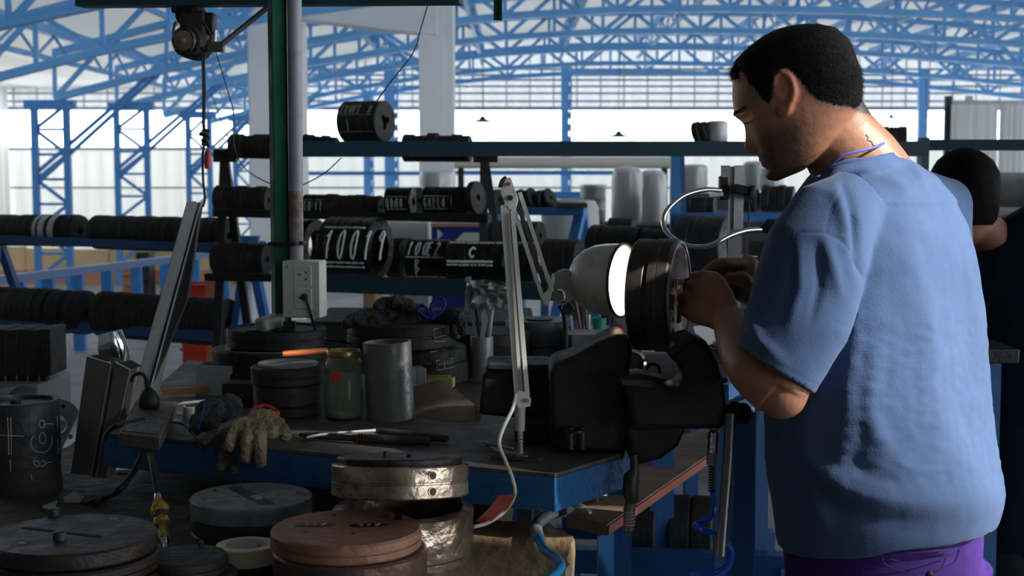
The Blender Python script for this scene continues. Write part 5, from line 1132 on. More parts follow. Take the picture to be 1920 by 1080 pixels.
# things seen through the gap of the vise
t = thing('bright_valve_body', P(1225, 715, 2.5), 'bright scratched aluminium valve body seen through the vise gap', 'valve')
MB().box(P(1232, 672, 2.5), (.085, .05, .03)).build('body', M['alu'], t, bevel=.006)
MB().lathe([(.001, 0), (.022, 0), (.024, .004), (.024, .05), (.02, .055), (.001, .055)], P(1192, 680, 2.48), (-.2, -1, .1), 28).build('port', M['chrome'], t)
MB().lathe([(.001, 0), (.013, 0), (.015, .003), (.015, .02), (.001, .02)], P(1220, 697, 2.45), (.1, -1, .2), 24).build('cap', M['rubber'], t)
MB().lathe([(.001, .0), (.009, .0), (.0085, .002), (.001, .003)], P(1220, 697, 2.445) + V((.002, -.02, .004)), (.1, -1, .2), 24).build('cap_disc', M['zinc'], t)
MB().lathe([(.001, 0), (.028, .001), (.030, .06), (.001, .062)], P(1235, 716, 2.56), (1, 0, 0), 30).build('barrel', M['khaki'], t)
MB().box(P(1232, 728, 2.5), (.10, .07, .012)).build('foot', M['steel'], t, bevel=.002)

# ------------------------------------------------------------------ round die held in the vise
axw = V((math.cos(R(19)), -math.sin(R(19)), 0)); cw0 = P(1196, 552, 2.30)
t = thing('clamped_die', cw0, 'round banded die clamped upright in the vise beside the lamp', 'die'); r = .0905
bd = mat('dark clamped die', (.045, .040, .038), .5, .15, (.075, .066, .062), 10, .58, .15, 50)
MB().lathe([(.034, 0), (r-.003, 0), (r, .003), (r, .026), (r-.002, .028), (.034, .028)], cw0, axw, 96, closed=True).build('rear_disc', bd, t)
MB().lathe([(.034, .0285), (r-.0022, .0285), (r-.0022, .0315), (.034, .0315)], cw0, axw, 96, closed=True).build('shim', M['steel'], t)
MB().lathe([(.034, .032), (r-.002, .032), (r+.001, .034), (r+.001, .046), (r-.001, .047), (r-.001, .0480), (r+.001, .049), (r+.001, .064), (r-.003, .067), (.034, .067)], cw0, axw, 96, closed=True).build('front_disc', bd, t)
MB().lathe([(r-.001, .0466), (r+.0008, .0470), (r+.0008, .0478), (r-.001, .0482)], cw0, axw, 96, closed=True).build('copper_band', mat('copper line', (.55, .30, .14), .3, .8), t)
MB().lathe([(r-.008, .067), (r-.003, .0672), (r-.0035, .0705), (r-.006, .0712), (r-.008, .0705)], cw0, axw, 96, closed=True).build('bright_rim', M['zinc'], t)
face = mat('turned die face', (.26, .18, .17), .35, .4, (.18, .11, .10), 8, .5, .05)
MB().lathe([(.022, .066), (r-.009, .066), (r-.009, .0685), (r-.014, .0690), (r-.016, .0680), (.022, .0680)], cw0, axw, 96, closed=True).build('face_plate', face, t)
fu = V((0, 0, 1)); fs_ = axw.cross(fu).normalized()
pc = cw0 + axw*.069
for k, (a_, b_) in enumerate(((.012, .02), (.004, -.01), (-.002, -.035))): 
    q = pc + fs_*(a_) + fu*(.0+b_); MB().box(q, (.003, .018, .018), Matrix.Rotation(R(-19), 3, 'Z')).build('face_insert', [M['plasticwhite'], M['rustdark'], M['rustdark']][k], t, bevel=.001)
for k in range(5):
    q = pc + fs_*(.040) + fu*(.02-.018*k); MB().box(q, (.002, .004, .008), Matrix.Rotation(R(-19), 3, 'Z')).build('bright_chip', M['chrome'], t, bevel=.0008)
# ------------------------------------------------------------------ articulated lamp
WL = mat('worn white lamp paint', (.82, .82, .78), .4, 0, (.62, .62, .58), 28, .62, .1)
t = thing('desk_lamp', onb(972, 852), 'white articulated bench lamp with a round metal shade, lit and aimed at the die', 'lamp')
# shade
so = P(1168, 526, 2.335); sa = V((-.88, .47, .02)).normalized(); rs = .0605
prof = [(rs, .0), (rs*1.0, .010), (rs*.985, .030), (rs*.93, .050), (rs*.80, .068), (rs*.60, .082), (rs*.36, .091), (rs*.14, .095)]
q = [(r_, h) for r_, h in prof] + [(.0005, .096), ] ; q2 = [(.0005, .0945)] + [(r_-.0015, h-.0012) for r_, h in reversed(prof)]
q2[-1] = (rs-.0015, .0)
shade_in = MB().lathe(q + q2, so, sa, 64, closed=True)
shade_o = shade_in.build('shade', mat('grey hammered shade', (.58, .58, .54), .30, .1, (.50, .50, .47), 10, .55, .08), t, weld=True)
MB().lathe([(rs-.002, -.001), (rs+.0015, -.001), (rs+.0015, .003), (rs-.002, .003)], so, sa, 64, closed=True).build('rim', M['steel'], t)
MB().sphere(so + sa*.040, .024, 20, 14).build('bulb', None or (lambda m: (m.node_tree.nodes['Principled BSDF'].inputs.__getitem__('Emission Color').__setattr__('default_value', (1.0, .72, .38, 1)), m.node_tree.nodes['Principled BSDF'].inputs.__getitem__('Emission Strength').__setattr__('default_value', 28.0), m)[2])(mat('lit bulb', (1, .9, .7), .5)), t)
MB().tube([so + sa*.06, so + sa*.094], [.012, .014], 16).build('bulb_holder', M['zinc'], t)
bk = so + sa*.090
MB().lathe([(.001, 0), (.013, 0), (.014, .02), (.011, .028), (.001, .03)], bk - V((0, 0, 0)), sa, 20).build('holder_cap', M['zinc'], t)
for k in range(3): MB().box(so + sa*(.070+.002*k) + V((.0, -.03, .037)) , (.010, .001, .003), Matrix.Rotation(R(-40+10*k), 3, 'Y')).build('vent_slot', M['steel'], t)
# bracket between arm joint and shade
J2 = P(1030, 545, 2.33)
MB().tube([P(1036, 522, 2.34), P(1050, 516, 2.345), P(1078, 512, 2.35)], .0075, 12).build('bracket_arm', M['zinc'], t)
plate(MB(), [(1038, 516), (1072, 510), (1080, 560), (1060, 572), (1036, 556)], 2.335, .008).build('bracket_plate', M['zinc'], t, bevel=.002)
MB().tube(spline([P(1036, 556, 2.325), P(1050, 566, 2.32), P(1058, 560, 2.32), P(1055, 546, 2.32), P(1045, 544, 2.32)], 5), .003, 8).build('wire_clip', M['chrome'], t)
MB().tube([P(1030, 530, 2.30), P(1030, 545, 2.33)], .006, 12).build('joint_pin', M['steel'], t)
MB().tube(spline([P(1026, 545, 2.31), P(1030, 530, 2.31), P(1034, 515, 2.31), P(1028, 510, 2.31), P(1022, 518, 2.31)], 5), .0022, 8).build('joint_spring', M['steel'], t)
MB().lathe([(.009, 0), (.0115, .0), (.0115, .006), (.009, .006)], P(1026, 572, 2.29), (0, 1, 0), 20, closed=True) 
# upper (slanted) arm: two bars
for (pa, pb, dd) in (((957, 372), (1022, 572), 0), ((975, 362), (1035, 545), -.012), ((966, 368), (1029, 560), .014)):
    strut('upper_arm_bar', P(*pa, 2.24+dd), P(*pb, 2.31+dd), .0065, .006, WL if dd <= 0 else M['darkalu'], t, up=(0, 1, 0))
plate(MB(), [(1014, 556), (1026, 545), (1036, 512), (1041, 520), (1033, 560), (1028, 574), (1020, 570)], 2.297, .004).build('end_plate', WL, t, bevel=.0008)
plate(MB(), [(938, 360), (948, 335), (957, 332), (972, 372), (966, 398), (954, 392), (946, 380)], 2.215, .003).build('elbow_plate', WL, t, bevel=.0008)
plate(MB(), [(938, 362), (948, 337), (957, 334), (972, 374), (966, 400), (954, 394)], 2.245, .003).build('elbow_plate', WL, t, bevel=.0008)
MB().lathe([(.001, 0), (.0042, 0), (.0042, .040), (.001, .041)], P(957, 371, 2.208), (0, 1, 0), 14).build('elbow_bolt', M['steel'], t)
MB().lathe([(.001, 0), (.003, 0), (.003, .040), (.001, .041)], P(953, 345, 2.208), (0, 1, 0), 14).build('elbow_bolt', M['rust'], t)
MB().tube(spline([P(938, 352, 2.23), P(942, 340, 2.23), P(950, 333, 2.23)], 4), .004, 8).build('elbow_strap', M['darkalu'], t)
# lower arm: two bars down to the clamp
for (pa, pb, dd, wd) in (((946, 385), (973, 748), 0, .013), ((961, 395), (989, 742), -.012, .007), ((953, 390), (981, 745), .016, .008)):
    strut('lower_arm_bar', P(*pa, 2.22+dd), P(*pb, 2.16+dd), wd, .005, WL if dd <= 0 else M['darkalu'], t, up=(0, 1, 0))
plate(MB(), [(966, 738), (975, 732), (990, 738), (996, 750), (994, 762), (972, 766), (965, 752)], 2.14, .004).build('foot_plate', WL, t, bevel=.0008)
plate(MB(), [(966, 738), (975, 732), (990, 738), (996, 750), (992, 760), (972, 764)], 2.165, .004).build('foot_plate', M['zinc'], t, bevel=.0008)
MB().lathe([(.001, 0), (.003, 0), (.003, .034), (.001, .035)], P(989, 752, 2.134), (0, 1, 0), 12).build('foot_bolt', M['zinc'], t)
MB().tube([P(975, 760, 2.152), P(975, 764, 2.152), P(975, 808, 2.152)], [.008, .0085, .0072], 16).build('socket_tube', mat('pale grey plastic tube', (.45, .44, .42), .45), t)
MB().tube([P(975, 806, 2.152), P(976, 856, 2.152)], .0042, 12).build('threaded_pin', M['zinc'], t)
for k in range(6): MB().lathe([(.0040, 0), (.0052, .0015), (.0040, .003)], P(975.5, 852-7*k, 2.152), n=12).build('thread', M['zinc'], t)
MB().tube([P(970, 856, 2.15), P(988, 858, 2.14)], .004, 10).build('wing_nut', M['zinc'], t)
MB().box(onb(970, 862) + V((.0, .0, .003)), (.075, .024, .006), Matrix.Rotation(R(-14), 3, 'Z')).build('clamp_plate', M['steel'], t, bevel=.001)
t2 = thing('drill_bits', onb(945, 846), 'loose thin drill bits lying on the bench beside the lamp foot', 'drill bits')
for k in range(4): MB().tube([onb(908+6*k, 833+5*k) + V((0, 0, .004)), onb(962+5*k, 846+5*k) + V((0, 0, .004))], .0022, 8).build('bit', M['zinc'] if k != 1 else M['steel'], t2)
t2 = thing('lamp_flex', P(940, 860, 2.1), 'cream lamp flex hanging down over the blue bench front', 'cord')
flex = mat('cream flex', (.50, .48, .42), .5)
MB().tube(spline([P(968, 738, 2.13), P(962, 765, 2.12), P(945, 800, 2.08), P(936, 832, 2.06), P(948, 865, 2.04), P(960, 895, 2.03), P(965, 928, 2.03), P(945, 960, 2.05), P(915, 980, 2.02), P(888, 988, 1.99)], 8), .0028, 8).build('cord', flex, t2)
cv = []; n = 12
for i in range(n+1):
    f = i/n; x = 966 - 50*f**1.3; y = 926 + 56*f; xl = 932 - 26*f; yl = 936 + 40*f
    for q in (0, .0012): cv += [P(x, y, 2.025+q-.01*math.sin(f*3)), P(x-34+8*f, y+4-8*f, 2.03+q-.012*math.sin(f*3))]
fs = []
for i in range(n): k = 4*i; fs += [(k, k+4, k+5, k+1), (k+2, k+3, k+7, k+6), (k+1, k+5, k+7, k+3), (k, k+2, k+6, k+4)]
fs += [(0, 1, 3, 2), (4*n, 4*n+2, 4*n+3, 4*n+1)]
tag(MB().add(cv, fs).build('red_sheet', mat('faded red sandpaper', (.42, .085, .065), .8)), 'curled faded red sandpaper strip hanging below the bench front', 'sandpaper')

# ------------------------------------------------------------------ inspection stand with gooseneck
dG = 3.0
t = thing('gooseneck_stand', onb(1375, 660), 'grey metal stand with a bright bent tube and a black clamp', 'stand')
strut('post', P(1376, 640, dG), P(1378, 312, dG), .024, .02, mat('zinc post', (.36, .36, .36), .4, .5, (.28, .28, .28), 20, .6), t, up=(0, 1, 0))
strut('post_side', P(1384, 430, dG-.012), P(1386, 310, dG-.012), .020, .006, M['alu'], t, up=(0, 1, 0)); strut('post_plate', P(1360, 350, dG-.012), P(1360, 310, dG-.012), .018, .005, M['zinc'], t, up=(0, 1, 0))
MB().box(P(1394, 357, dG-.03), (.045, .03, .020), Matrix.Rotation(R(12), 3, 'Y')).build('black_clamp', M['rubber'], t, bevel=.004)
MB().box(P(1408, 360, dG-.035), (.012, .034, .028), Matrix.Rotation(R(12), 3, 'Y')).build('clamp_jaw', M['rubber'], t, bevel=.003)
MB().box(P(1357, 352, dG), (.02, .03, .05)).build('rear_clamp', M['rubber'], t, bevel=.004)
MB().tube(spline([P(1352, 357, dG-.02), P(1320, 356, dG-.03), P(1280, 368, dG-.05), P(1250, 395, dG-.07), P(1244, 420, dG-.08), P(1256, 442, dG-.1), P(1290, 461, dG-.14), P(1330, 461, dG-.16), P(1368, 442, dG-.15), P(1400, 432, dG-.12), P(1432, 430, dG-.1)], 8), .0052, 12).build('bent_tube', M['chrome'], t)
MB().tube([P(1425, 431, dG-.1), P(1440, 424, dG-.1), P(1470, 426, dG-.1)], [.006, .016, .016], 14).build('black_head', M['rubber'], t)
MB().tube([P(1330, 366, dG-.03), P(1356, 364, dG-.03)], .004, 10).build('white_sleeve', M['plasticwhite'], t)
MB().tube(spline([P(1403, 372, dG-.03), P(1405, 410, dG-.04), P(1398, 450, dG-.04), P(1395, 490, dG-.03)], 6), .0016, 7).build('thin_lead', M['rubber'], t)
strut('foot', P(1376, 640, dG) - V((.05, 0, 0)), P(1376, 640, dG) + V((.05, 0, 0)), .08, .012, M['steel'], t)
# table carrying it: a second bench behind the vise
tb = P(1376, 646, dG); t = thing('rear_table', V((tb.x, 3.15, 0)), 'dark steel table behind the vise carrying the stand and drums', 'table')
zt_ = tb.z
MB().bbox_(P(1180, 600, 3.1).x, 1.05, 2.92, 3.6, zt_-.03, zt_).build('table_top', M['blackrack'], t, bevel=.003)
for q in ((P(1180, 600, 3.1).x+.06, 2.98), (1.0, 2.98), (P(1180, 600, 3.1).x+.06, 3.54), (1.0, 3.54)): strut('leg', (q[0], q[1], 0), (q[0], q[1], zt_-.03), .05, .05, M['rackblue'], t)
# die with chalk 'oo' by the hands
t, c, ax, L = drum(1396, 448, 3.3, .16, (.06, .05), 8, M['black'], 'dark wrapped drum with chalk rings just right of the hands')
chalk_on(t, c, ax, .16, strokes('O0', .022, -.005, .030, .1, .9), 10, M['chalk'], .0014, dashes=((.005, .1, .032),))
tag(MB().bbox_(c.x-.03, c.x+.16, 3.25, 3.37, zt_, c.z-.081).build('support_block', M['blackrack'], bevel=.003), 'dark block under the chalk ringed drum', 'block')
# papers between wheel and forearm
for k, (pts, m_, lb) in enumerate((([(1300, 612), (1345, 606), (1352, 640), (1310, 652)], 'concrete', 'white paper sheet behind the vise yoke'), ([(1318, 640), (1358, 622), (1360, 650), (1330, 668)], 'plasticwhite', 'second sheet leaning below the white paper'))):
    q = [P(x, y, 2.96+.03*k) for x, y in pts]; n = len(q); tag(MB().add(q + [p + V((0, .002, 0)) for p in q], [tuple(range(n)), tuple(range(2*n-1, n-1, -1))] + [(j, (j+1) % n, n+(j+1) % n, n+j) for j in range(n)]).build('paper_sheet', M[m_], smooth=0), lb, 'paper')
# crate with pens, green cup, drums behind the bottle
dK = 3.05
t = thing('plastic_crate', onb(1110, 690), 'small grey plastic crate with a white label holding pens behind the lamp', 'crate')
a, b = P(1068, 668, dK), P(1150, 622, dK); gc = mat('grey crate plastic', (.22, .22, .22), .5)
MB().bbox_(a.x, b.x, dK, dK+.006, ZB, b.z).bbox_(a.x, a.x+.005, dK, dK+.12, ZB, b.z).bbox_(b.x-.005, b.x, dK, dK+.12, ZB, b.z).bbox_(a.x, b.x, dK+.114, dK+.12, ZB, b.z).bbox_(a.x, b.x, dK, dK+.12, ZB, ZB+.005).build('tub', gc, t, bevel=.001)
for k in range(3): MB().bbox_(a.x+.004, b.x-.04, dK-.004, dK, ZB+.018*k+.012, ZB+.018*k+.016).build('rib', gc, t)
MB().bbox_(a.x-.004, b.x+.002, dK-.006, dK+.126, b.z-.007, b.z).build('rim', mat('pale crate rim', (.5, .5, .48), .5), t, bevel=.001)
lb_ = MB().bbox_(P(1112, 640, dK).x, P(1150, 640, dK).x, dK-.0075, dK-.0065, P(0, 642, dK).z, P(0, 624, dK).z).build('label', M['plasticwhite'], t)
mb = MB(); p0 = P(1122, 632, dK-.0085)
for st in strokes('SANE', 0, 0, .006, .1, .8) + strokes('N', -.004, -.009, .005): mb.tube([p0 + V((u, 0, v)) for u, v in st], .0005, 4)
mb.build('blue_print', mat('blue ink', (.03, .12, .5), .6), lb_)
for k, (x0, y0, x1, y1, m_, lb) in enumerate(((1074, 630, 1070, 592, 'lilac', 'pale pen at the left of the crate'), (1084, 630, 1078, 600, 'violet', 'violet pen in the crate'), (1092, 630, 1078, 560, 'darkred', 'tall dark red rod leaning in the crate'),
                                      (1102, 632, 1096, 555, 'darkred', 'second dark red rod leaning in the crate'), (1096, 632, 1092, 610, 'bluepen', 'short blue pen in the crate'), (1106, 630, 1104, 590, 'plasticwhite', 'white stick in the crate left of the green cup'))):
    for nm, cl in (('lilac', (.5, .45, .6)), ('violet', (.2, .1, .4)), ('darkred', (.16, .03, .03)), ('bluepen', (.05, .2, .5))):
        if nm not in M: M[nm] = mat(nm, cl, .4)
    tt = thing('pen', P(x0, y0+8, dK+.05), lb, 'pen'); pa, pb = P(x0, y0+12, dK+.05), P(x1, y1, dK+.06)
    MB().tube([pa, pa.lerp(pb, .85), pb], [.004, .0042, .0035], 8).build('barrel', M[m_], tt); MB().tube([pb, pb + (pb-pa).normalized()*.006], .0028, 8).build('tip', M['steel'], tt)
c = P(1124, 625, dK+.06); MB().lathe([(.001, -.03), (.012, -.03), (.0155, .034), (.0145, .034), (.0115, -.028), (.001, -.028)], c, n=28).build('green_cup', mat('green plastic', (.03, .30, .20), .4), weld=True)
tag(bpy.context.scene.objects['green_cup'], 'green plastic cup in the crate under the lamp shade', 'cup')
tag(MB().sphere(P(1158, 617, dK+.1), .016, sc=(1.3, .8, .8)).rough_up(.004, 60).build('magenta_rag', mat('magenta rag', (.25, .03, .09), .8)), 'crumpled magenta rag on the bench right of the crate', 'rag')
tag(MB().bbox_(P(1148, 630, dK).x, P(1172, 630, dK).x, dK+.08, dK+.14, ZB, P(1150, 625, dK+.1).z).build('grey_box', M['zinc'], bevel=.002), 'small grey box under the magenta rag', 'box')
cM = P(1030, 660, 3.12); cM = V((cM.x-.02, 3.2, ZB))
for k, (z0, T, r_) in enumerate(((0, .05, .075), (.051, .055, .077))):
    stack_disc('grey_drum_disc', cM + V((0, 0, z0)), r_*2, T, mat('dusty grey steel', (.10, .105, .11), .5, .2, (.16, .165, .17), 12, .6) if k == 0 else bpy.data.materials['dusty grey steel'], ['lower dusty grey disc behind the white bottle', 'upper dusty grey disc behind the white bottle'][k], groove=False)
tag(MB().lathe([(.001, 0), (.028, 0), (.030, .002), (.028, .004), (.001, .004)], cM + V((.0, -.02, .106)), n=30).build('metal_disc', M['steel']), 'small dark round plate lying on the dusty grey discs', 'plate')
t = thing('black_hook', P(1052, 600, 3.0), 'black bent bar standing right of the dusty grey discs', 'bar')
MB().tube(spline([P(1060, 664, 3.04), P(1060, 620, 3.04), P(1058, 590, 3.04), P(1050, 572, 3.04)], 5), .006, 10).build('bar', M['rubber'], t)
MB().lathe([(.001, 0), (.012, .0), (.014, .004), (.012, .010), (.001, .010)], P(1064, 578, 3.03), (0, -1, 0), 18).build('end_knob', M['rubber'], t)
cN = V((P(990, 640, 3.3).x-.09, 3.12, ZB)); stack_disc('grey_drum_disc', cN, .19, .09, M['black'], 'wide black disc behind the white bottle and the can', groove=True)
# dark mass under the teal beam behind the bench: parts trolley
t = thing('parts_trolley', V((P(700, 600, 3.9).x, 3.9, 0)), 'dark low trolley behind the blue bench below the teal beam', 'trolley')
a, b = P(590, 620, 3.9), P(1000, 620, 3.9)
MB().bbox_(a.x, b.x, 3.8, 4.2, .25, P(0, 596, 3.9).z).build('cabinet', M['blackrack'], t, bevel=.006)
for k in range(3): MB().bbox_(a.x+.02+.2*k, a.x+.2+.2*k, 3.785, 3.80, .45, P(0, 604, 3.9).z).build('drawer', M['black'], t, bevel=.003)
for q in ((a.x+.05, 3.85), (b.x-.05, 3.85), (a.x+.05, 4.15), (b.x-.05, 4.15)): MB().lathe([(.001, -.015), (.1, -.015), (.1, .015), (.001, .015)], (q[0], q[1], .1), (0, 1, 0), 20).build('wheel', M['rubber'], t); strut('fork', (q[0], q[1], .1), (q[0], q[1], .26), .03, .03, M['steel'], t)
tag(MB().bbox_(P(681, 560, 7).x, P(706, 560, 7).x, 7, 7.3, 0, P(690, 546, 7).z).build('cardboard_box', mat('cardboard', (.42, .25, .13), .8), bevel=.01), 'tall cardboard box seen under the teal beam left of the gloves', 'box')

# ------------------------------------------------------------------ under and right of the bench
ZL = .86
t = thing('lower_shelf', G(1200, 900, ZL), 'worn wooden plank shelf with a red painted edge below the vise', 'shelf')
q = [G(1062, 968, ZL), G(1138, 984, ZL), G(1338, 846, ZL), G(1325, 800, ZL), G(1212, 838, ZL)]
n = 5; MB().add(q + [p - V((0, 0, .02)) for p in q], [tuple(range(n)), tuple(range(2*n-1, n-1, -1))] + [(j, (j+1) % n, n+(j+1) % n, n+j) for j in range(n)]).build('plank', mat('brown plank', (.40, .27, .19), .6, 0, (.26, .18, .13), 9, .5, .3, 40), t, bevel=.001)
a, b = q[1], q[2]; strut('red_edge', a - V((-.002, 0, .010)), b - V((-.002, 0, .010)), .004, .016, mat('dull red paint', (.35, .10, .06), .6), t)
for p in (q[1]*.8+q[4]*.2, q[2]*.8+q[4]*.2): strut('leg', (p.x-.02, p.y, 0), (p.x-.02, p.y, ZL-.022), .03, .03, M['rackblue'], t)
mb = MB(); cbg = G(1108, 945, ZL) + V((0, .02, 0)); vs = []; n = 12
mb.sphere((0, 0, 0), 1, 22, 14); mb.v = [V((p.x*.030*(1+.35*noise.noise(p*2.2)), p.y*.025*(1+.35*noise.noise(p*2.4+V((3, 0, 0)))), max(-.018, p.z*.026*(1+.5*noise.noise(p*2.6+V((0, 5, 0))))))) + cbg + V((0, 0, .02)) for p in mb.v]
tag(mb.build('crumpled_bag', mat('bag film', (.50, .51, .52), .22, .5, (.2, .2, .21), 60, .5), smooth=20), 'crumpled silver plastic bag on the plank below the bench corner', 'bag')
for k, (px, py, s_) in enumerate(((1085, 952, 1), (1100, 963, .8))):
    tag(MB().lathe([(.001, 0), (.011*s_, .001), (.012*s_, .005), (.001, .009)], G(px, py, ZL+.001), n=16).build('pale_washer', M['plasticwhite']), ['pale round cap beside the crumpled bag', 'smaller pale cap at the front edge of the plank'][k], 'cap')
# low blue rail with two big discs behind
zr_ = .62
a = P(1070, 1048, 2.95); b = P(1480, 1062, 2.75); t = thing('low_blue_rack', V(((a.x+b.x)/2, 2.9, 0)), 'low dark blue rack rail under the plank with two big discs', 'rack')
strut('rail', a, b, .04, .05, M['rackblue'], t); strut('rail', a + V((0, .28, 0)), b + V((0, .28, 0)), .04, .05, M['rackblue'], t)
for p in (a, b):
    for dd in (0, .28): strut('leg', (p.x, p.y+dd, 0), p + V((0, dd, 0)), .04, .04, M['rackblue'], t)
for k, (px0, T, lb) in enumerate(((1158, .085, 'large black disc on the low rack, left of the blue hose coil'), (1258, .09, 'large black disc on the low rack behind the blue hose'))):
    die(P(px0, 928, 3.02) - V((0, 0, .078)), V((1, -.18, 0)), .156, T, 5 if k else 4, M['black'], lb, 'big discs on the low rack')
# blue post right of the vise
p = P(1392, 900, 2.45); t = thing('blue_post', V((p.x, 2.45, 0)), 'dark blue square post between the vise spindle and the man', 'post')
strut('tube', (p.x, 2.45, 0), P(1394, 770, 2.45), .036, .036, M['rackblue'], t, up=(0, 1, 0)); strut('base_plate', (p.x, 2.45, 0), (p.x, 2.45, .01), .09, .09, M['rackblue'], t, up=(0, 1, 0))
a, b = P(1352, 735, 2.6), P(1430, 690, 2.8); t = thing('blue_shelf_edge', (a+b)/2, 'bright blue angled rails between the forearm and the vise yoke', 'rail')
strut('rail', a, b, .03, .03, M['blue'], t); strut('rail', a + V((0, 0, -.035)), P(1425, 745, 2.7), .02, .02, M['benchblue'], t); strut('leg', (b.x, b.y, 0), b, .025, .025, M['benchblue'], t); strut('leg', (a.x, a.y, 0), a, .02, .02, M['benchblue'], t)
tag(MB().bbox_(P(1402, 900, 6.6).x, P(1445, 900, 6.6).x, 6.6, 6.9, 0, P(0, 760, 6.6).z).build('white_crate', M['concrete'], bevel=.02), 'white crate on the floor seen between the blue post and the man', 'crate')
# air hoses
AZ = mat('blue air hose', (.015, .14, .85), .22, 0)
t = thing('spiral_air_hose', P(1336, 930, 2.2), 'bright blue air hose with steel coupling hanging under the vise', 'hose')
hz = [(1336, 920), (1338, 945), (1330, 972), (1306, 982), (1310, 990), (1352, 1005), (1370, 1030), (1366, 1055), (1340, 1072), (1300, 1080), (1250, 1095)]
MB().tube(spline([P(x, y, 2.2 + .02*(k % 2)) for k, (x, y) in enumerate(hz)], 8), .0048, 10).build('hose', AZ, t)
MB().tube(spline([P(x, y, 2.14) for x, y in ((1352, 1040), (1362, 1020), (1372, 1035), (1368, 1060), (1352, 1075))], 6), .0046, 10).build('hose_loop', AZ, t)
MB().lathe([(.001, 0), (.006, 0), (.0075, .004), (.0085, .016), (.006, .03), (.005, .034)], P(1333, 872, 2.2), V((.05, 0, 1)), 20).build('cone_nut', M['zinc'], t)
MB().lathe([(.004, 0), (.009, .002), (.010, .012), (.0085, .018), (.010, .022), (.0095, .034), (.006, .038), (.005, .05)], P(1336, 850, 2.2), V((.05, 0, 1)), 20).build('coupling', M['chrome'], t)
MB().tube([P(1338, 818, 2.2), P(1342, 800, 2.2)], .005, 10).build('stem', M['steel'], t)
mb = MB(); mb.tube([P(1335 + 7*math.cos(k*.9), 872 + k*.72, 2.2 + .0055*math.sin(k*.9)) for k in range(70)], .0011, 5); mb.build('spring', M['steel'], t)
t = thing('blue_hose_stub', G(1015, 1000, .97), 'light blue hose with grey elbow coming out under the bench corner', 'hose')
LB = mat('light blue hose', (.03, .30, .70), .25)
MB().tube(spline([P(1042, 958, 2.16), P(1020, 972, 2.13), P(1006, 985, 2.11), P(1006, 1000, 2.05), P(1010, 1012, 2.01)], 6), .0095, 14).build('grey_elbow', M['zinc'], t)
MB().tube(spline([P(1010, 1008, 2.01), P(1020, 1030, 1.96), P(1044, 1048, 1.90), P(1052, 1062, 1.87), P(1040, 1078, 1.84), P(1010, 1100, 1.8)], 8), .0062, 12).build('hose', LB, t)
for k in range(5): MB().lathe([(.0105, 0), (.0122, .002), (.0105, .004)], P(1038+4*k, 960-2*k, 2.16), (1, .1, .4), 14, closed=False).build('corrugation', M['rubber'], t)
MB().tube([P(1036, 962, 2.16), P(1056, 950, 2.17)], .0105, 14).build('black_sleeve', M['rubber'], t)

# ------------------------------------------------------------------ gloves
def organic(name, mb, m, parent=None, voxel=.003, smooth=4, disp=None, colour=None, keep_origin=None):
    o = mb.build(name, m, parent, smooth=0, origin=keep_origin)
    r_ = o.modifiers.new('remesh', 'REMESH'); r_.mode = 'VOXEL'; r_.voxel_size = voxel; r_.use_smooth_shade = True
    s_ = o.modifiers.new('smooth', 'SMOOTH'); s_.factor = .5; s_.iterations = smooth
    dg = bpy.context.evaluated_depsgraph_get(); dg.update(); me = bpy.data.meshes.new_from_object(o.evaluated_get(dg)); old = o.data; o.modifiers.clear(); o.data = me; me.name = name
    og = origin_of(o)
    if disp:
        nrm = [v.normal.copy() for v in me.vertices]
        for v, nn in zip(me.vertices, nrm): v.co += nn * disp(v.co + og, nn)
    if colour:
        at = me.attributes.new('paint', 'FLOAT_COLOR', 'POINT')
        for i, v in enumerate(me.vertices): at.data[i].color = (*colour(v.co + og), 1)
    me.polygons.foreach_set('use_smooth', [True]*len(me.polygons)); me.update()
    bpy.data.meshes.remove(old); return o
def fuzz(a, s): return lambda p, n: a*noise.noise(p*s) + a*.4*noise.noise(p*s*2.7)
def finger(mb, pts, r): mb.tube(spline(pts, 4), [r*(1-.12*i/(len(pts)*4-4)) for i in range(len(pts)*4-3)], 12); mb.sphere(pts[-1], r*.9); mb.sphere(pts[0], r)
dg_ = 2.27
t = thing('work_glove', P(475, 800, dg_), 'dirty beige knitted work glove with red cuff hanging over the bench edge', 'glove')
def gp(x, y, dd=0): return P(x, y, dg_+dd)
mb = MB(); mb.sphere(gp(470, 800, .01), .03, sc=(1.15, .65, .55)); mb.sphere(gp(492, 783, .02), .024, sc=(1.1, .8, .6)); mb.sphere(gp(455, 805, 0), .02)
finger(mb, [gp(458, 792), gp(440, 808, -.01), gp(430, 836, -.02)], .0105)
finger(mb, [gp(468, 800, -.01), gp(464, 825, -.025), gp(461, 858, -.025)], .0108)
finger(mb, [gp(485, 800, -.01), gp(488, 830, -.028), gp(489, 866, -.03)], .0110)
finger(mb, [gp(498, 795), gp(508, 805, -.01), gp(512, 812, -.015)], .011)
finger(mb, [gp(508, 785, .01), gp(526, 798, 0), gp(534, 816, -.01)], .0115)
kn = mat('dirty beige knit', (.46, .38, .26), .95, 0, (.20, .15, .10), 26, .52, .7, 160)
organic('knit', mb, kn, t, .0022, 3, fuzz(.0022, 130))
mb = MB(); rim = [gp(470, 772, .03), gp(478, 766, .045), gp(494, 760, .05), gp(512, 766, .045), gp(522, 776, .03), gp(500, 772, .02), gp(480, 776, .02)]
mb.tube(spline(rim + [rim[0]], 5), .0032, 8); organic('red_cuff', mb, mat('red knit', (.55, .04, .04), .9), t, .0015, 2, fuzz(.0014, 260))
mb = MB()
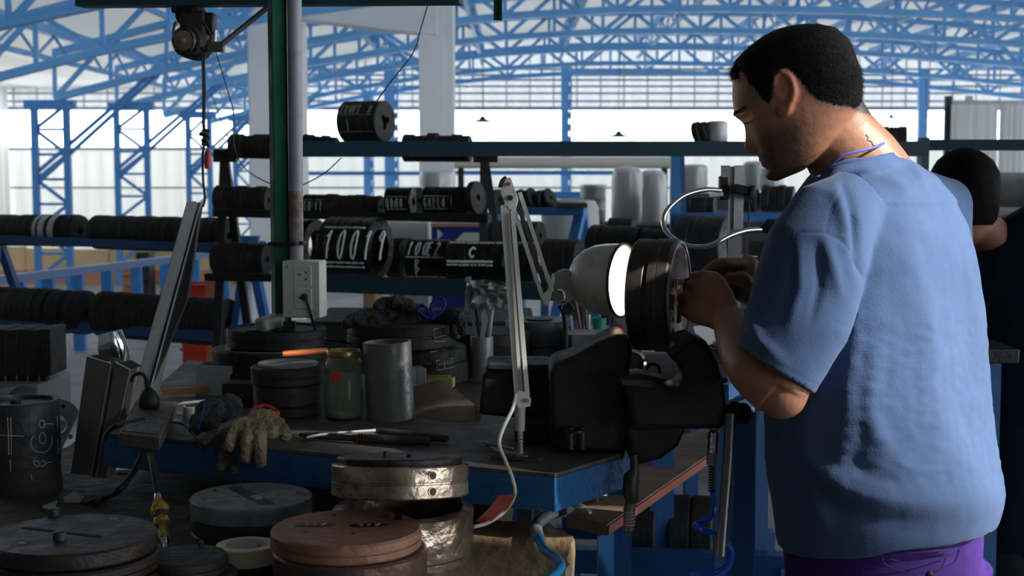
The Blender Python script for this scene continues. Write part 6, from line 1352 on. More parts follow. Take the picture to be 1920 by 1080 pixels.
finger(mb, [gp(440, 825, .01), gp(420, 850, -.005), gp(412, 876, -.01)], .0098); finger(mb, [gp(440, 832, .02), gp(436, 860, 0), gp(438, 882, -.005)], .009); finger(mb, [gp(400, 815, .02), gp(388, 825, .01), gp(380, 832, .01)], .010)
mb.sphere(gp(428, 822, .02), .018)
t = thing('work_glove', gp(420, 850), 'darker second work glove hanging behind the beige one', 'glove')
organic('knit', mb, mat('dark dirty knit', (.13, .11, .085), .95, 0, (.06, .05, .045), 40, .5, .6, 160), t, .0024, 3, fuzz(.002, 130))
t = thing('work_glove', P(405, 780, 2.36), 'dark grey knitted glove with a blue cuff left of the beige glove', 'glove')
def gq(x, y, dd=0): return P(x, y, 2.36+dd)
mb = MB(); mb.sphere(gq(405, 770, 0), .030, sc=(1.2, .9, .75)); mb.sphere(gq(385, 790, -.02), .022, sc=(1.2, .8, .8)); mb.sphere(gq(430, 762, .01), .022)
finger(mb, [gq(390, 775, -.02), gq(372, 795, -.03), gq(366, 805, -.03)], .012); finger(mb, [gq(410, 770, -.02), gq(400, 790, -.035), gq(395, 800, -.035)], .011); finger(mb, [gq(430, 765, -.01), gq(440, 755, 0), gq(446, 760, 0)], .010)
dk = mat('dark grey knit', (.085, .088, .092), .95, 0, (.045, .045, .05), 60, .5, .8, 190)
organic('knit', mb, dk, t, .0024, 3, fuzz(.0026, 120))
mb = MB(); mb.tube(spline([gq(383, 757, -.05), gq(380, 775, -.058), gq(376, 790, -.058), gq(370, 803, -.05)], 5), .0016, 8); organic('blue_cuff_line', mb, mat('blue knit', (.03, .05, .45), .9), t, .0012, 1, fuzz(.0008, 300))
mb = MB(); mb.tube(spline([gq(446, 745, 0), gq(452, 740, 0), gq(456, 744, -.01)], 4), .0007, 5); mb.build('loose_thread', dk, t)
# heap on the discs
dh = 2.93; z_top = c  # keep names local
def gh(x, y, dd=0): return P(x, y, dh+dd)
for lb, parts, fing in (('dark work glove lying flat on the wide discs, left one', [((690, 600), .040, (1.3, 1, .5)), ((728, 592), .034, (1.4, 1, .6))], [[(700, 598), (670, 604), (650, 606)], [(720, 590), (690, 588), (668, 596)], [(735, 590), (705, 606), (680, 612)]]),
                    ('dark work glove crumpled on the heap behind the blue trim', [((760, 588), .036, (1.3, 1, .7)), ((790, 598), .034, (1.3, 1, .6)), ((735, 575), .018, (1.5, 1, .8))], [[(750, 575), (725, 566), (708, 572)], [(775, 580), (760, 566), (742, 562)], [(770, 600), (740, 610), (715, 612)]]),
                    ('dark cloth glove at the right end of the heap', [((830, 605), .030, (1.2, 1, .9)), ((850, 615), .026, (1, 1, 1))], [[(835, 600), (860, 600), (868, 620)], [(825, 595), (845, 585), (860, 590)]])):
    t = thing('heap_glove', gh(*parts[0][0]), lb, 'glove', 'dark gloves heaped on the discs')
    mb = MB()
    for (q, r_, sc_) in parts: mb.sphere(gh(*q), r_, sc=sc_)
    for fpts in fing: finger(mb, [gh(x, y, -.03-.01*k) for k, (x, y) in enumerate(fpts)], .012)
    organic('knit', mb, dk, t, .003, 3, fuzz(.0035, 90))
    mb = MB(); fpts = fing[0]; a_ = gh(*fpts[0], -.04); mb.tube(spline([a_ + V((-.004, -.006, .008)), a_ + V((.004, -.008, 0)), a_ + V((.006, -.004, -.01))], 4), .002, 8); mb.build('cuff_edge', M['rubber'], t)
mb = MB()
mb.tube(spline([gh(782, 582, -.045), gh(792, 590, -.055), gh(803, 598, -.055), gh(812, 590, -.055), gh(808, 575, -.04), gh(816, 560, -.04), gh(828, 558, -.04), gh(834, 568, -.045), gh(830, 582, -.05), gh(818, 592, -.055), gh(806, 600, -.055)], 5), .0034, 8)
mb.tube(spline([gh(780, 580, -.04), gh(790, 572, -.035), gh(800, 580, -.045), gh(806, 594, -.055)], 5), .0036, 8)
tag(organic('blue_trim', mb, mat('royal blue elastic', (.03, .035, .38), .75), None, .0018, 2, fuzz(.0015, 200)), 'royal blue elastic trim curled on top of the dark gloves', 'trim')
# ------------------------------------------------------------------ the standing man
DM = 2.15; K = DM/F_PX                                  # metres per pixel at his depth
def smooth_interp(tab, x):
    if x <= tab[0][0]: return tab[0][1:]
    for i in range(len(tab)-1):
        if x <= tab[i+1][0]:
            t = (x-tab[i][0])/(tab[i+1][0]-tab[i][0]); t = t*t*(3-2*t) if False else t
            return [a + (b-a)*t for a, b in zip(tab[i][1:], tab[i+1][1:])]
    return tab[-1][1:]
# head: f forward, u up (pixels of the head frame), half width w
HEAD = [(-140, 64, 10, 16), (-132, 71, -20, 32), (-120, 73, -50, 44), (-100, 74, -84, 56), (-80, 75, -114, 63), (-60, 77, -134, 68), (-30, 78, -144, 76), (-10, 82, -149, 81), (2, 88, -150, 84), (16, 85, -150, 88), (36, 80, -151, 93),
        (54, 72, -148, 95), (80, 61, -135, 92), (98, 40, -110, 78), (110, 12, -82, 55), (117, -14, -56, 28), (119.5, -30, -42, 8)]
YAW = R(10); HF = V((-.92*math.cos(YAW), .92*math.sin(YAW), -.39)).normalized()
HS = V((-math.sin(YAW), -math.cos(YAW), 0)); HS = (HS - HF*HS.dot(HF)).normalized(); HU = HS.cross(HF); HU = -HU if HU.z < 0 else HU
HO = P(1462, 185, DM) + V((.0, .0, 0)); HO = HO
def hw(f, s, u): return HO + HF*(f*K) + HS*(s*K) + HU*(u*K)
def head_pt(u, th, off=0.0):
    F_, B_h, W_h = smooth_interp(HEAD, u); c = (F_+B_h)/2; a = (F_-B_h)/2
    ct, st = math.cos(th), math.sin(th)
    e = 2.35; q = (abs(ct)**e + abs(st)**e)**(-1/e)
    f = c + a*ct*q; s = W_h*st*q
    if ct > 0 and u < 60:                                # a face is narrower in front than at the ears
        s *= 1 - .20*ct*ct
    if ct > 0:
        def g(x, m, sg): return math.exp(-((x-m)/sg)**2)
        nose = 0
        for (um, am, sg, ss) in ((-62, 21, 9, 10.5), (-52, 12, 9, 8), (-40, 8, 9, 7), (-26, 3, 9, 6.5), (-72, 12, 6, 11)): nose += am*g(u, um, sg)*g(s, 0, ss)
        nose += 7*g(u, -70, 6)*(g(s, 13, 5)+g(s, -13, 5))
        f += nose*.80
        f += 5*g(u, -92, 5)*g(s, 0, 20) + 6.5*g(u, -103, 5)*g(s, 0, 18) - 4*g(u, -97.5, 2.5)*g(s, 0, 22) - 6*g(u, -111, 5)*g(s, 0, 22) + 7*g(u, -126, 9)*g(s, 0, 18)
        f -= 9*g(u, -16, 10)*(g(s, 30, 15)+g(s, -30, 15)); f += 3.0*g(u, 4, 7)*(g(s, 28, 22)+g(s, -28, 22)); f += 3.5*g(u, -17, 6)*(g(s, 30, 11)+g(s, -30, 11))
        f -= 3*g(u, -20, 7)*g(s, 0, 9)
        f += 4*g(u, -42, 12)*(g(s, 46, 14)+g(s, -46, 14))
    nn = off
    return f + ct*nn, s + st*nn, u
def head_mesh(off=0.0, us=None, n=72):
    us = us or ([-140, -136] + [-132 + 4*i for i in range(64)]); us = [u for u in us if u <= 118] + [118.6, 119.5]
    return [[hw(*head_pt(u, 2*math.pi*k/n, off)) for k in range(n)] for u in us]
sk = MB(); sk.loft(head_mesh())
# ear (the near one and its twin)
def ear(mb, side):
    out = [(1451, 166), (1450, 153), (1455, 143), (1464, 140), (1475, 146), (1483, 158), (1486, 174), (1484, 188), (1479, 199), (1476, 210), (1470, 216), (1465, 209), (1464, 200)]
    def ep(x, y, lift):
        d = P(x, y, DM) - HO; f = d.dot(HF)/K; u = d.dot(HU)/K
        W_h = smooth_interp(HEAD, u)[2]; back = max(0, min(1, (x-1448)/38))
        return hw(f, side*(W_h*.93 + lift + 4*back), u)
    pts = spline([ep(x, y, 4 if 1 < i < 10 else 1) for i, (x, y) in enumerate(out)], 4)
    mb.tube(pts, [.0042 + .0010*math.sin(math.pi*i/len(pts)) for i in range(len(pts))], 10)
    inner = spline([ep(x, y, 1) for x, y in ((1462, 190), (1470, 180), (1472, 165), (1466, 155), (1460, 158))], 4); mb.tube(inner, .0030, 8)
    mb.sphere(ep(1470, 209, 3), .0062, sc=(.9, .7, 1.1))
    fan = [ep(x, y, -3) for x, y in out]; cc = ep(1468, 176, -5); n = len(fan)
    mb.add([cc] + fan + [cc + HS*side*.004*-1] + [p - HS*side*.005 for p in fan], [(0, 1+i, 1+(i+1) % n) for i in range(n)] + [(n+1, n+2+(i+1) % n, n+2+i) for i in range(n)] + [(1+i, n+2+i, n+2+(i+1) % n, 1+(i+1) % n) for i in range(n)])
    mb.sphere(ep(1456, 180, 0), .0045)
ear(sk, 1); ear(sk, -1)
BF = V((-.80, .60, 0)).normalized(); BL = V((-.60, -.80, 0))     # body facing, body left
def ell(c, A, B, n=40, axu=BL, axf=BF, e=2.2):
    out = []
    for k in range(n):
        t = 2*math.pi*k/n; ct, st = math.cos(t), math.sin(t); q = (abs(ct)**e+abs(st)**e)**(-1/e); out.append(c + axu*(A*ct*q) + axf*(B*st*q))
    return out
# neck: from the skull base to the shoulders
def ring_tilt(c, ax, ra, rb, n=40, side=None):
    ax = ax.normalized(); s_ = (side or V((0, -1, 0))); s_ = (s_ - ax*s_.dot(ax)).normalized(); f_ = s_.cross(ax); return [c + s_*(ra*math.cos(2*math.pi*k/n)) + f_*(rb*math.sin(2*math.pi*k/n)) for k in range(n)]
nk = [((1520, 195), (-.55, .83), 62, 80), ((1545, 228), (-.58, .81), 60, 80), ((1572, 262), (-.58, .81), 60, 76), ((1600, 298), (-.5, .86), 68, 84), ((1618, 335), (-.35, .94), 86, 96), ((1635, 380), (-.1, 1), 110, 100)]
sk.loft([ring_tilt(P(x, y, DM+.005*i), V((a, .0, b)), ra*K, rb*K) for i, ((x, y), (a, b), ra, rb) in enumerate(nk)])
sk.sphere(P(1500, 205, DM), 66*K, 20, 14, (1, .9, .9))
# torso under the shirt
TORSO = [(300, 1575, 1690), (316, 1540, 1728), (345, 1506, 1766), (385, 1480, 1800), (430, 1468, 1820), (500, 1458, 1838), (600, 1446, 1851), (700, 1434, 1860), (800, 1424, 1872), (880, 1422, 1884), (940, 1430, 1895), (965, 1436, 1898), (995, 1440, 1893), (1022, 1444, 1884)]
def torso_ring(y, L_, R_, shrink=0.0, rat=.70, n=56):
    c = P((L_+R_)/2, y, DM+.03); c.z = P(0, y, (DM-.075 if y < 800 else DM-.075-.035*min(1, (y-800)/150)) if y > 380 else DM+.03-.105*max(0, min(1, (y-330)/50))).z; hx = (R_-L_)/2*DM/F_PX*1.014; A = hx/math.sqrt(.36+.64*rat*rat) - shrink; return ell(c, A, A*rat + (0 if not shrink else 0), n)
sk.loft([torso_ring(y, L_, R_, .045 if y > 960 else .022 if y > 350 else .028) for y, L_, R_ in TORSO if y >= 345] + [torso_ring(1100, 1480, 1840, .035), torso_ring(1160, 1490, 1830, .04)])
SHL = P(1560, 412, 2.03); ELB = P(1463, 735, 1.985); WR = P(1367, 598, 2.135)
SHR = P(1745, 400, 2.33); ELR = P(1590, 690, 2.50); WRR = P(1440, 545, 2.375)
def limb(mb, pts, rs, n=20): mb.tube(spline(pts, 6), [smooth_interp([(i/(len(rs)-1), r_) for i, r_ in enumerate(rs)], k/(len(pts)*6-6))[0] for k in range(len(pts)*6-5)], n)
limb(sk, [P(1590, 430, 2.07), P(1530, 560, 2.01), ELB + V((0, 0, .004))], [.045, .044, .042, .040], 24); sk.sphere(ELB + V((.002, 0, -.002)), .0365, 20, 14)
sk.sphere(P(1458, 752, 1.985), .022, 14, 10)
limb(sk, [ELB + V((-.003, 0, 0)), P(1415, 690, 2.01), P(1383, 640, 2.07), WR], [.039, .040, .031, .0245], 24)
limb(sk, [P(1715, 420, 2.30), SHR.lerp(ELR, .5), ELR, P(1510, 620, 2.43), WRR], [.052, .046, .042, .036, .024], 20)
# hips and legs
hipc = [P(1605, 1160, 2.12), P(1725, 1160, 2.22)]
for hc, fx in ((hipc[0], -.02), (hipc[1], .03)):
    limb(sk, [V((hc.x, hc.y, .88)), V((hc.x+fx*.5, hc.y, .50)), V((hc.x+fx, hc.y, .09))], [.088, .07, .05, .042])
    sk.tube([V((hc.x+fx, hc.y, .07)), V((hc.x+fx-.10, hc.y+.07, .045))], [.045, .04], 14)
# left hand: a fist seen from its back
def hpx(x, y, d): return P(x, y, d)
pm = [ (WR, .0255, .019), (P(1352, 580, 2.16), .033, .020), (P(1335, 566, 2.185), .041, .021), (P(1318, 556, 2.205), .044, .021), (P(1303, 549, 2.225), .041, .018)]
ha = V((-.75, .30, .42)).normalized()
def palm_ring(c, ra, rb, ax, acr): 
    ax = ax.normalized(); acr = (acr - ax*acr.dot(ax)).normalized(); th_ = acr.cross(ax); out = []
    for k in range(28):
        t = 2*math.pi*k/28; q = (abs(math.cos(t))**2.6+abs(math.sin(t))**2.6)**(-1/2.6); out.append(c + acr*(ra*math.cos(t)*q) + th_*(rb*math.sin(t)*q))
    return out
acr = V((.55, 0, .83))                                   # from little finger to index knuckle
sk.loft([palm_ring(c, ra, rb, ha, acr) for c, ra, rb in pm])
kn_ = [P(1322, 519, 2.225), P(1307, 538, 2.222), P(1295, 561, 2.222), P(1292, 584, 2.218)]
for i, kp in enumerate(kn_):
    r_ = (.0100, .0104, .0100, .0090)[i]; L1, L2, L3 = ((.040, .024, .018), (.042, .026, .019), (.039, .024, .018), (.032, .019, .016))[i]
    d1 = V((-.38, .90, -.10+.05*i)).normalized(); p1 = kp + d1*L1*.62; d2 = V((.15, .75, -.25)).normalized(); p2 = p1 + d2*L2*.7; p3 = p2 + V((.75, .25, -.1)).normalized()*L3
    base = kp + V((.022, -.006, -.006)); sk.tube(spline([base, kp, p1, p2, p3], 4), [r_*1.0]*5 + [r_*1.06] + [r_*.95]*6 + [r_*.86]*5, 12); sk.sphere(p3, r_*.85, 10, 8); sk.sphere(kp + V((0, -.001, 0)), r_*1.08, 12, 8)
# thumb of the left hand: leaves the palm on its far upper side and meets the index finger
sk.tube(spline([P(1352, 545, 2.19), P(1335, 528, 2.235), P(1318, 520, 2.262), P(1303, 520, 2.275)], 4), [.0135]*4 + [.0115]*4 + [.0105]*4 + [.0095], 12); sk.sphere(P(1303, 520, 2.275), .0095)
# right hand behind it
pr = [(WRR, .024, .018), (P(1425, 535, 2.355), .034, .018), (P(1405, 526, 2.335), .041, .019), (P(1386, 518, 2.325), .040, .017)]
sk.loft([palm_ring(c, ra, rb, V((-1, -.15, .2)), V((0, .25, 1))) for c, ra, rb in pr])
rf = [[(1392, 494, 2.325), (1366, 493, 2.30), (1345, 495, 2.285), (1322, 512, 2.28)], [(1388, 508, 2.33), (1362, 506, 2.32), (1342, 512, 2.30), (1330, 525, 2.285)], [(1386, 526, 2.33), (1366, 530, 2.335), (1356, 540, 2.32), (1362, 548, 2.30)], [(1390, 544, 2.33), (1374, 548, 2.33), (1366, 556, 2.315), (1372, 562, 2.30)]]
for i, q in enumerate(rf):
    r_ = (.0095, .0098, .0094, .0085)[i]; pp = spline([P(*a) for a in q], 4); sk.tube(pp, [r_*(1.05-.16*k/len(pp)) for k in range(len(pp))], 12); sk.sphere(pp[-1], r_*.87); sk.sphere(pp[0], r_*1.1)
sk.tube(spline([P(1420, 538, 2.335), P(1402, 533, 2.305), P(1390, 520, 2.29), P(1378, 523, 2.285), P(1368, 520, 2.28)], 4), [.0135]*4 + [.0125]*4 + [.0110]*4 + [.0100]*4 + [.0092], 12); sk.sphere(P(1368, 520, 2.28), .0092)

def skin_mat(name, mul=1.0):
    m = mat(name, (.5, .3, .2), .48, 0, bump=.10, bscale=420); nt = m.node_tree; b = nt.nodes['Principled BSDF']
    at = nt.nodes.new('ShaderNodeAttribute'); at.attribute_name = 'paint'; nt.links.new(at.outputs['Color'], b.inputs['Base Color'])
    b.inputs['Subsurface Weight'].default_value = .06; b.inputs['Subsurface Radius'].default_value = (.012, .004, .002); b.inputs['Subsurface Scale'].default_value = 1.0
    return m
SK = V((.34, .155, .088)); DARK = V((.030, .020, .016))
# hairline in the side view (pixels)
HL = [(1368, 150), (1378, 136), (1392, 136), (1402, 158), (1416, 170), (1426, 186), (1438, 197), (1444, 188), (1445, 165), (1449, 148), (1462, 134), (1478, 138), (1489, 152), (1502, 166), (1514, 178), (1530, 192), (1558, 199), (1585, 203), (1610, 212), (1640, 214)]
def px_of(p):
    # side-view pixel of a point, measured at the man's own depth, so that both sides of the head get the same hairline
    d = p - HO; f = d.dot(HF)/K; u = d.dot(HU)/K
    q = P(1462, 185, DM) + V((-.92, 0, -.39))*(f*K) + V((-.39, 0, .92))*(u*K)
    y0 = q.x/DM*F_PX+960; return y0, 185 - (q.z - HO.z)/K
def hairline_y(x):
    if x <= HL[0][0]: return HL[0][1]
    for i in range(len(HL)-1):
        if HL[i][0] <= x <= HL[i+1][0]:
            t = (x-HL[i][0])/max(HL[i+1][0]-HL[i][0], 1e-6); return HL[i][1] + (HL[i+1][1]-HL[i][1])*t
    return HL[-1][1]
def paint(p):
    c = SK.copy(); d = p - HO; f = d.dot(HF)/K; s = d.dot(HS)/K; u = d.dot(HU)/K
    n1 = noise.noise(p*30); c *= 1 + .10*n1
    if abs(s) < 130 and -170 < f < 110 and -150 < u < 140 and d.length < .24:
        # beard shadow
        b = 0
        if u < -34:
            edge = -34 - max(0, (40-f))*.15; b = min(1, (edge-u)/26) if u < edge else 0
            b *= max(0, min(1, (f+38)/40))
            if u > -84 and f > 52 and abs(s) < 28: b *= .15
        c = c.lerp(DARK*1.6, .86*b*(.80+.3*noise.noise(p*260)))
        if u < -85 and u > -112 and abs(s) < 26 and f > 55: c = c.lerp(V((.33, .11, .09)), .5)
        # moustache
        if -92 < u < -80 and abs(s) < 30 and f > 60: c = c.lerp(DARK, .62)
        # brow
        if 1 < u < 10 and 12 < abs(s) < 46 and f > 50: c = c.lerp(DARK, .55)
        # ear and cheek warmth
        x, y = px_of(p)
        if abs(s) > 70 and 1444 < x < 1494 and 136 < y < 222: c = c.lerp(V((.62, .20, .13)), .40)
        hy = hairline_y(x)
        if y < hy + 16 and x > 1500 : c = c.lerp(DARK, .72*max(0, min(1, (hy+16-y)/16))*(.8+.4*noise.noise(p*300)))
        if y < hy + 2: c = c.lerp(DARK*.7, .9)
    return tuple(max(0, min(1, v)) for v in c)
man = thing('person', V((P(1660, 900, DM).x, DM, 0)), 'standing man in a blue t-shirt and purple trousers working at the vise, head bowed', 'person')
skm = skin_mat('tan skin')
def skin_disp(p, n):
    return .0003*noise.noise(p*90)
body = organic('body', sk, skm, man, voxel=.0026, smooth=5, disp=skin_disp, colour=paint)
# hair cap: shell over the scalp
us = [-70 + 3*i for i in range(65)]; us = [u for u in us if u <= 118]; n = 150
HV = MB(); grid = []; keep = {}
for i, u in enumerate(us + [119.4]):
    for k in range(n):
        th = 2*math.pi*k/n; f, s, uu = head_pt(u, th, 0); p0 = hw(f, s, uu); x, y = px_of(p0)
        m_ = (hairline_y(x) + 5*noise.noise(p0*120) + 3*noise.noise(p0*330)) - y
        if u > 20 and f > 30: m_ = (u - (67 - .10*abs(s) + (0 if abs(s) < 48 else -(abs(s)-48)*.9))) + 4*noise.noise(p0*140) if f > 52 else m_
        thick = max(0, min(1, m_/(26 if f > -60 else 48))); back = max(0, min(1, (u+60)/80)); off = (1.0 + (3.5 + 1.0*back)*thick + (2 if (u > 70 and f > 20) else 0)*thick) * (1 + .10*noise.noise(p0*70))
        top_lift = 0
        f, s, uu = head_pt(u, th, off); HV.v.append(hw(f, s, uu + top_lift)); keep[len(HV.v)-1] = m_
for i in range(len(us)):
    for k in range(n):
        q = (i*n+k, i*n+(k+1) % n, (i+1)*n+(k+1) % n, (i+1)*n+k)
        if sum(keep[x] for x in q) > 0: HV.f.append(q)
HV.f.append(tuple(len(us)*n+k for k in range(n)))
hm = mat('black short hair', (.0038, .0032, .003), .75, 0, (.007, .006, .005), 130, .6, .4, 320, spec=.10); 
hair = HV.build('hair', hm, man, smooth=180)
# short strands standing on the shell
rnd = random.Random(11); SM = MB(); cand = [q for q in HV.f[:-1]]
for _ in range(15000):
    q = rnd.choice(cand); a, b, c_, d_ = [HV.v[i] for i in q]; r1, r2 = rnd.random(), rnd.random(); p = a.lerp(b, r1).lerp(d_.lerp(c_, r1), r2)
    nn = (b-a).cross(d_-a)
    if nn.length < 1e-9: continue
    nn.normalize(); 
    if nn.dot(p-hw(-40, 0, 20)) < 0: nn = -nn
    m_ = keep[q[0]]; L_ = .0035 + .0045*max(0, min(1, m_/50)); lay = (HF*.9*(1 if (p-HO).dot(HU) > 0 else .2) - HU*.5 + V((rnd.uniform(-.5, .5), rnd.uniform(-.5, .5), rnd.uniform(-.5, .5))))
    tip = p + nn*L_*.55 + lay*L_*.8; sd = nn.cross(tip-p).normalized()*.00022
    SM.add([p - nn*.001 - sd, p - nn*.001 + sd, tip], [(0, 1, 2)])
# forelock tuft over the forehead
for _ in range(500):
    s = rnd.uniform(-46, 46); b = hw(62 + rnd.uniform(-6, 4) - abs(s)*.25, s, 84 + rnd.uniform(-4, 8)); tip = b + (HF*rnd.uniform(.010, .018) - HU*rnd.uniform(.000, .009)) * (1-.4*abs(s)/46); SM.add([b - HS*.0004, b + HS*.0004, tip], [(0, 1, 2)])
so_ = SM.build('hair_strands', hm, hair, smooth=0); so_['kind'] = 'stuff'
# lashes/eye: closed lid line and eyeball
for sd in (1, -1):
    pts = [hw(*[v for v in (lambda q: (q[0]+.8, q[1], q[2]))(head_pt(-17 - 3*math.sin(math.pi*k/8), sd*(math.acos(.0)*0 + R(14 + 3.4*k)), 0))]) for k in range(9)]
    MB().tube(pts, .0006, 6).build('eyelashes', M['rubber'], man)
# eyebrow strands
BS = MB()
for _ in range(420):
    sd = rnd.choice((-1, 1)); th = sd*R(rnd.uniform(8, 42)); u = 5 + rnd.uniform(-4, 4) + 2*math.sin(abs(th)*3); f, s, uu = head_pt(u, th, .4); b = hw(f, s, uu); tip = b + HS*sd*.005 + HF*.0012 + HU*rnd.uniform(0, .0015); BS.add([b - HU*.0003, b + HU*.0003, tip], [(0, 1, 2)])
BS.build('eyebrows', hm, man, smooth=0)['kind'] = 'stuff'

# the t-shirt
shirt_m = mat('faded blue cotton', (.064, .109, .218), .9, 0, (.053, .092, .187), 7, .5, .12, 300, spec=.15)
b = shirt_m.node_tree.nodes['Principled BSDF']; b.inputs['Sheen Weight'].default_value = .12
sh = MB()
rings = [torso_ring(y, L_, R_, 0) for y, L_, R_ in TORSO[1:]]
sh.loft(rings[:-1] + [torso_ring(1012, 1442, 1888, 0)])
# hem skirt: a wall with an open inside
def wall(mb, ro, ri):
    n_ = len(ro[0]); k = len(ro); v = [p for r_ in ro for p in r_] + [p for r_ in ri[::-1] for p in r_]; f = []
    m2 = 2*k
    for i in range(m2):
        j = (i+1) % m2
        for q in range(n_): f.append((i*n_+q, i*n_+(q+1) % n_, j*n_+(q+1) % n_, j*n_+q))
    mb.add(v, f)
def hem_ring(y, L_, R_, shrink):
    out = torso_ring(y, L_, R_, shrink); c = sum(out, V())/len(out)
    res = []
    for p in out:
        t = (p.x-c.x)/(.17); p = p.copy(); p.z += (-.020*max(0, -t-.30)*1.4 + .014*math.exp(-((t-.05)/.45)**2) + .002*max(0, t)); res.append(p)
    return res
wall(sh, [torso_ring(1000, 1441, 1891, 0), hem_ring(1022, 1446, 1886, 0)], [torso_ring(1000, 1441, 1891, .007), hem_ring(1022, 1446, 1886, .007)])
# sleeves
def sleeve(mb, pts, rads, flat, cuff, side=V((0, -1, 0))):
    rr = []
    for i, (p, (ra, rb)) in enumerate(zip(pts, rads)):
        ax = (pts[min(i+1, len(pts)-1)] - pts[max(i-1, 0)]).normalized() if i < len(pts)-1 or cuff is None else cuff
        rr.append(ring_tilt(p, ax, rb, ra, 40, side))
    return rr
lp = [P(1605, 385, 2.07), P(1560, 420, 2.035), P(1532, 470, 2.02), P(1512, 530, 2.01), P(1492, 600, 2.0), P(1470, 655, 1.995), P(1453, 693, 1.99)]
lr = [(.055, .050), (.068, .058), (.075, .062), (.074, .062), (.073, .060), (.069, .058), (.0655, .056)]
LR = sleeve(sh, lp, lr, 1, V((-.53, 0, -.85)))
sh.loft(LR[:-1])
ri = [[p + (lp[k]-p).normalized()*.006 for p in LR[k]] for k in (4, 5, 6)]
wall(sh, [LR[4], LR[5], LR[6]], ri)
rp = [P(1690, 375, 2.28), P(1745, 400, 2.34), P(1742, 470, 2.37), P(1700, 560, 2.43), P(1650, 630, 2.47), P(1615, 670, 2.49)]
RRg = sleeve(sh, rp, [(.06, .055), (.072, .062), (.072, .062), (.068, .06), (.066, .058), (.062, .056)], 1, None); sh.loft(RRg)
# shoulders yoke and collar band
sh.loft([torso_ring(298, 1580, 1688, 0, .9), torso_ring(308, 1552, 1722, 0, .82), torso_ring(330, 1516, 1758, 0, .74), torso_ring(380, 1478, 1802, 0)])
col_pts = [((1538, 342), -.045), ((1550, 320), -.075), ((1585, 303), -.085), ((1630, 298), -.082), ((1664, 291), -.060), ((1688, 284), -.005), ((1672, 276), .05), ((1625, 290), .085), ((1575, 314), .08), ((1542, 338), .03)]
cpl = spline([P(x, y+3, DM+.02+dd) for (x, y), dd in col_pts] + [P(1537, 341, DM+.02-.055)], 5)
sh.tube(cpl, .0050, 8)
sh.tube([a + V((0, 0, -.006)) + (a - P(1610, 305, DM+.02)).normalized()*.003 for a in cpl], .0052, 8)
sh.tube([a + V((0, 0, -.013)) + (a - P(1610, 305, DM+.02)).normalized()*.009 for a in cpl], .0070, 8)
def seg_dist(p, a, b):
    ab = b-a; t = max(0, min(1, (p-a).dot(ab)/ab.dot(ab))); return (p-(a+ab*t)).length, t
def to_px(p): return 960 + p.x/p.y*F_PX*(1/ (math.cos(PITCH) if False else 1)), 0
def pix(p):
    q = p - V((0, 0, CAM_H)); yc = q.y*math.cos(PITCH) - q.z*math.sin(PITCH); zc = q.y*math.sin(PITCH) + q.z*math.cos(PITCH); return 960 + F_PX*q.x/yc, 540 - F_PX*zc/yc
def polyd(x, y, pl):
    best = (1e9, 0, 0)
    for i in range(len(pl)-1):
        ax_, ay = pl[i]; bx, by = pl[i+1]; dx, dy = bx-ax_, by-ay; t = max(0, min(1, ((x-ax_)*dx+(y-ay)*dy)/(dx*dx+dy*dy))); qx, qy = ax_+dx*t, ay+dy*t; d = math.hypot(x-qx, y-qy)
        if d < best[0]: best = (d, (i+t)/(len(pl)-1), (dx*(y-ay)-dy*(x-ax_)))
    return best
FOLDS = [([(1490, 838), (1540, 888), (1590, 918), (1650, 935), (1740, 948), (1850, 945)], .0075, 26), ([(1560, 890), (1600, 870), (1700, 925)], -.003, 20), ([(1610, 520), (1604, 600), (1590, 720), (1580, 900)], .004, 22), ([(1640, 560), (1632, 760), (1650, 900)], .003, 22),
         ([(1580, 350), (1598, 390), (1606, 470), (1612, 520)], -.005, 9), ([(1566, 352), (1578, 400), (1590, 460)], .004, 12), ([(1690, 420), (1740, 600), (1760, 850)], .003, 26), ([(1545, 440), (1560, 500), (1575, 560)], .004, 12), ([(1500, 455), (1500, 540), (1480, 610)], .0035, 12), ([(1530, 460), (1536, 540), (1520, 600)], -.0035, 10),
         ([(1400, 590), (1425, 640), (1470, 680)], .004, 11), ([(1800, 420), (1835, 600), (1850, 800)], .003, 18), ([(1690, 290), (1720, 320), (1735, 360)], .003, 9), ([(1640, 330), (1700, 350), (1740, 340)], .0025, 10), ([(1450, 830), (1520, 930), (1560, 1000)], .004, 16), ([(1600, 760), (1700, 880), (1640, 900)], .0025, 18),
         ([(1820, 640), (1800, 760), (1850, 900)], -.003, 20)]
SEAM = [(1478, 450), (1500, 436), (1545, 436), (1575, 450), (1600, 478), (1618, 520)]; SEAM2 = [(1582, 350), (1556, 395), (1548, 436)]; CUFF = [(1400, 640), (1440, 675), (1490, 700), (1532, 724)]; HEMS = [(1440, 1030), (1520, 1018), (1640, 995), (1760, 1002), (1885, 1012)]
FIELD = {}
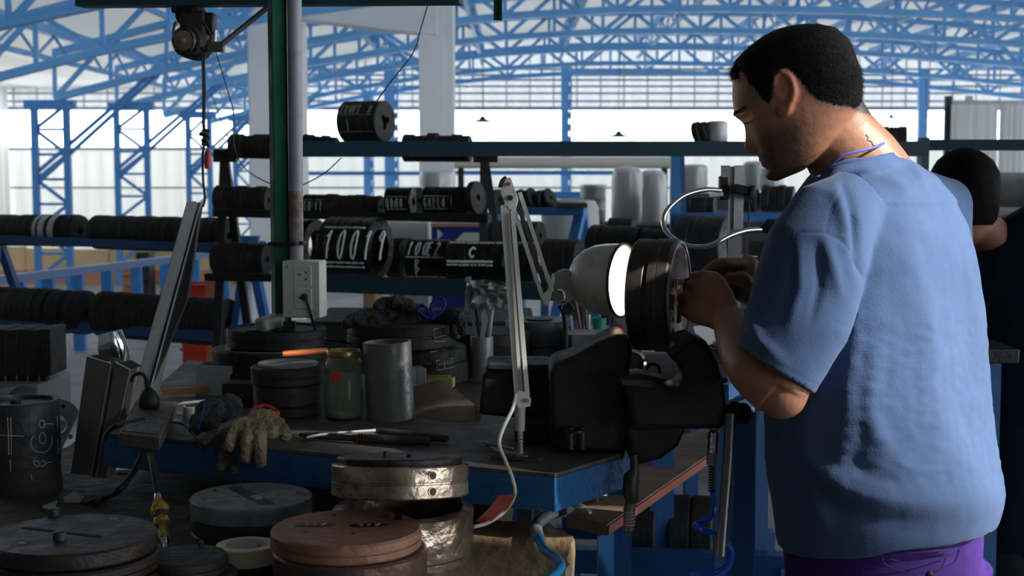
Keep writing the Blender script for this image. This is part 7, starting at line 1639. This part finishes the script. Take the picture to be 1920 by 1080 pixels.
def shirt_disp(p, n):
    if n.dot(V((0, CAM_H*0 - 1, 0))) < -.35: return .0010*noise.noise(p*9)
    x, y = pix(p); d = 0
    dd, t, sg = polyd(x, y, FOLDS[0][0])
    if dd < 110 and sg > 0: d -= .016*math.exp(-((dd-42)/26)**2)*(1-t)*min(1, t*6+.2)
    dd, t, sg = polyd(x, y, [(1614, 545), (1600, 640), (1580, 760), (1568, 880)])
    if dd < 120 and sg > 0 and (y > 745 or x > 1560) and p.y > 2.03: d -= .012*math.exp(-((dd-38)/30)**2)*math.sin(math.pi*min(1, t+.12))
    for pl, amp, w_ in FOLDS:
        amp *= 1.6
        dd, t, sgn = polyd(x, y, pl)
        if dd < w_*2.6: d += amp*math.exp(-(dd/w_)**2)*math.sin(math.pi*min(1, max(0, t*.84+.08)))
    dd, t, s_ = polyd(x, y, SEAM)
    if dd < 8: d -= .0020*math.exp(-(dd/2.6)**2)
    dd, t, s_ = polyd(x, y, SEAM2)
    if dd < 8: d -= .0013*math.exp(-(dd/2.6)**2)
    dd, t, s_ = polyd(x, y, CUFF)
    if dd < 6: d -= .0011*math.exp(-(dd/2.2)**2)
    q = V((p.x*1.0, p.y, p.z*.45)); d += .0032*noise.noise(q*11) + .0010*noise.noise(p*38)
    if 600 < y < 930 and x > 1560: d += .0011*noise.noise(V((p.x*55, p.y*55, p.z*95)))
    return d
organic('t_shirt', sh, shirt_m, man, voxel=.0034, smooth=7, disp=shirt_disp)
MB().tube([a + V((0, 0, .001)) for a in cpl], .0046, 8).build('collar', shirt_m, man)
# neck cord
cordm = mat('blue neck cord', (.07, .10, .40), .6)
nc = [((1541, 334), -.050), ((1556, 312), -.074), ((1580, 292), -.083), ((1612, 283), -.080), ((1640, 276), -.066), ((1658, 268), -.035), ((1668, 262), .02), ((1640, 262), .07)]
MB().tube(spline([P(x, y, DM+.012+dd) for (x, y), dd in nc], 6), .0021, 8).build('neck_cord', cordm, man)
# small tattoo on the nape
MB().tube([P(x, y, DM-.052) for x, y in ((1623, 252), (1628, 258), (1626, 263), (1634, 266), (1636, 272), (1643, 275))], .0009, 5).build('tattoo', mat('tattoo ink', (.08, .05, .06), .7), man)
# trousers
pm_ = mat('purple cotton', (.055, .020, .17), .85, 0, (.045, .016, .14), 9, .5, .12, 300, spec=.2)
pt = MB()
pt.loft([torso_ring(y, L_, R_, .004) for y, L_, R_ in ((1000, 1452, 1868), (1040, 1456, 1858), (1090, 1458, 1856), (1160, 1462, 1850), (1230, 1478, 1840))])
for hc, fx in ((hipc[0], -.02), (hipc[1], .03)): limb(pt, [V((hc.x, hc.y, .86)), V((hc.x+fx*.5, hc.y, .48)), V((hc.x+fx, hc.y, .09))], [.108, .105, .095, .09], 28)
def pants_disp(p, n):
    x, y = pix(p); d = .003*noise.noise(V((p.x, p.y, p.z*.5))*14) + .0008*noise.noise(p*60)
    for pl in ([(1662, 1022), (1790, 1024)], [(1655, 1026), (1665, 1048), (1720, 1064), (1780, 1056), (1796, 1030)], [(1600, 1020), (1585, 1045), (1560, 1080)]):
        dd, t, s_ = polyd(x, y, pl)
        if dd < 6 and n.y < .2: d -= .0012*math.exp(-(dd/2.0)**2)
    return d
tr = organic('trousers', pt, pm_, man, voxel=.005, smooth=5, disp=pants_disp)
def on_torso(x, y, lift=.003):
    L_, R_ = 1455, 1873; c = P((L_+R_)/2, y, DM+.03); d0 = DM-.12
    best = None; rg = torso_ring(y, L_, R_, 0, n=200)
    for p in rg:
        qx, qy = pix(p)
        if p.y < c.y+.05 and (best is None or abs(qx-x) < best[0]): best = (abs(qx-x), p)
    p = best[1]; o_ = (p-c).normalized(); return p + o_*lift
pk = MB()
pk.tube(spline([on_torso(x, y) for x, y in ((1660, 1022), (1700, 1019), (1750, 1021), (1792, 1026))], 5), .0016, 6)
pk.tube(spline([on_torso(x, y) for x, y in ((1656, 1024), (1660, 1040), (1700, 1056), (1745, 1058), (1785, 1050), (1796, 1028))], 5), .0014, 6)
pk.tube(spline([on_torso(x, y) for x, y in ((1668, 1030), (1720, 1040), (1785, 1034))], 5), .0010, 6)
pko = pk.build('back_pocket', mat('purple stitching', (.035, .02, .12), .9), tr)
bp = on_torso(1738, 1062, .004); MB().sphere(bp, .006, 10, 6, (1, .6, .8)).build('button', M['rubber'], pko.parent)
for hc, fx in ((hipc[0], -.02), (hipc[1], .03)):
    b_ = V((hc.x+fx, hc.y, 0)); dv = V((-.8, .6, 0)); sp = V((.6, .8, 0)); rings = []
    for t_, w_, h_ in ((-.075, .030, .06), (-.05, .042, .085), (.0, .045, .09), (.06, .046, .07), (.12, .048, .052), (.17, .038, .042), (.20, .014, .03)):
        rings.append([b_ + dv*t_ + sp*(w_*math.cos(a)) + V((0, 0, max(0.002, h_*.5 + h_*.5*math.sin(a)))) for a in [2*math.pi*k/16 for k in range(16)]])
    MB().loft(rings).build('shoe', M['rubber'], man)
# the small part he holds
t = thing('held_scraper', P(1282, 528, 2.255), 'small dark steel piece pinched between the fingers at the die face', 'tool')
MB().tube([P(1272, 530, 2.262), P(1330, 514, 2.275)], [.0035, .0045], 10).build('shaft', M['steel'], t)
MB().box(P(1277, 529, 2.262), (.012, .008, .010)).build('tip', M['zinc'], t, bevel=.001)

# ------------------------------------------------------------------ the second man, behind at the right
D2 = 3.25; K2 = D2/F_PX
man2 = thing('person', V((P(1930, 900, D2).x, D2, 0)), 'second man with short black hair in a dark navy shirt, behind at right', 'person')
s2 = MB(); c2h = P(1808, 362, D2)
hr = [(-95, 30, 30), (-80, 48, 50), (-50, 56, 62), (-20, 60, 68), (10, 62, 70), (40, 58, 66), (62, 46, 52), (76, 26, 32), (81, 8, 10)]
def h2(u, th, off=0):
    a, b = smooth_interp([(r_[0], r_[1], r_[2]) for r_ in hr], u); return c2h + V(((a+off)*K2*math.cos(th), (b+off)*K2*math.sin(th), u*K2)) + V((-.0003*u*0, 0, 0))
s2.loft([[h2(-95+4*i, 2*math.pi*k/40) for k in range(40)] for i in range(44)] + [[h2(81, 2*math.pi*k/40) for k in range(40)]])
for sd in (1, -1): s2.sphere(c2h + V((sd*60*K2, -.01, -.005)), .018, 12, 8, (.35, .8, 1.4))
s2.sphere(c2h + V((-.02, 66*K2, -.03)), .014, 12, 8, (1, 1.3, 1.3))
s2.loft([ring_tilt(P(x, y, D2), V((.25, 0, -1)), ra*K2, rb*K2) for (x, y), ra, rb in (((1812, 400), 44, 44), ((1844, 432), 46, 46), ((1878, 458), 48, 48), ((1925, 495), 60, 60))])
T2 = [(384, 1925, 2060), (406, 1888, 2088), (436, 1856, 2106), (470, 1842, 2118), (520, 1832, 2130), (660, 1830, 2135), (800, 1826, 2135), (960, 1822, 2130), (1080, 1820, 2125)]
def tr2(y, L_, R_, sh_=0, n=44): c = P((L_+R_)/2, y, D2); hx = (R_-L_)/2*K2 - sh_; return ell(c, hx, hx*.62, n, V((1, 0, 0)), V((0, 1, 0)))
s2.loft([tr2(*r_, .02) for r_ in T2[3:]])
for px_, dx in ((1900, -.02), (2060, .02)):
    hcx = P(px_, 900, D2).x; limb(s2, [V((hcx, D2, .80)), V((hcx, D2, .45)), V((hcx, D2, .08))], [.085, .07, .05, .04])
# arms reaching forward
for sgn, (sx, sy) in ((-1, (1880, 520)), (1, (2090, 520))):
    a = P(sx, sy, D2); e_ = a + V((sgn*.05, .06, -.27)); h_ = e_ + V((-sgn*.04, .24, .04)); limb(s2, [a, e_, h_], [.05, .045, .04, .026]); s2.sphere(h_ + V((0, .03, 0)), .035, 12, 8, (1, 1.2, .6))
    for k in range(4): s2.tube([h_ + V((-.024+.016*k, .05, 0)), h_ + V((-.026+.017*k, .085, -.012)), h_ + V((-.024+.016*k, .095, -.03))], [.009, .0085, .007], 8)
    s2.tube([h_ + V((-sgn*.03, .02, .0)), h_ + V((-sgn*.052, .05, -.004)), h_ + V((-sgn*.04, .075, -.012))], [.011, .010, .008], 8)
def paint2(p):
    c = V((.36, .17, .11)); d = p - c2h
    if d.length < .14 and (d.z > -.055*1 + .0 or False): c = c.lerp(DARK, .85) if d.y < .04 else c
    return tuple(c)
organic('body', s2, skin_mat('dark tan skin'), man2, voxel=.006, smooth=4, colour=paint2)
H2 = MB(); n = 64; rows = 34
for i in range(rows+1):
    u = -58 + (82+58)*i/rows
    for k in range(n):
        th = 2*math.pi*k/n; p = h2(min(u, 81), th, 3.0 + 1.5*noise.noise(V((math.cos(th)*3, math.sin(th)*3, u*.05)))); p.z += max(0, u-60)*.10*K2; H2.v.append(p)
for i in range(rows):
    for k in range(n):
        th = 2*math.pi*(k+.5)/n; u = -58+140*i/rows
        if math.sin(th) > .35 and u < 30: continue
        H2.f.append((i*n+k, i*n+(k+1) % n, (i+1)*n+(k+1) % n, (i+1)*n+k))
H2.f.append(tuple(rows*n+k for k in range(n)))
hair2 = H2.build('hair', hm, man2, smooth=180); rnd = random.Random(4); SM = MB()
for _ in range(5000):
    q = rnd.choice(H2.f[:-1]); a, b, c_, d_ = [H2.v[i] for i in q]; r1, r2 = rnd.random(), rnd.random(); p = a.lerp(b, r1).lerp(d_.lerp(c_, r1), r2); nn = (p-c2h).normalized(); tip = p + nn*rnd.uniform(.003, .007) + V((rnd.uniform(-1, 1), rnd.uniform(-1, 1), rnd.uniform(-1, .3)))*.003; sd = nn.cross(V((0, 0, 1)) + nn*.1).normalized()*.0003
    SM.add([p - nn*.001 - sd, p - nn*.001 + sd, tip], [(0, 1, 2)])
SM.build('hair_strands', hm, hair2, smooth=0)['kind'] = 'stuff'
navy_s = mat('navy cotton', (.010, .014, .030), .9, 0, (.014, .018, .04), 8, .5, .2, 300, spec=.15)
t2s = MB(); t2s.loft([tr2(374, 1955, 2035)] + [tr2(*r_) for r_ in T2])
for sgn, (sx, sy) in ((-1, (1885, 500)), (1, (2085, 500))):
    a = P(sx, sy, D2); e_ = a + V((sgn*.045, .04, -.20)); t2s.tube(spline([a + V((-sgn*.05, 0, .02)), a, e_], 5), [.07]*4 + [.078]*3 + [.074]*4, 24)
organic('t_shirt', t2s, navy_s, man2, voxel=.007, smooth=6, disp=lambda p, n: .004*noise.noise(V((p.x, p.y, p.z*.5))*10))
p2 = MB(); p2.loft([tr2(1060, 1830, 2120, .005), tr2(1200, 1835, 2115, .0), tr2(1290, 1860, 2090, 0)])
for px_ in (1900, 2050): hcx = P(px_, 900, D2).x; limb(p2, [V((hcx, D2, .62)), V((hcx, D2, .35)), V((hcx, D2, .08))], [.105, .10, .095, .09], 20)
organic('trousers', p2, mat('dark trousers', (.012, .012, .016), .9), man2, voxel=.012, smooth=4)
for px_ in (1900, 2050):
    hcx = P(px_, 900, D2).x; rings = []
    for t_, w_, h_ in ((-.08, .03, .06), (-.05, .042, .09), (.0, .045, .09), (.08, .048, .06), (.15, .042, .045), (.19, .014, .03)): rings.append([V((hcx + w_*math.cos(a), D2 + t_, max(.002, h_*.5+h_*.5*math.sin(a)))) for a in [2*math.pi*k/14 for k in range(14)]])
    MB().loft(rings).build('shoe', M['rubber'], man2)
